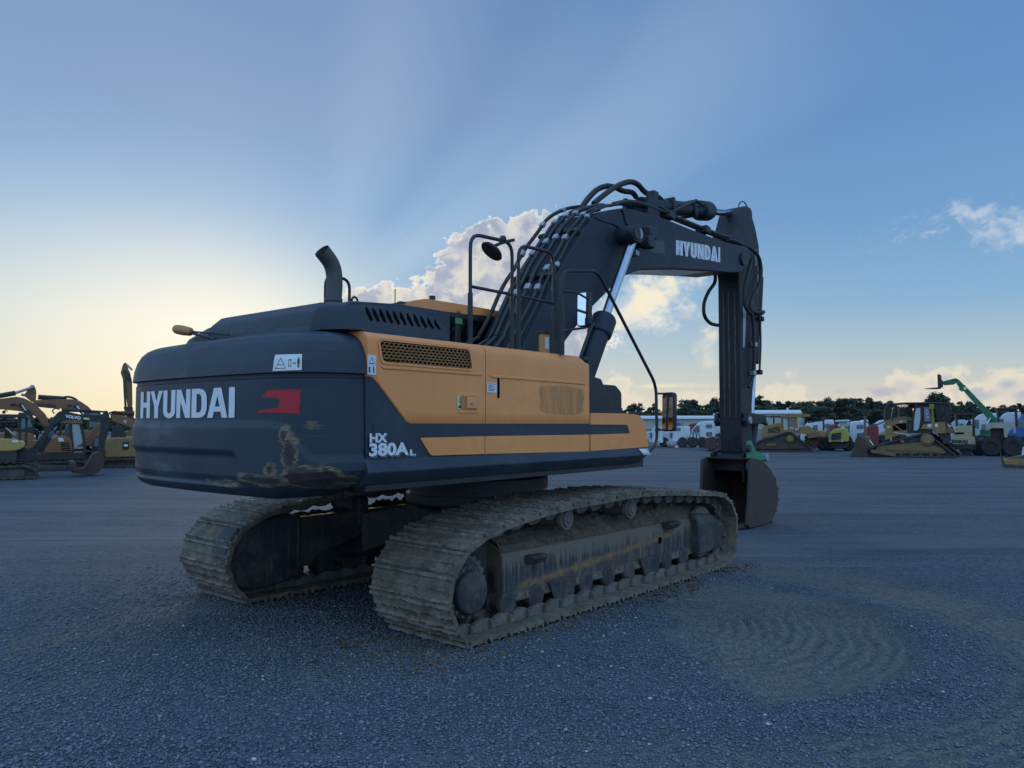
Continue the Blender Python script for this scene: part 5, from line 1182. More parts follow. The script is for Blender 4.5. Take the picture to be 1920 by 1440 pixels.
# centre of the undercarriage
mb = MB(); mb.prism([tuple(v) for v in rounded([V(-.85, -.75), V(.85, -.75), V(.85, .75), V(-.85, .75)], .25)], .56, .88, 'z'); car = ub_(mb, 'car_body', DARKMUD, bevel=.03)
for sx in (-1, 1):
    for sy in (-1, 1):
        mb = MB(); pf = [(.55, .62), (.75, .50), (1.06, .34), (1.06, .80), (.75, .88), (.5, .95)]
        mb.rings([[V(sx * (.3 + w_ * (.9 if y > 1 else .55)), y * sy, z) for y, z in pf] for w_ in (.0, .6, 1.)]); ub_(mb, 'frame_leg', DARKMUD, car, bevel=.03)
sx_ = -.28
mb = MB(); mb.lathe([(0, .78), (.03, .80), (.12, .80), (.12, .76), (.17, .76), (.17, .82), (.29, .82), (.30, .7), (.36, .7)], (sx_, 0, .94), 'z', 64); mb.build('slewing_ring', BLACK, EX, sharp=30)
EX['label'] = EX['label']

# crumbs of dried mud shed round the tracks
rs_ = np.random.RandomState(9); K = 1500
u_ = rs_.uniform(-2.9, 3.0, K); sd_ = np.where(rs_.rand(K) < .72, -1.67 - np.abs(rs_.normal(0, .16, K)), 1.05 - np.abs(rs_.normal(0, .2, K))); rear_ = rs_.rand(K) < .3
u_ = np.where(rear_, -2.35 - np.abs(rs_.normal(0, .3, K)), u_); sd_ = np.where(rear_, rs_.uniform(-1.75, -.6, K), sd_)
cf, sf = UN.f, UN.l; cx_ = UN.o.x + cf.x * u_ + sf.x * sd_; cy_ = UN.o.y + cf.y * u_ + sf.y * sd_
sz_ = np.clip(rs_.lognormal(-4.6, .5, K), .004, .03)
vv = oct_[None] * (1 + .5 * (rs_.rand(K, 6, 1) - .5)) + .25 * (rs_.rand(K, 6, 3) - .5)
P3 = np.stack([vv[..., 0] * sz_[:, None] + cx_[:, None], vv[..., 1] * sz_[:, None] + cy_[:, None], vv[..., 2] * .7 * sz_[:, None] + (sz_ * .4)[:, None]], -1)
me = bpy.data.meshes.new('mud_crumbs'); me.from_pydata([tuple(q) for q in P3.reshape(-1, 3)], [], [tuple(q) for q in (tri_[None] + 6 * np.arange(K)[:, None, None]).reshape(-1, 3)]); me.materials.append(MUD)
o = bpy.data.objects.new('mud_crumbs', me); COL.objects.link(o); o['kind'] = 'stuff'
# ------------------------------------------------------------------ other machines in the yard
CATY = paint('dull_yellow_paint', (.255, .16, .048), .55, grime=.6, gcol=(.11, .085, .05), scale=1.5, streak=.25, bump=.2)
CATY2 = paint('muddy_yellow_paint', (.17, .115, .05), .65, grime=.7, gcol=(.10, .075, .05), scale=2, streak=.3, bump=.3)
ORG2 = paint('weathered_orange_paint', (.20, .098, .042), .5, grime=.5, gcol=(.14, .085, .05), scale=1.3, streak=.2)
CREAM = paint('cream_paint', (.42, .39, .25), .5, grime=.3, gcol=(.16, .14, .09), scale=1.5, streak=.2)
LEMON = paint('lemon_paint', (.36, .345, .065), .45, grime=.25, gcol=(.2, .17, .06), scale=1.5)
GREENP = paint('lift_green_paint', (.012, .13, .055), .45, grime=.2, gcol=(.03, .06, .04), scale=1.2)
WHITEP = paint('white_truck_paint', (.52, .57, .62), .4, grime=.15, gcol=(.3, .31, .32), scale=1)
BLUEP = paint('blue_truck_paint', (.03, .10, .33), .4, grime=.15, scale=1)
REDP = paint('red_truck_paint', (.16, .02, .022), .45, grime=.25, scale=1)
TYRE = paint('tyre_rubber', (.022, .022, .024), .8, grime=.5, gcol=(.08, .07, .06), scale=3)
RUSTY = paint('rusty_steel', (.05, .033, .026), .7, grime=.6, gcol=(.12, .07, .045), scale=2.5, bump=.4)
DARKP = paint('dark_machine_steel', (.022, .022, .024), .55, grime=.4, gcol=(.07, .06, .05), scale=2)
TRACKM = paint('muddy_track', (.05, .042, .035), .8, grime=.7, gcol=(.13, .11, .08), scale=4, bump=.6)
GLASSD = plain('dim_window', (.12, .16, .17), .08)
GLASSL = plain('pale_window', (.34, .40, .40), .12)
WALLM = paint('beige_metal_wall', (.36, .37, .33), .6, grime=.2, scale=.3, streak=.1)
ROOFM = paint('white_metal_roof', (.62, .66, .66), .45, grime=.15, scale=.3)
class Spot:
    """a place on the ground: pixel column and ground row of the photograph give distance and scale; local x runs right, y away, z up"""
    def __init__(s, px, py, name, label, cat, group=None, rz=0):
        g_ = ground(px, py); s.px, s.py = px, py; s.k = F / g_.y; az_ = math.atan2(g_.x, g_.y); s.c = math.cos(az_); s.t = thing(name, label, cat, g_, -az_, group)
    def p(s, px, py): return ((px - s.px) / s.k * s.c, (s.py - py) / s.k)
    def pts(s, *a): return [s.p(*q) for q in a]
    def pr(s, name, pts, y0, y1, m, par=None, r=0, bevel=.02, **k):
        mb = MB(); o = s.pts(*pts)
        if r: o = [tuple(v) for v in rounded([V(*q) for q in o], r)]
        mb.prism(o, y0, y1); return mb.build(name, m, par or s.t, bevel=bevel, **k)
    def tb(s, name, pts, y, r, m, par=None, bend=0, smooth=0):
        o = [V(s.p(*q)[0], y if not isinstance(y, (list, tuple)) else y[i], s.p(*q)[1]) for i, q in enumerate(pts)]
        if bend: o = rpath(o, bend)
        mb = MB(); mb.tube(o, r, 8, smooth=smooth); return mb.build(name, m, par or s.t)
    def bar(s, name, a, b, y, w, m, par=None, dy=None):
        """square bar between two pixels"""
        A, B = V(*s.p(*a)), V(*s.p(*b)); n_ = V(-(B - A).y, (B - A).x).normalized() * w / 2; dy = dy or w
        mb = MB(); mb.prism([tuple(q) for q in (A + n_, B + n_, B - n_, A - n_)], y, y + dy); return mb.build(name, m, par or s.t, bevel=.01)
    def disc(s, name, c, r, y0, y1, m, par=None, seg=24):
        x, z = s.p(*c); mb = MB(); mb.cyl((x, y0, z), (x, y1, z), r / s.k, seg); return mb.build(name, m, par or s.t, bevel=.015)
    def letters(s, txt, a, b, h, y, m, par=None, offset=.05, aspect=None):
        xa, za = s.p(*a); xb, zb3 = s.p(*b); ang = math.atan2(zb3 - za, xb - xa)
        M = Matrix.Translation(V(xa, y, za)) @ Matrix.Rotation(-ang, 4, 'Y') @ Matrix.Rotation(R(90), 4, 'X')
        return words(txt, 'lettering', m, par or s.t, M, h / s.k, math.hypot(xb - xa, zb3 - za), offset=offset)
def wheel(par, c, r, w_, axis='y', rim=.55, m=None, rimm=None, seg=28, lugs=0):
    """tyre with shoulders, rim set in as its child; c is the hub"""
    mb = MB(); q = rim * r
    mb.lathe([(-w_ * .42, q), (-w_ * .5, q * 1.12), (-w_ * .5, r * .86), (-w_ * .40, r * .965), (-w_ * .15, r), (w_ * .15, r), (w_ * .40, r * .965), (w_ * .5, r * .86), (w_ * .5, q * 1.12), (w_ * .42, q)], c, axis, seg)
    for k in range(lugs):
        a = 2 * math.pi * k / lugs
        for sd in (-1, 1):
            aa = a + (0 if sd < 0 else math.pi / lugs); d = V(math.cos(aa), 0, math.sin(aa)) if axis == 'y' else V(0, math.cos(aa), math.sin(aa)); ax = V(0, 1, 0) if axis == 'y' else V(1, 0, 0)
            M = Matrix((d.cross(ax), ax, d)).transposed(); mb.box(Vector(c) + d * r * 1.0 + ax * sd * w_ * .24, (r * .09, w_ * .5, r * .09), M=M @ Matrix.Rotation(.5 * sd, 3, 'Z'))
    t = mb.build('wheel', m or TYRE, par, sharp=40)
    mb = MB(); e = w_ * .5
    mb.lathe([(-e * .7, .01), (-e * .7, q * .35), (-e * .35, q * .5), (-e * .35, q * .9), (-e * .9, q * 1.0), (-e * .9, q * 1.02), (e * .9, q * 1.02), (e * .35, q * .9), (e * .35, .01)], c, axis, 20); mb.build('rim', rimm or STEELZ, t, sharp=35)
    return t
def crawler(S_, pts, y0, y1, name='crawler_track', m=None, pitch=.2, rad=None, inner=None):
    """track belt round a traced outline with raised grousers, and its side web"""
    o = S_.pts(*pts); o = [tuple(v) for v in rounded([V(*q) for q in o], rad or .3, 5)]
    L = []; P_ = [V(*q) for q in o]
    for a, b in zip(P_, P_[1:] + P_[:1]):
        nseg = max(1, int((b - a).length / .05)); L += [a.lerp(b, i / nseg) for i in range(nseg)]
    c = sum(L, V(0, 0)) / len(L); acc_ = 0; g_ = []; th_ = .10
    mb = MB(); out = []; inn_ = []
    for i, p_ in enumerate(L):
        d = (L[(i + 1) % len(L)] - L[i - 1]).normalized(); nn = V(d.y, -d.x); nn = nn if nn.dot(p_ - c) > 0 else -nn
        if i: acc_ += (p_ - L[i - 1]).length
        hgt_ = .035 if (acc_ / pitch) % 1 < .28 else 0
        out.append(p_ - nn * (.035 - hgt_)); inn_.append(p_ - nn * th_)
    mb.rings([[V(q.x, y, q.y) for q in r_] for r_, y in ((out, y0), (out, y1), (inn_, y1), (inn_, y0))], cap=False, wrap=True)
    t = mb.build(name, m or TRACKM, S_.t, sharp=30)
    mb = MB(); mb.prism([tuple(q) for q in inn_[::3]], (y0 * 2 + y1) / 3, (y0 + 2 * y1) / 3); mb.build('track_web', DARKMUD, t)
    return t

# ---- left: compact excavator with the dark boom, nearest of that group
s = Spot(20, 897, 'compact_excavator', 'small yellow and grey excavator with open canopy and dark boom lettered in white', 'excavator')
yf, yb = -.95, .95
crawler(s, ((-70, 872), (50, 868), (70, 878), (74, 890), (66, 897), (-70, 897)), yf, yf + .4); crawler(s, ((-70, 872), (50, 868), (70, 878), (74, 890), (66, 897), (-70, 897)), yb - .4, yb)
s.pr('track_frame', ((-60, 878), (40, 876), (48, 884), (44, 892), (-60, 892)), yf + .06, yf + .3, DARKMUD)
s.pr('hood', ((-70, 822), (20, 822), (38, 826), (46, 832), (44, 838), (28, 845), (-70, 846)), yf + .05, yb - .2, paint('mini_yellow', (.42, .28, .07), .45, grime=.25, scale=1.6), r=.12, bevel=.05)
s.pr('skirt', ((-70, 846), (30, 845), (30, 866), (-70, 868)), yf + .08, yb - .2, DARKP, r=.06)
s.pr('slew_base', ((20, 838), (46, 838), (62, 850), (62, 866), (20, 866)), -.5, .3, DARKP, bevel=.03)
s.pr('hood_sticker', ((20, 824), (31, 824.5), (32, 829), (21, 829)), yf + .04, yf + .06, STICK, bevel=0)
for a, b in (((-10, 822), (-4, 781)), ((46, 836), (46, 784)), ((34, 826), (34, 782))): s.bar('canopy_post', a, b, yf + .15, .07, DARKP)
s.pr('canopy', ((-70, 777), (40, 778), (50, 783), (50, 788), (38, 784), (-70, 783)), yf, yb - .1, DARKP, r=.05)
s.pr('seat', ((5, 826), (22, 826), (18, 812), (10, 806), (6, 806)), -.2, .25, BLACK, r=.05)
s.tb('work_lamp_stalk', ((2, 776), (3, 772), (8, 770), (11, 773)), yf + .2, .014, DARKP); s.disc('work_lamp', (4, 774), 3, yf + .1, yf + .25, DARKP)
s.bar('control_lever', (8, 802), (26, 816), yf + .2, .03, WHITEP); 
bmz = s.pr('boom', ((55, 846), (64, 852), (72, 848), (100, 800), (112, 791), (135, 787), (195, 792), (204, 790), (207, 780), (204, 774), (190, 778), (150, 777), (117, 770), (108, 772), (99, 782), (78, 815)), -.12, .12, DARKP, r=.05, bevel=.02)
s.letters('VOLVO', (121, 783.2), (152, 787), 5.6, -.124, WHITE, bmz, .07)
s.pr('height_sticker', ((158, 783), (170, 784), (170, 788), (158, 787)), -.126, -.12, YEL, bmz, bevel=0)
s.tb('boom_cylinder', ((74, 850), (92, 822)), -.03, .07, DARKP); s.tb('cylinder_rod', ((92, 822), (106, 799)), -.03, .04, CHROME)
s.tb('arm_cylinder', ((114, 769), (172, 770)), 0, .055, DARKP); s.tb('cylinder_rod', ((172, 770), (204, 772)), 0, .03, RUSTY)
s.pr('arm', ((200, 770), (207, 769), (212, 778), (211, 800), (201, 840), (195, 845), (190, 842), (192, 815), (195, 790)), -.1, .1, DARKP, r=.04)
s.tb('bucket_cylinder', ((209, 790), (207, 815), (201, 832)), 0, .05, DARKP)
s.pr('bucket_link', ((192, 838), (205, 848), (207, 852), (198, 862), (190, 858)), -.1, .1, DARKP)
mbk = s.pr('bucket', ((180, 852), (196, 850), (203, 866), (200, 880), (190, 891), (178, 894), (160, 893), (134, 888), (140, 884), (164, 880)), -.35, .35, RUSTY, r=.1)
s.pr('dozer_blade', ((134, 868), (142, 867), (144, 884), (136, 884)), yf - .05, yb + .05, RUSTY); s.pr('blade_arm', ((60, 870), (138, 876), (138, 882), (60, 880)), -.6, -.45, DARKMUD)
s.tb('hose', ((100, 776), (96, 770), (102, 766), (110, 768)), -.05, .02, RUBBER, smooth=4); s.tb('hose', ((204, 777), (214, 776), (215, 790), (208, 808)), -.08, .02, RUBBER, smooth=4)

# ---- left, behind it: orange excavator with cab
s = Spot(120, 880, 'small_orange_excavator', 'orange cab excavator with louvred rear, half hidden behind the small dark boom', 'excavator')
crawler(s, ((52, 862), (150, 860), (166, 866), (168, 878), (160, 881), (56, 881)), -1.1, -.6); crawler(s, ((52, 862), (150, 860), (166, 866), (168, 878), (160, 881), (56, 881)), .6, 1.1)
s.pr('body_platform', ((60, 848), (158, 848), (158, 860), (60, 862)), -1.0, 1.0, DARKP)
od = s.pr('engine_door', ((84, 848), (88, 826), (98, 818), (124, 817), (132, 824), (135, 848)), -1.02, .9, ORG2, r=.12, bevel=.05)
for k in range(5): s.bar('louvre', (112 + k * .6, 829 + k * 3.4), (128 + k * .9, 830.5 + k * 3.4), -1.035, .035, DARKHOLE, od, .02)
s.pr('door_sticker', ((107, 820), (117, 820.5), (118, 827), (109, 827)), -1.03, -1.02, STICK, od, bevel=0)
s.pr('cab_frame', ((100, 850), (112, 795), (118, 788), (150, 790), (158, 820), (160, 850), (154, 850), (153, 822), (146, 795), (121, 794), (116, 800), (107, 850)), -.95, -.87, DARKP, bevel=.01)
s.pr('cab_frame', ((126, 795), (131, 795), (138, 850), (133, 850)), -.95, -.88, DARKP, bevel=.01)
s.pr('cab_roof', ((112, 794), (116, 787), (150, 788), (153, 795)), -.97, .1, ORG2, r=.05)
s.pr('cab_window', ((121, 795), (127, 795), (133, 846), (109, 846)), -.91, -.90, glass('dim_cab_glass', (.45, .5, .48)), bevel=0); s.pr('cab_window', ((132, 795), (146, 796), (153, 830), (138, 838)), -.91, -.90, GLASSL, bevel=0)
s.pr('arm', ((178, 796), (187, 793), (186, 806), (160, 838), (152, 838), (152, 833), (172, 808)), .3, .55, ORG2, r=.05)
s.bar('counterweight', (62, 842), (86, 842), -.9, .7, ORG2, dy=1.6)

# ---- left, far: large orange excavators with their booms over the rest
def boom_machine(px, py, name, label, shape, cyl, rod, tip, txt=None, body=None, m=ORG2, y=0):
    s = Spot(px, py, name, label, 'excavator')
    x0, x1 = body
    crawler(s, ((x0, py - 24), (x1, py - 24), (x1 + 8, py - 16), (x1 + 6, py), (x0 - 2, py), (x0 - 6, py - 14)), -1.4, -.8); crawler(s, ((x0, py - 24), (x1, py - 24), (x1 + 8, py - 16), (x1 + 6, py), (x0 - 2, py), (x0 - 6, py - 14)), .8, 1.4)
    s.pr('upper_body', ((x0 - 4, py - 58), (x1 - 12, py - 60), (x1, py - 52), (x1, py - 30), (x0 - 4, py - 30)), -1.3, 1.3, m, r=.15, bevel=.05)
    s.pr('cab', ((x1 - 34, py - 96), (x1 - 12, py - 95), (x1 - 4, py - 70), (x1 - 4, py - 34), (x1 - 34, py - 34)), -1.25, -.2, DARKP, r=.1); s.pr('cab_window', ((x1 - 31, py - 91), (x1 - 14, py - 90), (x1 - 8, py - 70), (x1 - 31, py - 64)), -1.27, -1.255, GLASSD, bevel=0)
    b = s.pr('boom', shape, y - .28, y + .28, m, r=.08)
    s.tb('arm_cylinder', cyl, y, .11, DARKP); s.tb('cylinder_rod', rod, y, .06, STEELZ)
    s.pr('arm', tip, y - .22, y + .22, m, r=.08)
    if txt: s.letters(txt, (71, 763.5), (102, 765.5), 6.2, y - .29, INK, b, .08)
    return s, b
s, b = boom_machine(150, 866, 'large_orange_excavator', 'big orange excavator whose dark lettered boom lies level above the small cab excavator', ((62, 752), (100, 750), (130, 749), (146, 752), (163, 763), (186, 788), (186, 806), (172, 806), (160, 784), (146, 770), (120, 767), (90, 766), (62, 763)), ((70, 746), (110, 748), (122, 749)), ((64, 745), (40, 742)), ((45, 744), (56, 725), (62, 724), (67, 734), (66, 752), (60, 756)), 'HYUNDAI', (110, 196))
s.tb('hose', ((112, 748), (122, 745), (134, 747), (142, 752)), -.1, .05, RUBBER, smooth=4); s.disc('boom_pivot', (140, 762), 4, -.34, .34, DARKP); s.pr('boom_lamp', ((124, 759), (132, 760), (131, 763), (124, 762)), -.36, -.28, DARKP)
s.tb('boom_cylinder', ((172, 800), (158, 782)), -.42, .12, DARKP); s.tb('cylinder_rod', ((158, 782), (140, 762)), -.42, .07, CHROME)
s2, b = boom_machine(60, 870, 'old_orange_excavator', 'weathered orange excavator at the far left with its boom bent down behind the canopy', ((-40, 748), (0, 748), (28, 744), (42, 747), (62, 757), (84, 778), (92, 800), (78, 800), (66, 782), (46, 774), (32, 771), (0, 768), (-40, 768)), ((-20, 744), (0, 742), (25, 737)), ((25, 737), (58, 725)), ((-60, 730), (-46, 726), (-30, 760), (-44, 790), (-58, 780)), None, (-30, 66), ORG2, .6)
s2.disc('boom_pivot', (36, 760), 4, .26, .94, DARKP); s2.tb('boom_cylinder', ((58, 790), (46, 770)), .2, .12, DARKP); s2.tb('cylinder_rod', ((46, 772), (37, 760)), .2, .06, CHROME); s2.pr('boom_lamp', ((16, 757), (28, 757), (28, 760), (16, 760)), .2, .3, DARKP)
# ---- left, beside the counterweight
s = Spot(222, 874, 'yellow_excavator', 'yellow excavator end with a black square badge, showing beside the slate counterweight', 'excavator')
crawler(s, ((196, 856), (300, 856), (306, 866), (300, 874), (196, 874), (190, 866)), -1.3, -.7)
yb_ = s.pr('counterweight', ((196, 828), (204, 820), (300, 818), (300, 856), (196, 856)), -1.2, 1.2, CATY, r=.1, bevel=.05)
s.pr('badge', ((229, 828), (240, 827), (240, 841), (229, 842)), -1.24, -1.2, BLACK, yb_, r=.05); s.pr('badge_mark', ((231, 832), (238, 832), (238, 836), (231, 836)), -1.26, -1.24, WHITE, yb_, bevel=0)
s.pr('boom', ((206, 778), (226, 779), (280, 800), (280, 815), (232, 798), (208, 790)), .2, .6, ORG2, r=.05); s.letters('C', (229, 792), (235, 794), 5, .19, WHITE, None); s.tb('boom_cylinder', ((206, 776), (250, 775)), .4, .1, RUSTY); s.tb('hose', ((202, 775), (212, 772), (226, 774)), .3, .03, RUBBER, smooth=3)
s.pr('cab', ((210, 800), (228, 798), (236, 820), (206, 822)), -.9, .3, DARKP, r=.1)
s = Spot(236, 866, 'raised_arm_excavator', 'muddy yellow excavator arm raised upright beside the counterweight, highest at left', 'excavator')
crawler(s, ((225, 846), (330, 846), (338, 856), (330, 866), (225, 866), (218, 856)), -1.3, -.7); s.pr('upper_body', ((232, 808), (330, 806), (330, 838), (232, 840)), -1.2, 1.2, CATY2, r=.1)
s.pr('arm', ((226, 684), (230, 680), (233, 682), (236, 692), (240, 700), (244, 716), (246, 760), (241, 769), (237, 767), (232, 735), (226, 710), (222, 700)), -.2, .2, CATY2, r=.06)
s.pr('bucket_link', ((228, 694), (240, 700), (242, 716), (234, 712)), -.26, -.2, DARKMUD); s.tb('bucket_cylinder', ((229, 712), (231, 740), (233, 764)), -.24, .05, DARKMUD); s.tb('cylinder_rod', ((233, 684), (244, 694)), 0, .05, CHROME); s.pr('arm_foot', ((229, 764), (246, 762), (250, 790), (262, 812), (242, 812), (236, 785)), -.2, .2, RUSTY)
# more plant crowded behind, dark against the light
def far_digger(px, py, flip, label, m, hgt=1.):
    s = Spot(px, py, 'parked_excavator', label, 'excavator', 'dark excavators crowded at the back of the left row'); q = lambda *a: tuple((px + flip * u * hgt, py - v * hgt) for u, v in a)
    crawler(s, q((-34, 14), (30, 14), (36, 8), (32, 0), (-34, 0), (-38, 7)), -1.2, -.7, rad=.2); crawler(s, q((-34, 14), (30, 14), (36, 8), (32, 0), (-34, 0), (-38, 7)), .7, 1.2, rad=.2)
    s.pr('upper_body', q((-40, 34), (-34, 42), (4, 42), (10, 38), (10, 18), (-40, 18)), -1.1, 1.1, m, r=.12, bevel=.04); s.pr('cab', q((4, 18), (4, 62), (10, 66), (26, 64), (32, 40), (32, 18)), -1.05, -.1, DARKP, r=.1); s.pr('cab_window', q((8, 40), (8, 60), (24, 60), (28, 40)), -1.08, -1.04, GLASSD, bevel=0)
    s.pr('boom', q((22, 24), (30, 22), (52, 62), (78, 70), (104, 62), (102, 56), (76, 62), (58, 54), (38, 22)), .1, .5, m, r=.05); s.pr('arm', q((98, 66), (106, 64), (100, 34), (88, 18), (84, 22), (94, 38)), .15, .45, m, r=.03); s.pr('bucket', q((82, 22), (94, 24), (98, 10), (86, 2), (74, 6), (84, 10)), -.2, .8, RUSTY, r=.06)
    s.tb('boom_cylinder', q((34, 24), (50, 44)), 0, .09, DARKP); s.tb('arm_cylinder', q((60, 66), (84, 72)), .3, .08, DARKP); s.tb('cylinder_rod', q((84, 72), (102, 66)), .3, .05, CHROME)
far_digger(96, 868, -1, 'dark grey excavator facing left behind the orange engine door', DARKP, .8)
far_digger(196, 866, -1, 'brown excavator with folded arm in the gap left of the yellow excavator', RUSTY, .75)
far_digger(-20, 868, 1, 'dark excavator cut by the left edge behind the compact one', DARKP, .9)
# a dark roofed shed of machines at the back of the row
for k, (x0, x1, yt, py, lab) in enumerate(((-30, 60, 790, 862, 'dark roofed loader standing behind the canopy at the far left'),)):
    s = Spot(30, py, 'wheel_loader', lab, 'loader'); s.pr('body', ((x0, 805), (x1, 803), (x1 + 6, 812), (x1 + 6, 845), (x0, 845)), -1, 1, DARKP, r=.1, bevel=.04); s.pr('roof', ((x0, yt), (x1 - 10, yt), (x1 - 8, yt + 4), (x0, yt + 4)), -1, 1, DARKP)
    for px in (x0 + 6, x1 - 16, 18): s.bar('roof_post', (px, 805), (px, yt + 3), -.9, .08, DARKP)
    for px in (-5, 55): wheel(s.t, (*[s.p(px, 850)[0]], -.9, 12 / s.k), 12 / s.k, .4)
for px, py, hgt, lab in ((205, 858, 1.3, 'grey bush of scrub at the foot of the yellow excavator'),): pass

# ---- right: the bulldozer with yellow cab beside the black arm
def dozer(s, sc, cage):
    pass
s = Spot(1460, 846, 'bulldozer', 'yellow bulldozer with flat yellow cab roof, standing just right of the black arm', 'bulldozer')
tri_ = ((1408, 838), (1424, 824), (1476, 809), (1486, 809), (1500, 822), (1524, 840), (1522, 846), (1410, 846))
crawler(s, tri_, -1.2, -.65, rad=.25); crawler(s, tri_, .65, 1.2, rad=.25)
s.pr('track_frame', ((1418, 834), (1440, 828), (1500, 830), (1512, 840), (1420, 842)), -1.15, -.8, RUSTY, r=.1); s.pr('frame_plate', ((1438, 832), (1456, 831), (1456, 834), (1438, 835)), -1.17, -1.14, CATY, bevel=.01)
dh = s.disc('drive_sprocket', (1481, 822), 7, -1.24, -.7, CATY2); s.disc('sprocket_hub', (1481, 822), 4.5, -1.28, -1.2, CATY, dh)
bd = s.pr('engine_hood', ((1430, 800), (1462, 793), (1466, 795), (1466, 811), (1450, 815), (1428, 822)), -.7, .7, CATY, r=.08, bevel=.03)
s.pr('side_grille', ((1441, 803), (1462, 799), (1463, 811), (1441, 812)), -.72, -.69, RUSTY, bd, bevel=.005); s.bar('grille_brace', (1444, 801), (1460, 811), -.74, .04, CATY, bd, .03)
s.pr('cab_frame', ((1465, 783), (1469, 782), (1470, 808), (1466, 809)), -.7, .7, CATY2); s.pr('cab_frame', ((1488, 779), (1494, 779), (1496, 803), (1489, 806)), -.72, .7, CATY); s.pr('cab_frame', ((1477, 782), (1480, 782), (1481, 806), (1478, 807)), -.72, -.62, CATY2)
s.pr('cab_window', ((1470, 783), (1477, 782), (1478, 806), (1470, 807)), -.69, -.67, GLASSL, bevel=0); s.pr('cab_window', ((1480, 783), (1488, 781), (1489, 800), (1481, 801)), -.69, -.67, GLASSD, bevel=0); s.pr('cab_window', ((1497, 784), (1507, 784), (1509, 797), (1498, 798)), -.69, .6, glass('clear_cab_glass', (.6, .68, .66)), bevel=0)
s.pr('cab_roof', ((1464, 781), (1488, 777), (1518, 777), (1519, 782), (1488, 783), (1466, 784)), -.85, .85, CATY, r=.02); s.pr('roof_canopy', ((1432, 781), (1466, 780), (1466, 783), (1432, 783)), -.6, .6, DARKP); s.bar('exhaust_stack', (1452, 795), (1452, 779), -.2, .09, DARKP)
rb_ = s.pr('rear_body', ((1468, 806), (1496, 803), (1516, 798), (1525, 806), (1530, 816), (1512, 814), (1492, 812), (1482, 809), (1466, 811)), -.75, .75, CATY, r=.06, bevel=.03)
bp_ = s.pr('badge', ((1490, 803), (1501, 802), (1499, 807.5), (1489, 808)), -.78, -.75, plain('badge_dark_red', (.10, .02, .02), .4), rb_, bevel=.005); s.letters('CAT', (1490.5, 806.6), (1498.5, 806), 3.4, -.785, WHITE, bp_, .08)
s.pr('ripper', ((1508, 818), (1530, 812), (1538, 816), (1536, 822), (1530, 836), (1526, 842), (1520, 836), (1512, 828)), -.4, .4, RUSTY)
s.pr('ripper_beam', ((1512, 812), (1534, 808), (1536, 818), (1514, 822)), -.9, .9, CATY2, r=.05)
s.pr('push_arm', ((1340, 834), (1420, 836), (1420, 842), (1340, 841)), -1.45, -1.25, RUSTY); s.pr('blade', ((1322, 822), (1336, 819), (1345, 822), (1340, 832), (1346, 842), (1332, 843), (1320, 840), (1324, 832)), -1.7, 1.7, RUSTY, r=.06)

# ---- right: the nearer bulldozer with a black forestry cage
s = Spot(1700, 856, 'caged_bulldozer', 'yellow crawler bulldozer with black brush cage over its hood and cab', 'bulldozer')
tri2 = ((1622, 844), (1640, 834), (1728, 811), (1742, 812), (1752, 820), (1790, 850), (1788, 856), (1626, 856))
crawler(s, tri2, -1.25, -.6, rad=.25); tri3 = tuple((x + 12, y) for x, y in tri2); crawler(s, tri3, .7, 1.3, rad=.25)
tf_ = s.pr('track_frame', ((1646, 836), (1730, 828), (1764, 838), (1772, 848), (1640, 850)), -1.18, -.8, CATY2, r=.08); s.pr('frame_rail', ((1662, 836), (1760, 838), (1762, 846), (1664, 844)), -1.22, -1.16, CATY2, tf_, r=.05)
for px in (1656, 1672, 1690, 1708, 1726, 1744, 1758): s.disc('track_roller', (px, 851), 3.4, -1.2, -.8, TRACKM, tf_, 14)
dh = s.disc('drive_sprocket', (1738, 823), 11, -1.3, -.7, CATY2); s.disc('sprocket_hub', (1738, 823), 7, -1.36, -1.28, CATY, dh); s.disc('carrier_roller', (1693, 827), 3.5, -1.22, -.8, CATY2, tf_, 14); s.disc('idler_wheel', (1657, 846), 5.5, -1.25, -.8, CATY2, tf_, 18)
hd_ = s.pr('engine_hood', ((1661, 790), (1700, 787), (1702, 790), (1702, 812), (1680, 818), (1661, 826)), -.75, .75, CATY, r=.06, bevel=.03)
s.pr('side_opening', ((1676, 796), (1701, 793), (1701, 806), (1676, 808)), -.77, -.745, DARKHOLE, hd_, bevel=0); s.bar('opening_brace', (1676, 795), (1692, 807), -.80, .06, CATY, hd_, .04); s.bar('grab_bar', (1678, 811), (1708, 816), -.9, .04, WHITEP, hd_); s.letters('CAT', (1688, 792.4), (1695, 791.6), 2.2, -.76, WHITE, hd_, .08); s.bar('exhaust_stack', (1687, 786), (1687, 766), .1, .08, CATY2); s.pr('hood_plate', ((1665, 800), (1671, 799.5), (1671, 801.5), (1665, 802)), -.77, -.75, WHITE, hd_, bevel=0)
s.pr('hood_cover', ((1664, 787), (1694, 781), (1712, 783), (1712, 789), (1664, 790)), -.5, .5, CATY2, r=.05)
s.pr('cab_door', ((1712, 809), (1713, 790), (1718, 765), (1729, 763), (1730, 784), (1727, 804), (1722, 809)), -.8, -.72, DARKP, r=.03); s.pr('door_window', ((1714, 807), (1715, 790), (1719, 767), (1727, 766), (1727, 784), (1724, 802), (1720, 807)), -.82, -.79, GLASSL, r=.02, bevel=0)
s.pr('cab', ((1702, 812), (1703, 794), (1712, 792), (1716, 764), (1720, 762), (1744, 760), (1748, 792), (1748, 812)), -.71, .7, DARKP, r=.04); s.pr('cab_window', ((1734, 765), (1743, 765), (1746, 784), (1745, 791), (1734, 790)), -.74, -.70, GLASSD, bevel=0)
for k in range(3): s.disc('window_mark', (1739 + k * .6, 771 + k * 6), 2, -.75, -.735, GLASSL, None, 12)
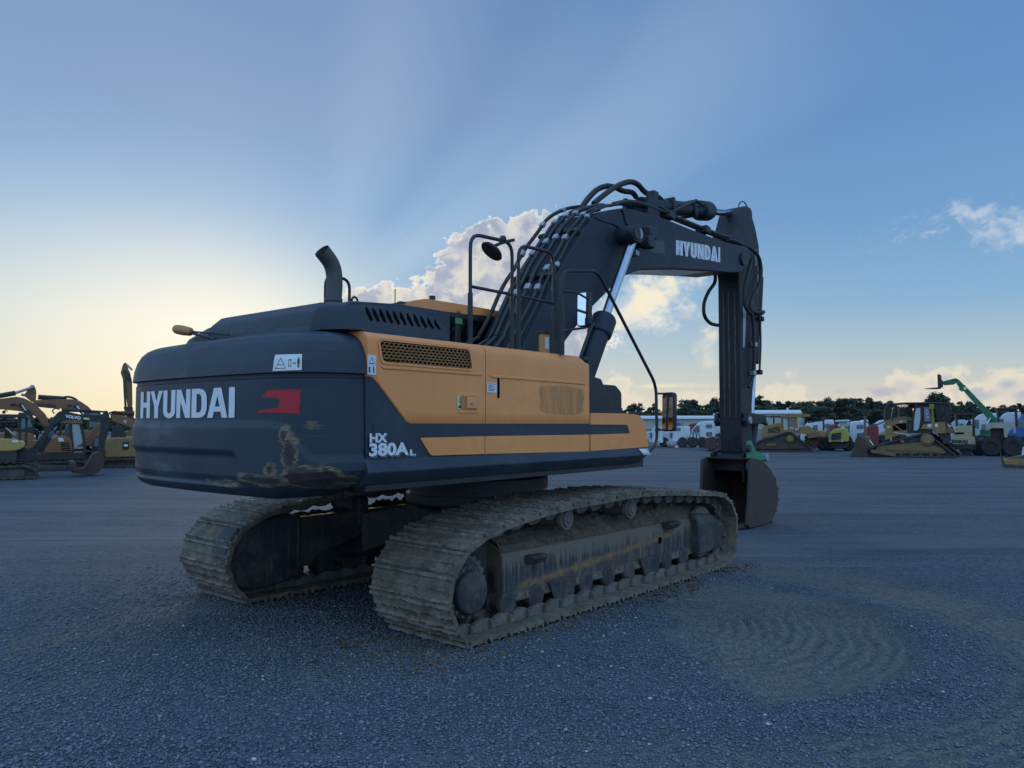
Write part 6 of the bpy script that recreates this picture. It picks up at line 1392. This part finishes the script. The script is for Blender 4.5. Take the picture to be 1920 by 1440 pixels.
s.pr('roll_bar', ((1743, 759), (1752, 759), (1752, 768), (1750, 769), (1753, 800), (1746, 800), (1747, 769), (1743, 768)), -.9, .8, CATY, r=.02)
rb_ = s.pr('rear_body', ((1726, 806), (1731, 796), (1750, 793), (1771, 791), (1772, 812), (1758, 812), (1748, 805), (1728, 804)), -.85, .85, CATY, r=.05, bevel=.03); s.pr('side_sticker', ((1740, 795.5), (1758, 794.5), (1757, 800.5), (1739, 801)), -.87, -.85, STICK, rb_, bevel=0)
s.pr('fuel_tank', ((1772, 793), (1782, 794), (1791, 806), (1790, 812), (1772, 812)), -.7, .7, CATY2, r=.06); s.tb('tank_hoses', ((1775, 793), (1778, 800), (1784, 798), (1789, 810)), -.74, .03, WHITEP, smooth=4); s.pr('rear_hitch', ((1758, 812), (1780, 812), (1782, 826), (1768, 832)), -.5, .5, DARKMUD)
cg = s.tb('brush_cage', ((1661, 790), (1662, 768), (1668, 759), (1700, 757), (1760, 757), (1779, 759), (1781, 775), (1776, 795)), -.85, .045, BLACK, bend=.1); s.tb('cage_hoop', ((1674, 790), (1676, 772), (1681, 761), (1688, 758)), -.85, .045, BLACK, cg, bend=.1); s.tb('brush_cage', ((1661, 790), (1662, 768), (1668, 759), (1700, 757), (1760, 757), (1779, 759), (1781, 775), (1776, 795)), .85, .045, BLACK, bend=.1)
s.pr('cage_roof', ((1700, 756.5), (1780, 758), (1780, 761), (1700, 759)), -.85, .85, BLACK); m, n, p = mat('cage_screen')
tcn = n.node('ShaderNodeTexCoord').outputs['Object']; gx, gy, gz = n.sep(tcn); wv = n.mx(n.m('SINE', n.mul(gx, 90.)), n.m('SINE', n.mul(gz, 90.)))
tr = n.node('ShaderNodeBsdfTransparent'); mxs = n.node('ShaderNodeMixShader'); n.put(mxs.inputs[0], n.m('GREATER_THAN', wv, .35)); n.t.links.new(tr.outputs[0], mxs.inputs[1]); n.t.links.new(p.outputs[0], mxs.inputs[2]); p.inputs['Base Color'].default_value = (.012, .013, .015, 1); n.t.links.new(mxs.outputs[0], n.t.nodes['Material Output'].inputs[0])
SCREEN = m
s.pr('rear_screen', ((1754, 761), (1778, 761), (1780, 775), (1775, 792), (1756, 790)), -.84, -.83, SCREEN, bevel=0); s.pr('hood_screen', ((1664, 785), (1665, 768), (1670, 761), (1714, 759), (1712, 785)), .83, .84, SCREEN, bevel=0)
for px in (1758, 1765, 1772): s.bar('cage_bar', (px, 760), (px + 1.5, 792), -.86, .03, BLACK, cg)
s.pr('blade', ((1592, 856), (1602, 846), (1606, 822), (1612, 818), (1622, 820), (1628, 832), (1626, 850), (1632, 856)), -1.7, 1.6, RUSTY, r=.1); s.pr('blade_frame', ((1606, 822), (1630, 818), (1634, 838), (1646, 846), (1644, 852), (1612, 850)), -1.0, 1.0, CATY2, r=.08); s.bar('blade_lift_post', (1622, 826), (1622, 781), -.3, .11, CATY2); s.tb('lift_hose', ((1623, 788), (1632, 796), (1640, 797), (1650, 795), (1661, 790)), -.3, .03, RUBBER, smooth=5); s.tb('lift_cylinder', ((1628, 822), (1638, 836)), -.6, .06, CHROME); s.bar('push_arm', (1634, 845), (1680, 852), -1.5, .16, CATY2)

# ---- right: rollers
s = Spot(1573, 846, 'road_roller', 'lemon yellow road roller facing the camera with a slatted black nose', 'roller')
nose = s.pr('nose', ((1553, 820), (1556, 812), (1566, 804), (1589, 803), (1592, 812), (1592, 828), (1556, 829)), -.6, 1.6, LEMON, r=.12, bevel=.06); s.pr('nose_grille', ((1560, 813), (1578, 811), (1577, 823), (1559, 825)), -.66, -.6, DARKHOLE, nose, bevel=.01)
for k in range(4): s.bar('grille_slat', (1560, 815.5 + k * 2.6), (1577.5, 814 + k * 2.6), -.7, .03, plain('grille_grey', (.14, .15, .17), .4), nose)
for px in (1557, 1579): s.disc('headlight', (px, 826.5), 2.6, -.72, -.6, STEELZ, nose, 14)
for px in (1557, 1590): wheel(s.t, (s.p(px, 836)[0], .9, 11 / s.k), 11 / s.k, .5, 'y', lugs=10)
s.pr('chassis', ((1556, 829), (1592, 829), (1590, 840), (1558, 840)), -.3, 1.4, DARKP, r=.05)
s.pr('canopy', ((1567, 788), (1594, 787), (1595, 790), (1567, 791)), -.3, 1.2, WHITEP, r=.02)
for px in (1569, 1593): s.bar('canopy_post', (px, 804), (px, 790), -.2, .06, DARKP)
s.pr('windscreen', ((1574, 791), (1590, 790), (1591, 800), (1573, 801)), -.1, -.08, GLASSL, bevel=0); s.disc('beacon', (1574, 798), 1.6, -.3, -.1, WHITE, None, 10)
s = Spot(1810, 853, 'drum_roller', 'cream road roller with dark roll bar and lettered tank beside the caged bulldozer', 'roller')
s.pr('hood', ((1787, 812), (1791, 806), (1795, 799), (1824, 798), (1824, 818), (1788, 821)), -.75, .9, CREAM, r=.04, bevel=.03); s.pr('hood_slot', ((1792, 811), (1810, 810.5), (1808, 813.5), (1791, 814)), -.78, -.74, DARKHOLE, None, bevel=0)
tk = s.pr('tank', ((1785, 820), (1828, 818), (1830, 836), (1800, 834), (1786, 832)), -.8, .8, CREAM, r=.04, bevel=.02); s.letters('SAKAI', (1785.5, 829.5), (1815, 830), 5.4, -.83, INK, tk, .08)
s.disc('roller_drum', (1812, 842), 11, -.9, .9, TYRE, None, 32); wheel(s.t, (s.p(1835, 840)[0], -.2, 13 / s.k), 13 / s.k, .5, lugs=12); s.pr('drum_frame', ((1788, 832), (1830, 832), (1830, 842), (1790, 842)), -.98, -.92, DARKP)
s.tb('roll_bar', ((1796, 822), (1795, 778), (1827, 777), (1827, 822)), -.6, .06, DARKP, bend=.05); s.tb('roll_bar', ((1796, 822), (1795, 778), (1827, 777), (1827, 822)), .6, .06, DARKP, bend=.05); s.pr('roll_bar_roof', ((1795, 775.5), (1832, 775), (1832, 778), (1795, 779)), -.7, .7, DARKP, r=.02); s.pr('seat', ((1812, 800), (1824, 800), (1822, 788), (1817, 788)), -.2, .3, BLACK, r=.05)

# ---- right: green telehandler behind, and the big-tyred cream machine before it
s = Spot(1850, 842, 'telehandler', 'green telehandler with its boom raised high and empty forks over the yard', 'telehandler')
s.pr('main_boom', ((1802, 724), (1808, 720), (1812, 722), (1877, 792), (1872, 800), (1862, 795)), -.28, .28, GREENP, r=.03); s.pr('inner_boom', ((1795, 713), (1800, 710), (1808, 718), (1811, 726), (1803, 729), (1797, 720)), -.2, .2, GREENP, r=.02); s.pr('boom_collar', ((1800, 729), (1807, 719), (1813, 722), (1815, 728), (1806, 734)), -.33, .33, GREENP, r=.02)
bm_ = s.disc('boom_badge', (1812.5, 728.5), 2.6, -.36, -.33, WHITE, None, 14)
s.pr('jib', ((1768, 716), (1772, 713), (1790, 709), (1797, 708), (1800, 712), (1797, 716), (1791, 720), (1772, 721)), -.18, .18, GREENP, r=.03); s.disc('jib_pin', (1796, 711), 2.4, -.22, .22, GREENP, None, 14)
s.pr('fork_carriage', ((1760, 700), (1766, 701), (1767, 710), (1770, 713), (1769, 724), (1764, 726), (1760, 726)), -.6, .6, DARKP, r=.02)
for y in (-.5, .4): s.pr('fork', ((1730, 727), (1760, 725), (1765, 724), (1765, 727), (1758, 728)), y, y + .1, DARKP, bevel=.005)
s.pr('chassis', ((1838, 806), (1885, 800), (1890, 822), (1838, 826)), -.9, .9, GREENP, r=.05); s.tb('lift_cylinder', ((1846, 808), (1860, 784)), -.4, .09, CHROME); s.pr('cab', ((1841, 796), (1856, 794), (1858, 812), (1841, 814)), -.9, -.2, GLASSD, r=.03)
for px in (1842, 1884): wheel(s.t, (s.p(px, 828)[0], -.7, 14 / s.k), 14 / s.k, .45)
s = Spot(1882, 855, 'tyred_loader', 'cream articulated machine with two huge black tyres and roll cage, far right', 'loader')
for px, r_ in ((1860, 18), (1900, 18.5)): wheel(s.t, (s.p(px, 836)[0], -.55, r_ / s.k), r_ / s.k, .75, rim=.45, rimm=DARKMUD, lugs=16)
for px, r_ in ((1874, 17), (1926, 18)): wheel(s.t, (s.p(px, 836)[0], .9, r_ / s.k), r_ / s.k, .6, rim=.45, rimm=DARKMUD, lugs=16)
s.pr('frame_top', ((1850, 796), (1860, 793), (1904, 792), (1906, 812), (1901, 812), (1900, 800), (1891, 801), (1890, 820), (1884, 820), (1883, 803), (1862, 803), (1850, 808)), -.8, .5, paint('cream_grey_paint', (.36, .35, .28), .5, grime=.4, scale=1.5, streak=.2), r=.02, bevel=.02)
s.pr('engine_block', ((1858, 803), (1884, 803), (1884, 825), (1860, 828)), -.45, .4, RUSTY, r=.05); s.pr('belly', ((1856, 822), (1906, 820), (1906, 838), (1858, 840)), -.4, .6, DARKP, r=.05); s.disc('rear_lamp', (1871, 828), 2, -.5, -.42, STEELZ, None, 12)
s.tb('roll_cage', ((1874, 796), (1873, 768), (1907, 768), (1908, 800)), -.5, .06, DARKP, bend=.08); s.tb('roll_cage', ((1874, 796), (1873, 768), (1907, 768), (1908, 800)), .7, .06, DARKP, bend=.08); s.pr('cage_roof', ((1873, 765), (1914, 765), (1914, 768), (1873, 769)), -.6, .8, DARKP, r=.02)
s = Spot(1905, 876, 'scraper_blade', 'yellow steel attachment lying on the gravel at the right edge', 'attachment')
s.pr('box', ((1882, 862), (1960, 858), (1960, 871), (1886, 873), (1880, 868)), -.5, .6, CATY, r=.06, bevel=.02); s.pr('point', ((1876, 846), (1881, 858), (1886, 874), (1880, 872), (1878, 862)), -.55, -.35, RUSTY); s.pr('cutting_edge', ((1881, 870), (1960, 870), (1960, 875.5), (1884, 876)), -.56, -.46, DARKMUD); s.pr('dirt_load', ((1890, 860), (1905, 855), (1925, 852), (1960, 852), (1960, 862), (1890, 864)), -.4, .5, MUD, r=.1); s.bar('tow_rod', (1916, 862), (1921, 838), -.2, .07, WHITEP)
# orange hauler behind the bulldozer's ripper
s = Spot(1545, 845, 'dump_hauler', 'pale orange machine rear with one black tyre, between the bulldozer and the lemon roller', 'hauler')
s.pr('body', ((1524, 816), (1534, 807), (1547, 808), (1551, 818), (1546, 822), (1541, 830), (1526, 829)), .2, 2.2, paint('faded_orange', (.46, .26, .10), .5, grime=.3, scale=1.3), r=.08, bevel=.04)
for y in (.3, 1.8): wheel(s.t, (s.p(1545, 832)[0], y, 13 / s.k), 13 / s.k, .45, lugs=10)
s.bar('mast', (1545, 812), (1545, 786), .6, .1, DARKMUD); s.pr('cross_beam', ((1515, 791), (1548, 786), (1548, 789), (1516, 794)), .6, .8, DARKP)

# ---- trucks beyond
def bonnet_truck(px, py, label, group, sleeper, sc=1., body=None):
    s = Spot(px, py, 'truck', label, 'truck', group); X = lambda q: px + (q - 1262) * sc; Y = lambda q: py + (q - 838) * sc
    T = lambda *a: tuple((X(u), Y(v)) for u, v in a); wm = body or WHITEP
    s.pr('bonnet', T((1233, 829), (1234, 816), (1240, 811), (1260, 809), (1262, 830), (1255, 830), (1252, 824), (1246, 821), (1240, 823), (1236, 829)), -.75, .75, wm, r=.04, bevel=.04)
    s.pr('cab', T((1260, 830), (1260, 809), (1266, 800), (1281, 799), (1281, 830)), -.85, .85, wm, r=.04, bevel=.04); s.pr('side_window', T((1265, 808), (1268, 802), (1276, 802), (1276, 808)), -.87, -.84, GLASSD, bevel=0)
    s.pr('fuel_tank', T((1263, 827), (1275, 826), (1275, 833), (1263, 833)), -.95, -.5, STEELZ, r=.03); s.pr('side_tank', T((1287, 827), (1306, 826), (1306, 833), (1287, 833)), -.95, -.5, STEELZ, r=.03)
    s.pr('chassis_rail', T((1258, 827), (1330, 826), (1330, 830), (1258, 831)), -.45, .45, DARKP)
    s.tb('exhaust_stack', T((1279, 826), (1279, 791)), -.7, .07, CHROME); s.tb('air_cleaner', T((1259, 820), (1259, 811)), -.85, .1, CHROME)
    if sleeper: s.pr('sleeper', T((1282, 828), (1282, 797), (1290, 793), (1296, 795), (1296, 828)), -.85, .85, wm, r=.04, bevel=.03)
    for q, y in ((1245, -.85), (1317, -.85), (1336, -.85), (1245, .85), (1317, .85), (1336, .85)): wheel(s.t, (s.p(X(q), 0)[0], y, 9.5 * sc / s.k), 9.5 * sc / s.k, .3, rimm=CHROME, rim=.6, seg=20)
    s.pr('mudguard', T((1306, 828), (1310, 822), (1318, 820), (1326, 822), (1326, 824), (1318, 823), (1311, 825), (1308, 829)), -.95, -.7, STEELZ); s.pr('number_plate', T((1303, 835), (1308, 835), (1308, 838), (1303, 838)), -.96, -.94, WHITE, bevel=0)
    for k in range(3): s.tb('air_line', T((1292 + k * 6, 826), (1296 + k * 6, 808), (1302 + k * 6, 826)), -.3, .03, RUBBER, smooth=4)
    return s
bonnet_truck(1262, 838, 'white bonnet truck tractor with chrome stack seen under the front handrail mirror', 'white trucks behind the excavator', False)
bonnet_truck(1224, 838, 'white truck mostly hidden behind the orange tool box', 'white trucks behind the excavator', False)
def cab_truck(px, py, label, m, hgt=40, wd=42, slope=1, group='parked highway trucks', sleeperwin=True):
    s = Spot(px, py, 'highway_truck', label, 'truck', group); a, b, t = px - wd / 2, px + wd / 2, py - hgt
    s.pr('cab', ((a, py - 8), (a, py - hgt * .45), (a + wd * .12, py - hgt * .62), (a + wd * .35, py - hgt * .92), (a + wd * .5, t), (b, t - 1), (b, py - 8)), -1.2, 1.2, m, r=.15, bevel=.08)
    s.pr('windscreen', ((a + wd * .15, py - hgt * .6), (a + wd * .3, py - hgt * .82), (a + wd * .42, py - hgt * .82), (a + wd * .42, py - hgt * .55)), -1.24, -1.2, GLASSD, bevel=0)
    if sleeperwin:
        s.pr('side_window', ((b - wd * .34, py - hgt * .86), (b - wd * .12, py - hgt * .87), (b - wd * .12, py - hgt * .72), (b - wd * .34, py - hgt * .71)), -1.25, -1.2, GLASSD, r=.05, bevel=0); s.pr('side_window', ((b - wd * .34, py - hgt * .55), (b - wd * .12, py - hgt * .56), (b - wd * .12, py - hgt * .38), (b - wd * .34, py - hgt * .37)), -1.25, -1.2, GLASSD, r=.05, bevel=0)
    s.pr('chassis', ((a, py - 9), (b + wd * .3, py - 9), (b + wd * .3, py - 5), (a, py - 5)), -.5, .5, DARKP)
    for q in (a + wd * .2, b - wd * .1, b + wd * .2): wheel(s.t, (s.p(q, 0)[0], -1., .5), .5, .3, seg=18, rimm=CHROME)
    return s
cab_truck(1316, 834, 'white sleeper truck with square windows, left of the black arm', WHITEP, 44, 50)
cab_truck(1296, 828, 'white truck with red and blue flashes behind the bonnet truck', REDP, 34, 30, sleeperwin=False)
cab_truck(1262, 826, 'blue truck roof showing behind the white bonnet truck', BLUEP, 33, 34, sleeperwin=False)
cab_truck(1245, 828, 'pale grey truck roof behind the handrail foot', paint('grey_truck_paint', (.30, .33, .36), .4, scale=1), 32, 30, sleeperwin=False)
cab_truck(1538, 838, 'white truck with sloping roof behind the bulldozer ripper', WHITEP, 50, 52)
cab_truck(1560, 840, 'red truck cab left of the lemon roller', REDP, 44, 34, sleeperwin=False)
cab_truck(1598, 838, 'white truck behind the canopy of the lemon roller', WHITEP, 48, 56)
cab_truck(1630, 842, 'dark red truck behind the blade lift post', REDP, 44, 36, sleeperwin=False)
cab_truck(1650, 838, 'white truck just left of the caged bulldozer hood', WHITEP, 50, 44)
cab_truck(1792, 838, 'pale blue truck between the caged bulldozer and the roll bar', paint('pale_blue_paint', (.38, .47, .56), .4, scale=1), 50, 40)
cab_truck(1842, 838, 'tall white sleeper truck with two square windows behind the cream roller', WHITEP, 62, 62)
cab_truck(1888, 838, 'white truck behind the roll cage of the big tyred machine', WHITEP, 64, 56, sleeperwin=False)
cab_truck(1928, 840, 'bright blue sleeper truck cut by the right edge', BLUEP, 66, 70)
for px, py, m_, h_, w_, lab in ((1281, 830, WHITEP, 30, 26, 'small white truck roof peeping between the bonnet truck and the sleeper truck'), (1340, 832, WHITEP, 42, 30, 'white truck nose showing against the left edge of the black arm'), (1518, 836, WHITEP, 46, 34, 'white truck partly behind the bulldozer cab roof'), (1578, 834, WHITEP, 42, 30, 'white truck roof right behind the lemon roller nose'), (1614, 834, WHITEP, 46, 30, 'narrow white truck behind the dark red truck'),
                               (1640, 833, BLUEP, 40, 30, 'blue truck just behind the blade lift post'), (1664, 834, WHITEP, 44, 34, 'white truck half hidden by the caged bulldozer grille'), (1815, 834, WHITEP, 46, 34, 'white truck seen through the roll bar of the cream roller'), (1866, 835, WHITEP, 50, 34, 'white truck behind the base of the green boom'), (1908, 834, paint('sky_blue_truck', (.16, .28, .46), .4, scale=1), 52, 34, 'light blue truck between the roll cage and the bright blue truck')):
    cab_truck(px, py, lab, m_, h_, w_, sleeperwin=h_ > 43)
# grey fenders peeping beside the cage
s = Spot(1652, 842, 'tractor', 'pale yellow rounded fender standing in front of the caged bulldozer hood', 'tractor'); s.pr('fender', ((1644, 830), (1645, 820), (1652, 812), (1661, 807), (1661, 828)), .9, 1.6, CREAM, r=.08); wheel(s.t, (s.p(1655, 0)[0], 1.3, .36), .36, .4); s.pr('axle_box', ((1640, 830), (1662, 828), (1662, 838), (1642, 838)), .9, 1.5, DARKP)

# ---- low buildings at the far side
def shed(px0, px1, py, yr, yt, name, label, extra=()):
    s = Spot((px0 + px1) / 2, py, name, label, 'building')
    w_ = s.pr('wall', ((px0, yr), (px1, yr), (px1, py), (px0, py)), 0, 16, WALLM, bevel=0)
    (x0, z0), (x1, z1) = s.p(px0 - 1, yr), s.p(px1 + 1, yt); mb = MB(); mb.rings([[V(x0, -.6, z0), V(x0, -.6, z0 + .25), V(x0, 8, z1 + .2), V(x0, 16.6, z0 + .25), V(x0, 16.6, z0)], [V(x1, -.6, z0), V(x1, -.6, z0 + .25), V(x1, 8, z1 + .2), V(x1, 16.6, z0 + .25), V(x1, 16.6, z0)]]); mb.build('roof', ROOFM, s.t, bevel=.02)
    mb = MB(); mb.bx(x0, x1, -.7, -.6, z0 - .15, z0 + .22); mb.build('gutter', ROOFM, s.t)
    return s
s = shed(1150, 1352, 804.5, 784.5, 780.5, 'warehouse', 'long low beige warehouse with white metal roof behind the white trucks')
s.pr('roof_unit', ((1338, 775), (1347, 773), (1347, 782), (1338, 782)), 1, 4, WALLM)
s2 = shed(1395, 1502, 804.5, 775, 769.5, 'metal_shed', 'beige metal shed with white roof standing right of the black arm')
s2.pr('roof_vent', ((1476, 764), (1480, 764), (1480, 770), (1476, 770)), 6, 7, ROOFM)

# ------------------------------------------------------------------ trees along the horizon
def leaf_mat(name, a, b):
    m, n, p = mat(name); oi = n.node('ShaderNodeObjectInfo').outputs['Random']; tc = n.node('ShaderNodeTexCoord').outputs['Object']; f = n.noise(tc, .9, 3, .6)
    n.put(p.inputs['Base Color'], n.mix(n.m('ADD', n.mul(f, .7), n.mul(oi, .3), clamp=True), a, b)); p.inputs['Roughness'].default_value = .75; p.inputs['Specular IOR Level'].default_value = .2; return m
PINE = leaf_mat('pine_foliage', (.034, .056, .048), (.078, .105, .078)); OAK = leaf_mat('broadleaf_foliage', (.034, .058, .046), (.082, .110, .074)); BARK = plain('bark', (.06, .048, .04), .85)
def tree_meshes(kind, seed):
    rn = random.Random(seed); H_ = 10.; mb = MB(); tr_ = [V(0, 0, 0)]; lean = rn.uniform(-.4, .4)
    for i in range(1, 7): tr_.append(V(lean * (i / 6) ** 2 + rn.uniform(-.12, .12), rn.uniform(-.12, .12), H_ * .93 * i / 6))
    mb.tube(tr_, [.2, .18, .15, .12, .09, .06, .03], 7)
    clumps = []
    if kind == 'pine':
        for k in range(19):
            h_ = rn.uniform(.42, .98); a = rn.uniform(0, 6.28); rad = (1 - h_) * 2.9 + rn.uniform(.2, .9); c = V(math.cos(a) * rad + lean * h_ ** 2, math.sin(a) * rad, h_ * H_); clumps.append((c, rn.uniform(.75, 1.35) * (1.3 - .4 * h_)))
            b0 = V(lean * h_ ** 2, 0, (h_ - .05) * H_); mb.tube([b0, b0.lerp(c, .6) + V(0, 0, .12), c], [.06, .045, .02], 5)
        clumps.append((V(lean, 0, H_ * .97), .7))
    else:
        for k in range(24):
            h_ = rn.uniform(.16, .94); a = rn.uniform(0, 6.28); w_ = math.sin(min(1, (h_ + .12)) * math.pi) ** .6 * 2.6; rad = w_ * math.sqrt(rn.uniform(.1, 1)); c = V(math.cos(a) * rad, math.sin(a) * rad, h_ * H_); clumps.append((c, rn.uniform(1.1, 1.7)))
            if k % 3 == 0: b0 = V(0, 0, max(.8, (h_ - .2) * H_)); mb.tube([b0, b0.lerp(c, .6), c], [.08, .05, .02], 5)
    trunk = mb.build('trunk', BARK, None); tm = trunk.data; bpy.data.objects.remove(trunk)
    vs, fs = [], []
    for c, r_ in clumps:
        for q in range(int((60 if kind == 'pine' else 80) * r_)):
            d = V(rn.gauss(0, 1), rn.gauss(0, 1), rn.gauss(0, .62)); d = d.normalized() * r_ * rn.uniform(.25, 1) ** .6; d.z *= .7 if kind == 'pine' else .85
            u = V(rn.gauss(0, 1), rn.gauss(0, 1), rn.gauss(0, 1)).normalized(); v_ = u.orthogonal().normalized(); sz = rn.uniform(.2, .44); i0 = len(vs); p_ = c + d
            vs += [p_ - u * sz, p_ + v_ * sz * .6, p_ + u * sz, p_ - v_ * sz * .6]; fs.append((i0, i0 + 1, i0 + 2, i0 + 3))
    me = bpy.data.meshes.new('crown'); me.from_pydata(vs, [], fs); me.materials.append(PINE if kind == 'pine' else OAK)
    return tm, me
TREES = {'pine': [tree_meshes('pine', 40 + k) for k in range(6)], 'oak': [tree_meshes('oak', 70 + k) for k in range(5)]}
_rt = random.Random(21)
def plant(px, top, d, kind, label, group='trees along the far side of the yard', wide=1.):
    az_ = (px - 960) / F; pos = V(az_ * d, d, 0); hgt_ = EYE + (HOR - top) * d / F
    t = thing('pine_tree' if kind == 'pine' else 'broadleaf_tree', label, 'tree', pos, _rt.uniform(0, 6.28), group); sc = hgt_ / 10.; t.scale = (sc * wide, sc * wide, sc)
    tm, cm = _rt.choice(TREES[kind])
    for nm, me_ in (('trunk', tm), ('crown', cm)): o = bpy.data.objects.new(nm, me_); COL.objects.link(o); o.parent = t
    return t
def treetop(px):
    return float(np.interp(px, [1140, 1165, 1190, 1210, 1225, 1245, 1262, 1280, 1300, 1320, 1345, 1420, 1440, 1470, 1500, 1530, 1560, 1600, 1630, 1660, 1700, 1735, 1755, 1775, 1800, 1850, 1880, 1920, 1990], [768, 765, 757, 763, 760, 768, 772, 757, 752, 757, 748, 745, 750, 752, 747, 752, 748, 752, 749, 755, 758, 756, 752, 757, 757, 756, 757, 757, 755]))
LOWT, HIGHT, MIDT = 'low bushy broadleaf tree in the solid lower edge of the far woods', 'pine with a ragged crown standing above the far treeline', 'rounded broadleaf crown merging into the far treeline'
px = 1130.
while px < 2010:
    plant(px, treetop(px) + 2.5 + _rt.uniform(-6, 7), _rt.uniform(262, 275), 'pine' if _rt.random() < .6 else 'oak', '', wide=.9); px += _rt.uniform(7, 11)
px = 1128.
while px < 2010:
    plant(px, treetop(px) + _rt.uniform(10, 17), _rt.uniform(242, 255), 'oak', '', wide=1.35); px += _rt.uniform(7, 11)
for o in list(COL.objects):
    if o.name.startswith(('pine_tree', 'broadleaf_tree')) and o.parent is None and o['label'] == '':
        o['label'] = HIGHT if o.name.startswith('pine') else (LOWT if o.location.y < 258 else MIDT); o['group'] = {HIGHT: 'pines of the far treeline', LOWT: 'low trees of the far treeline', MIDT: 'rounded trees of the far treeline'}[o['label']]
big_ = plant(1757, 737.5, 240, 'oak', 'tallest round crowned tree, rising above the cage of the nearer bulldozer', wide=1.5)
for px, tp_, lab in ((1282, 751, 'lone pine between the mirror and the black arm'), (1300, 750, 'second taller pine just left of the black arm')): plant(px, tp_, 256, 'pine', lab, wide=1.15)
px = -60.
while px < 262:
    plant(px, 783.5 + _rt.uniform(-3.5, 2.5), _rt.uniform(118, 130), 'oak', 'low scrubby tree in the hedge line behind the left row of machines', 'scrub trees behind the left row', wide=2.2); px += _rt.uniform(10, 16)
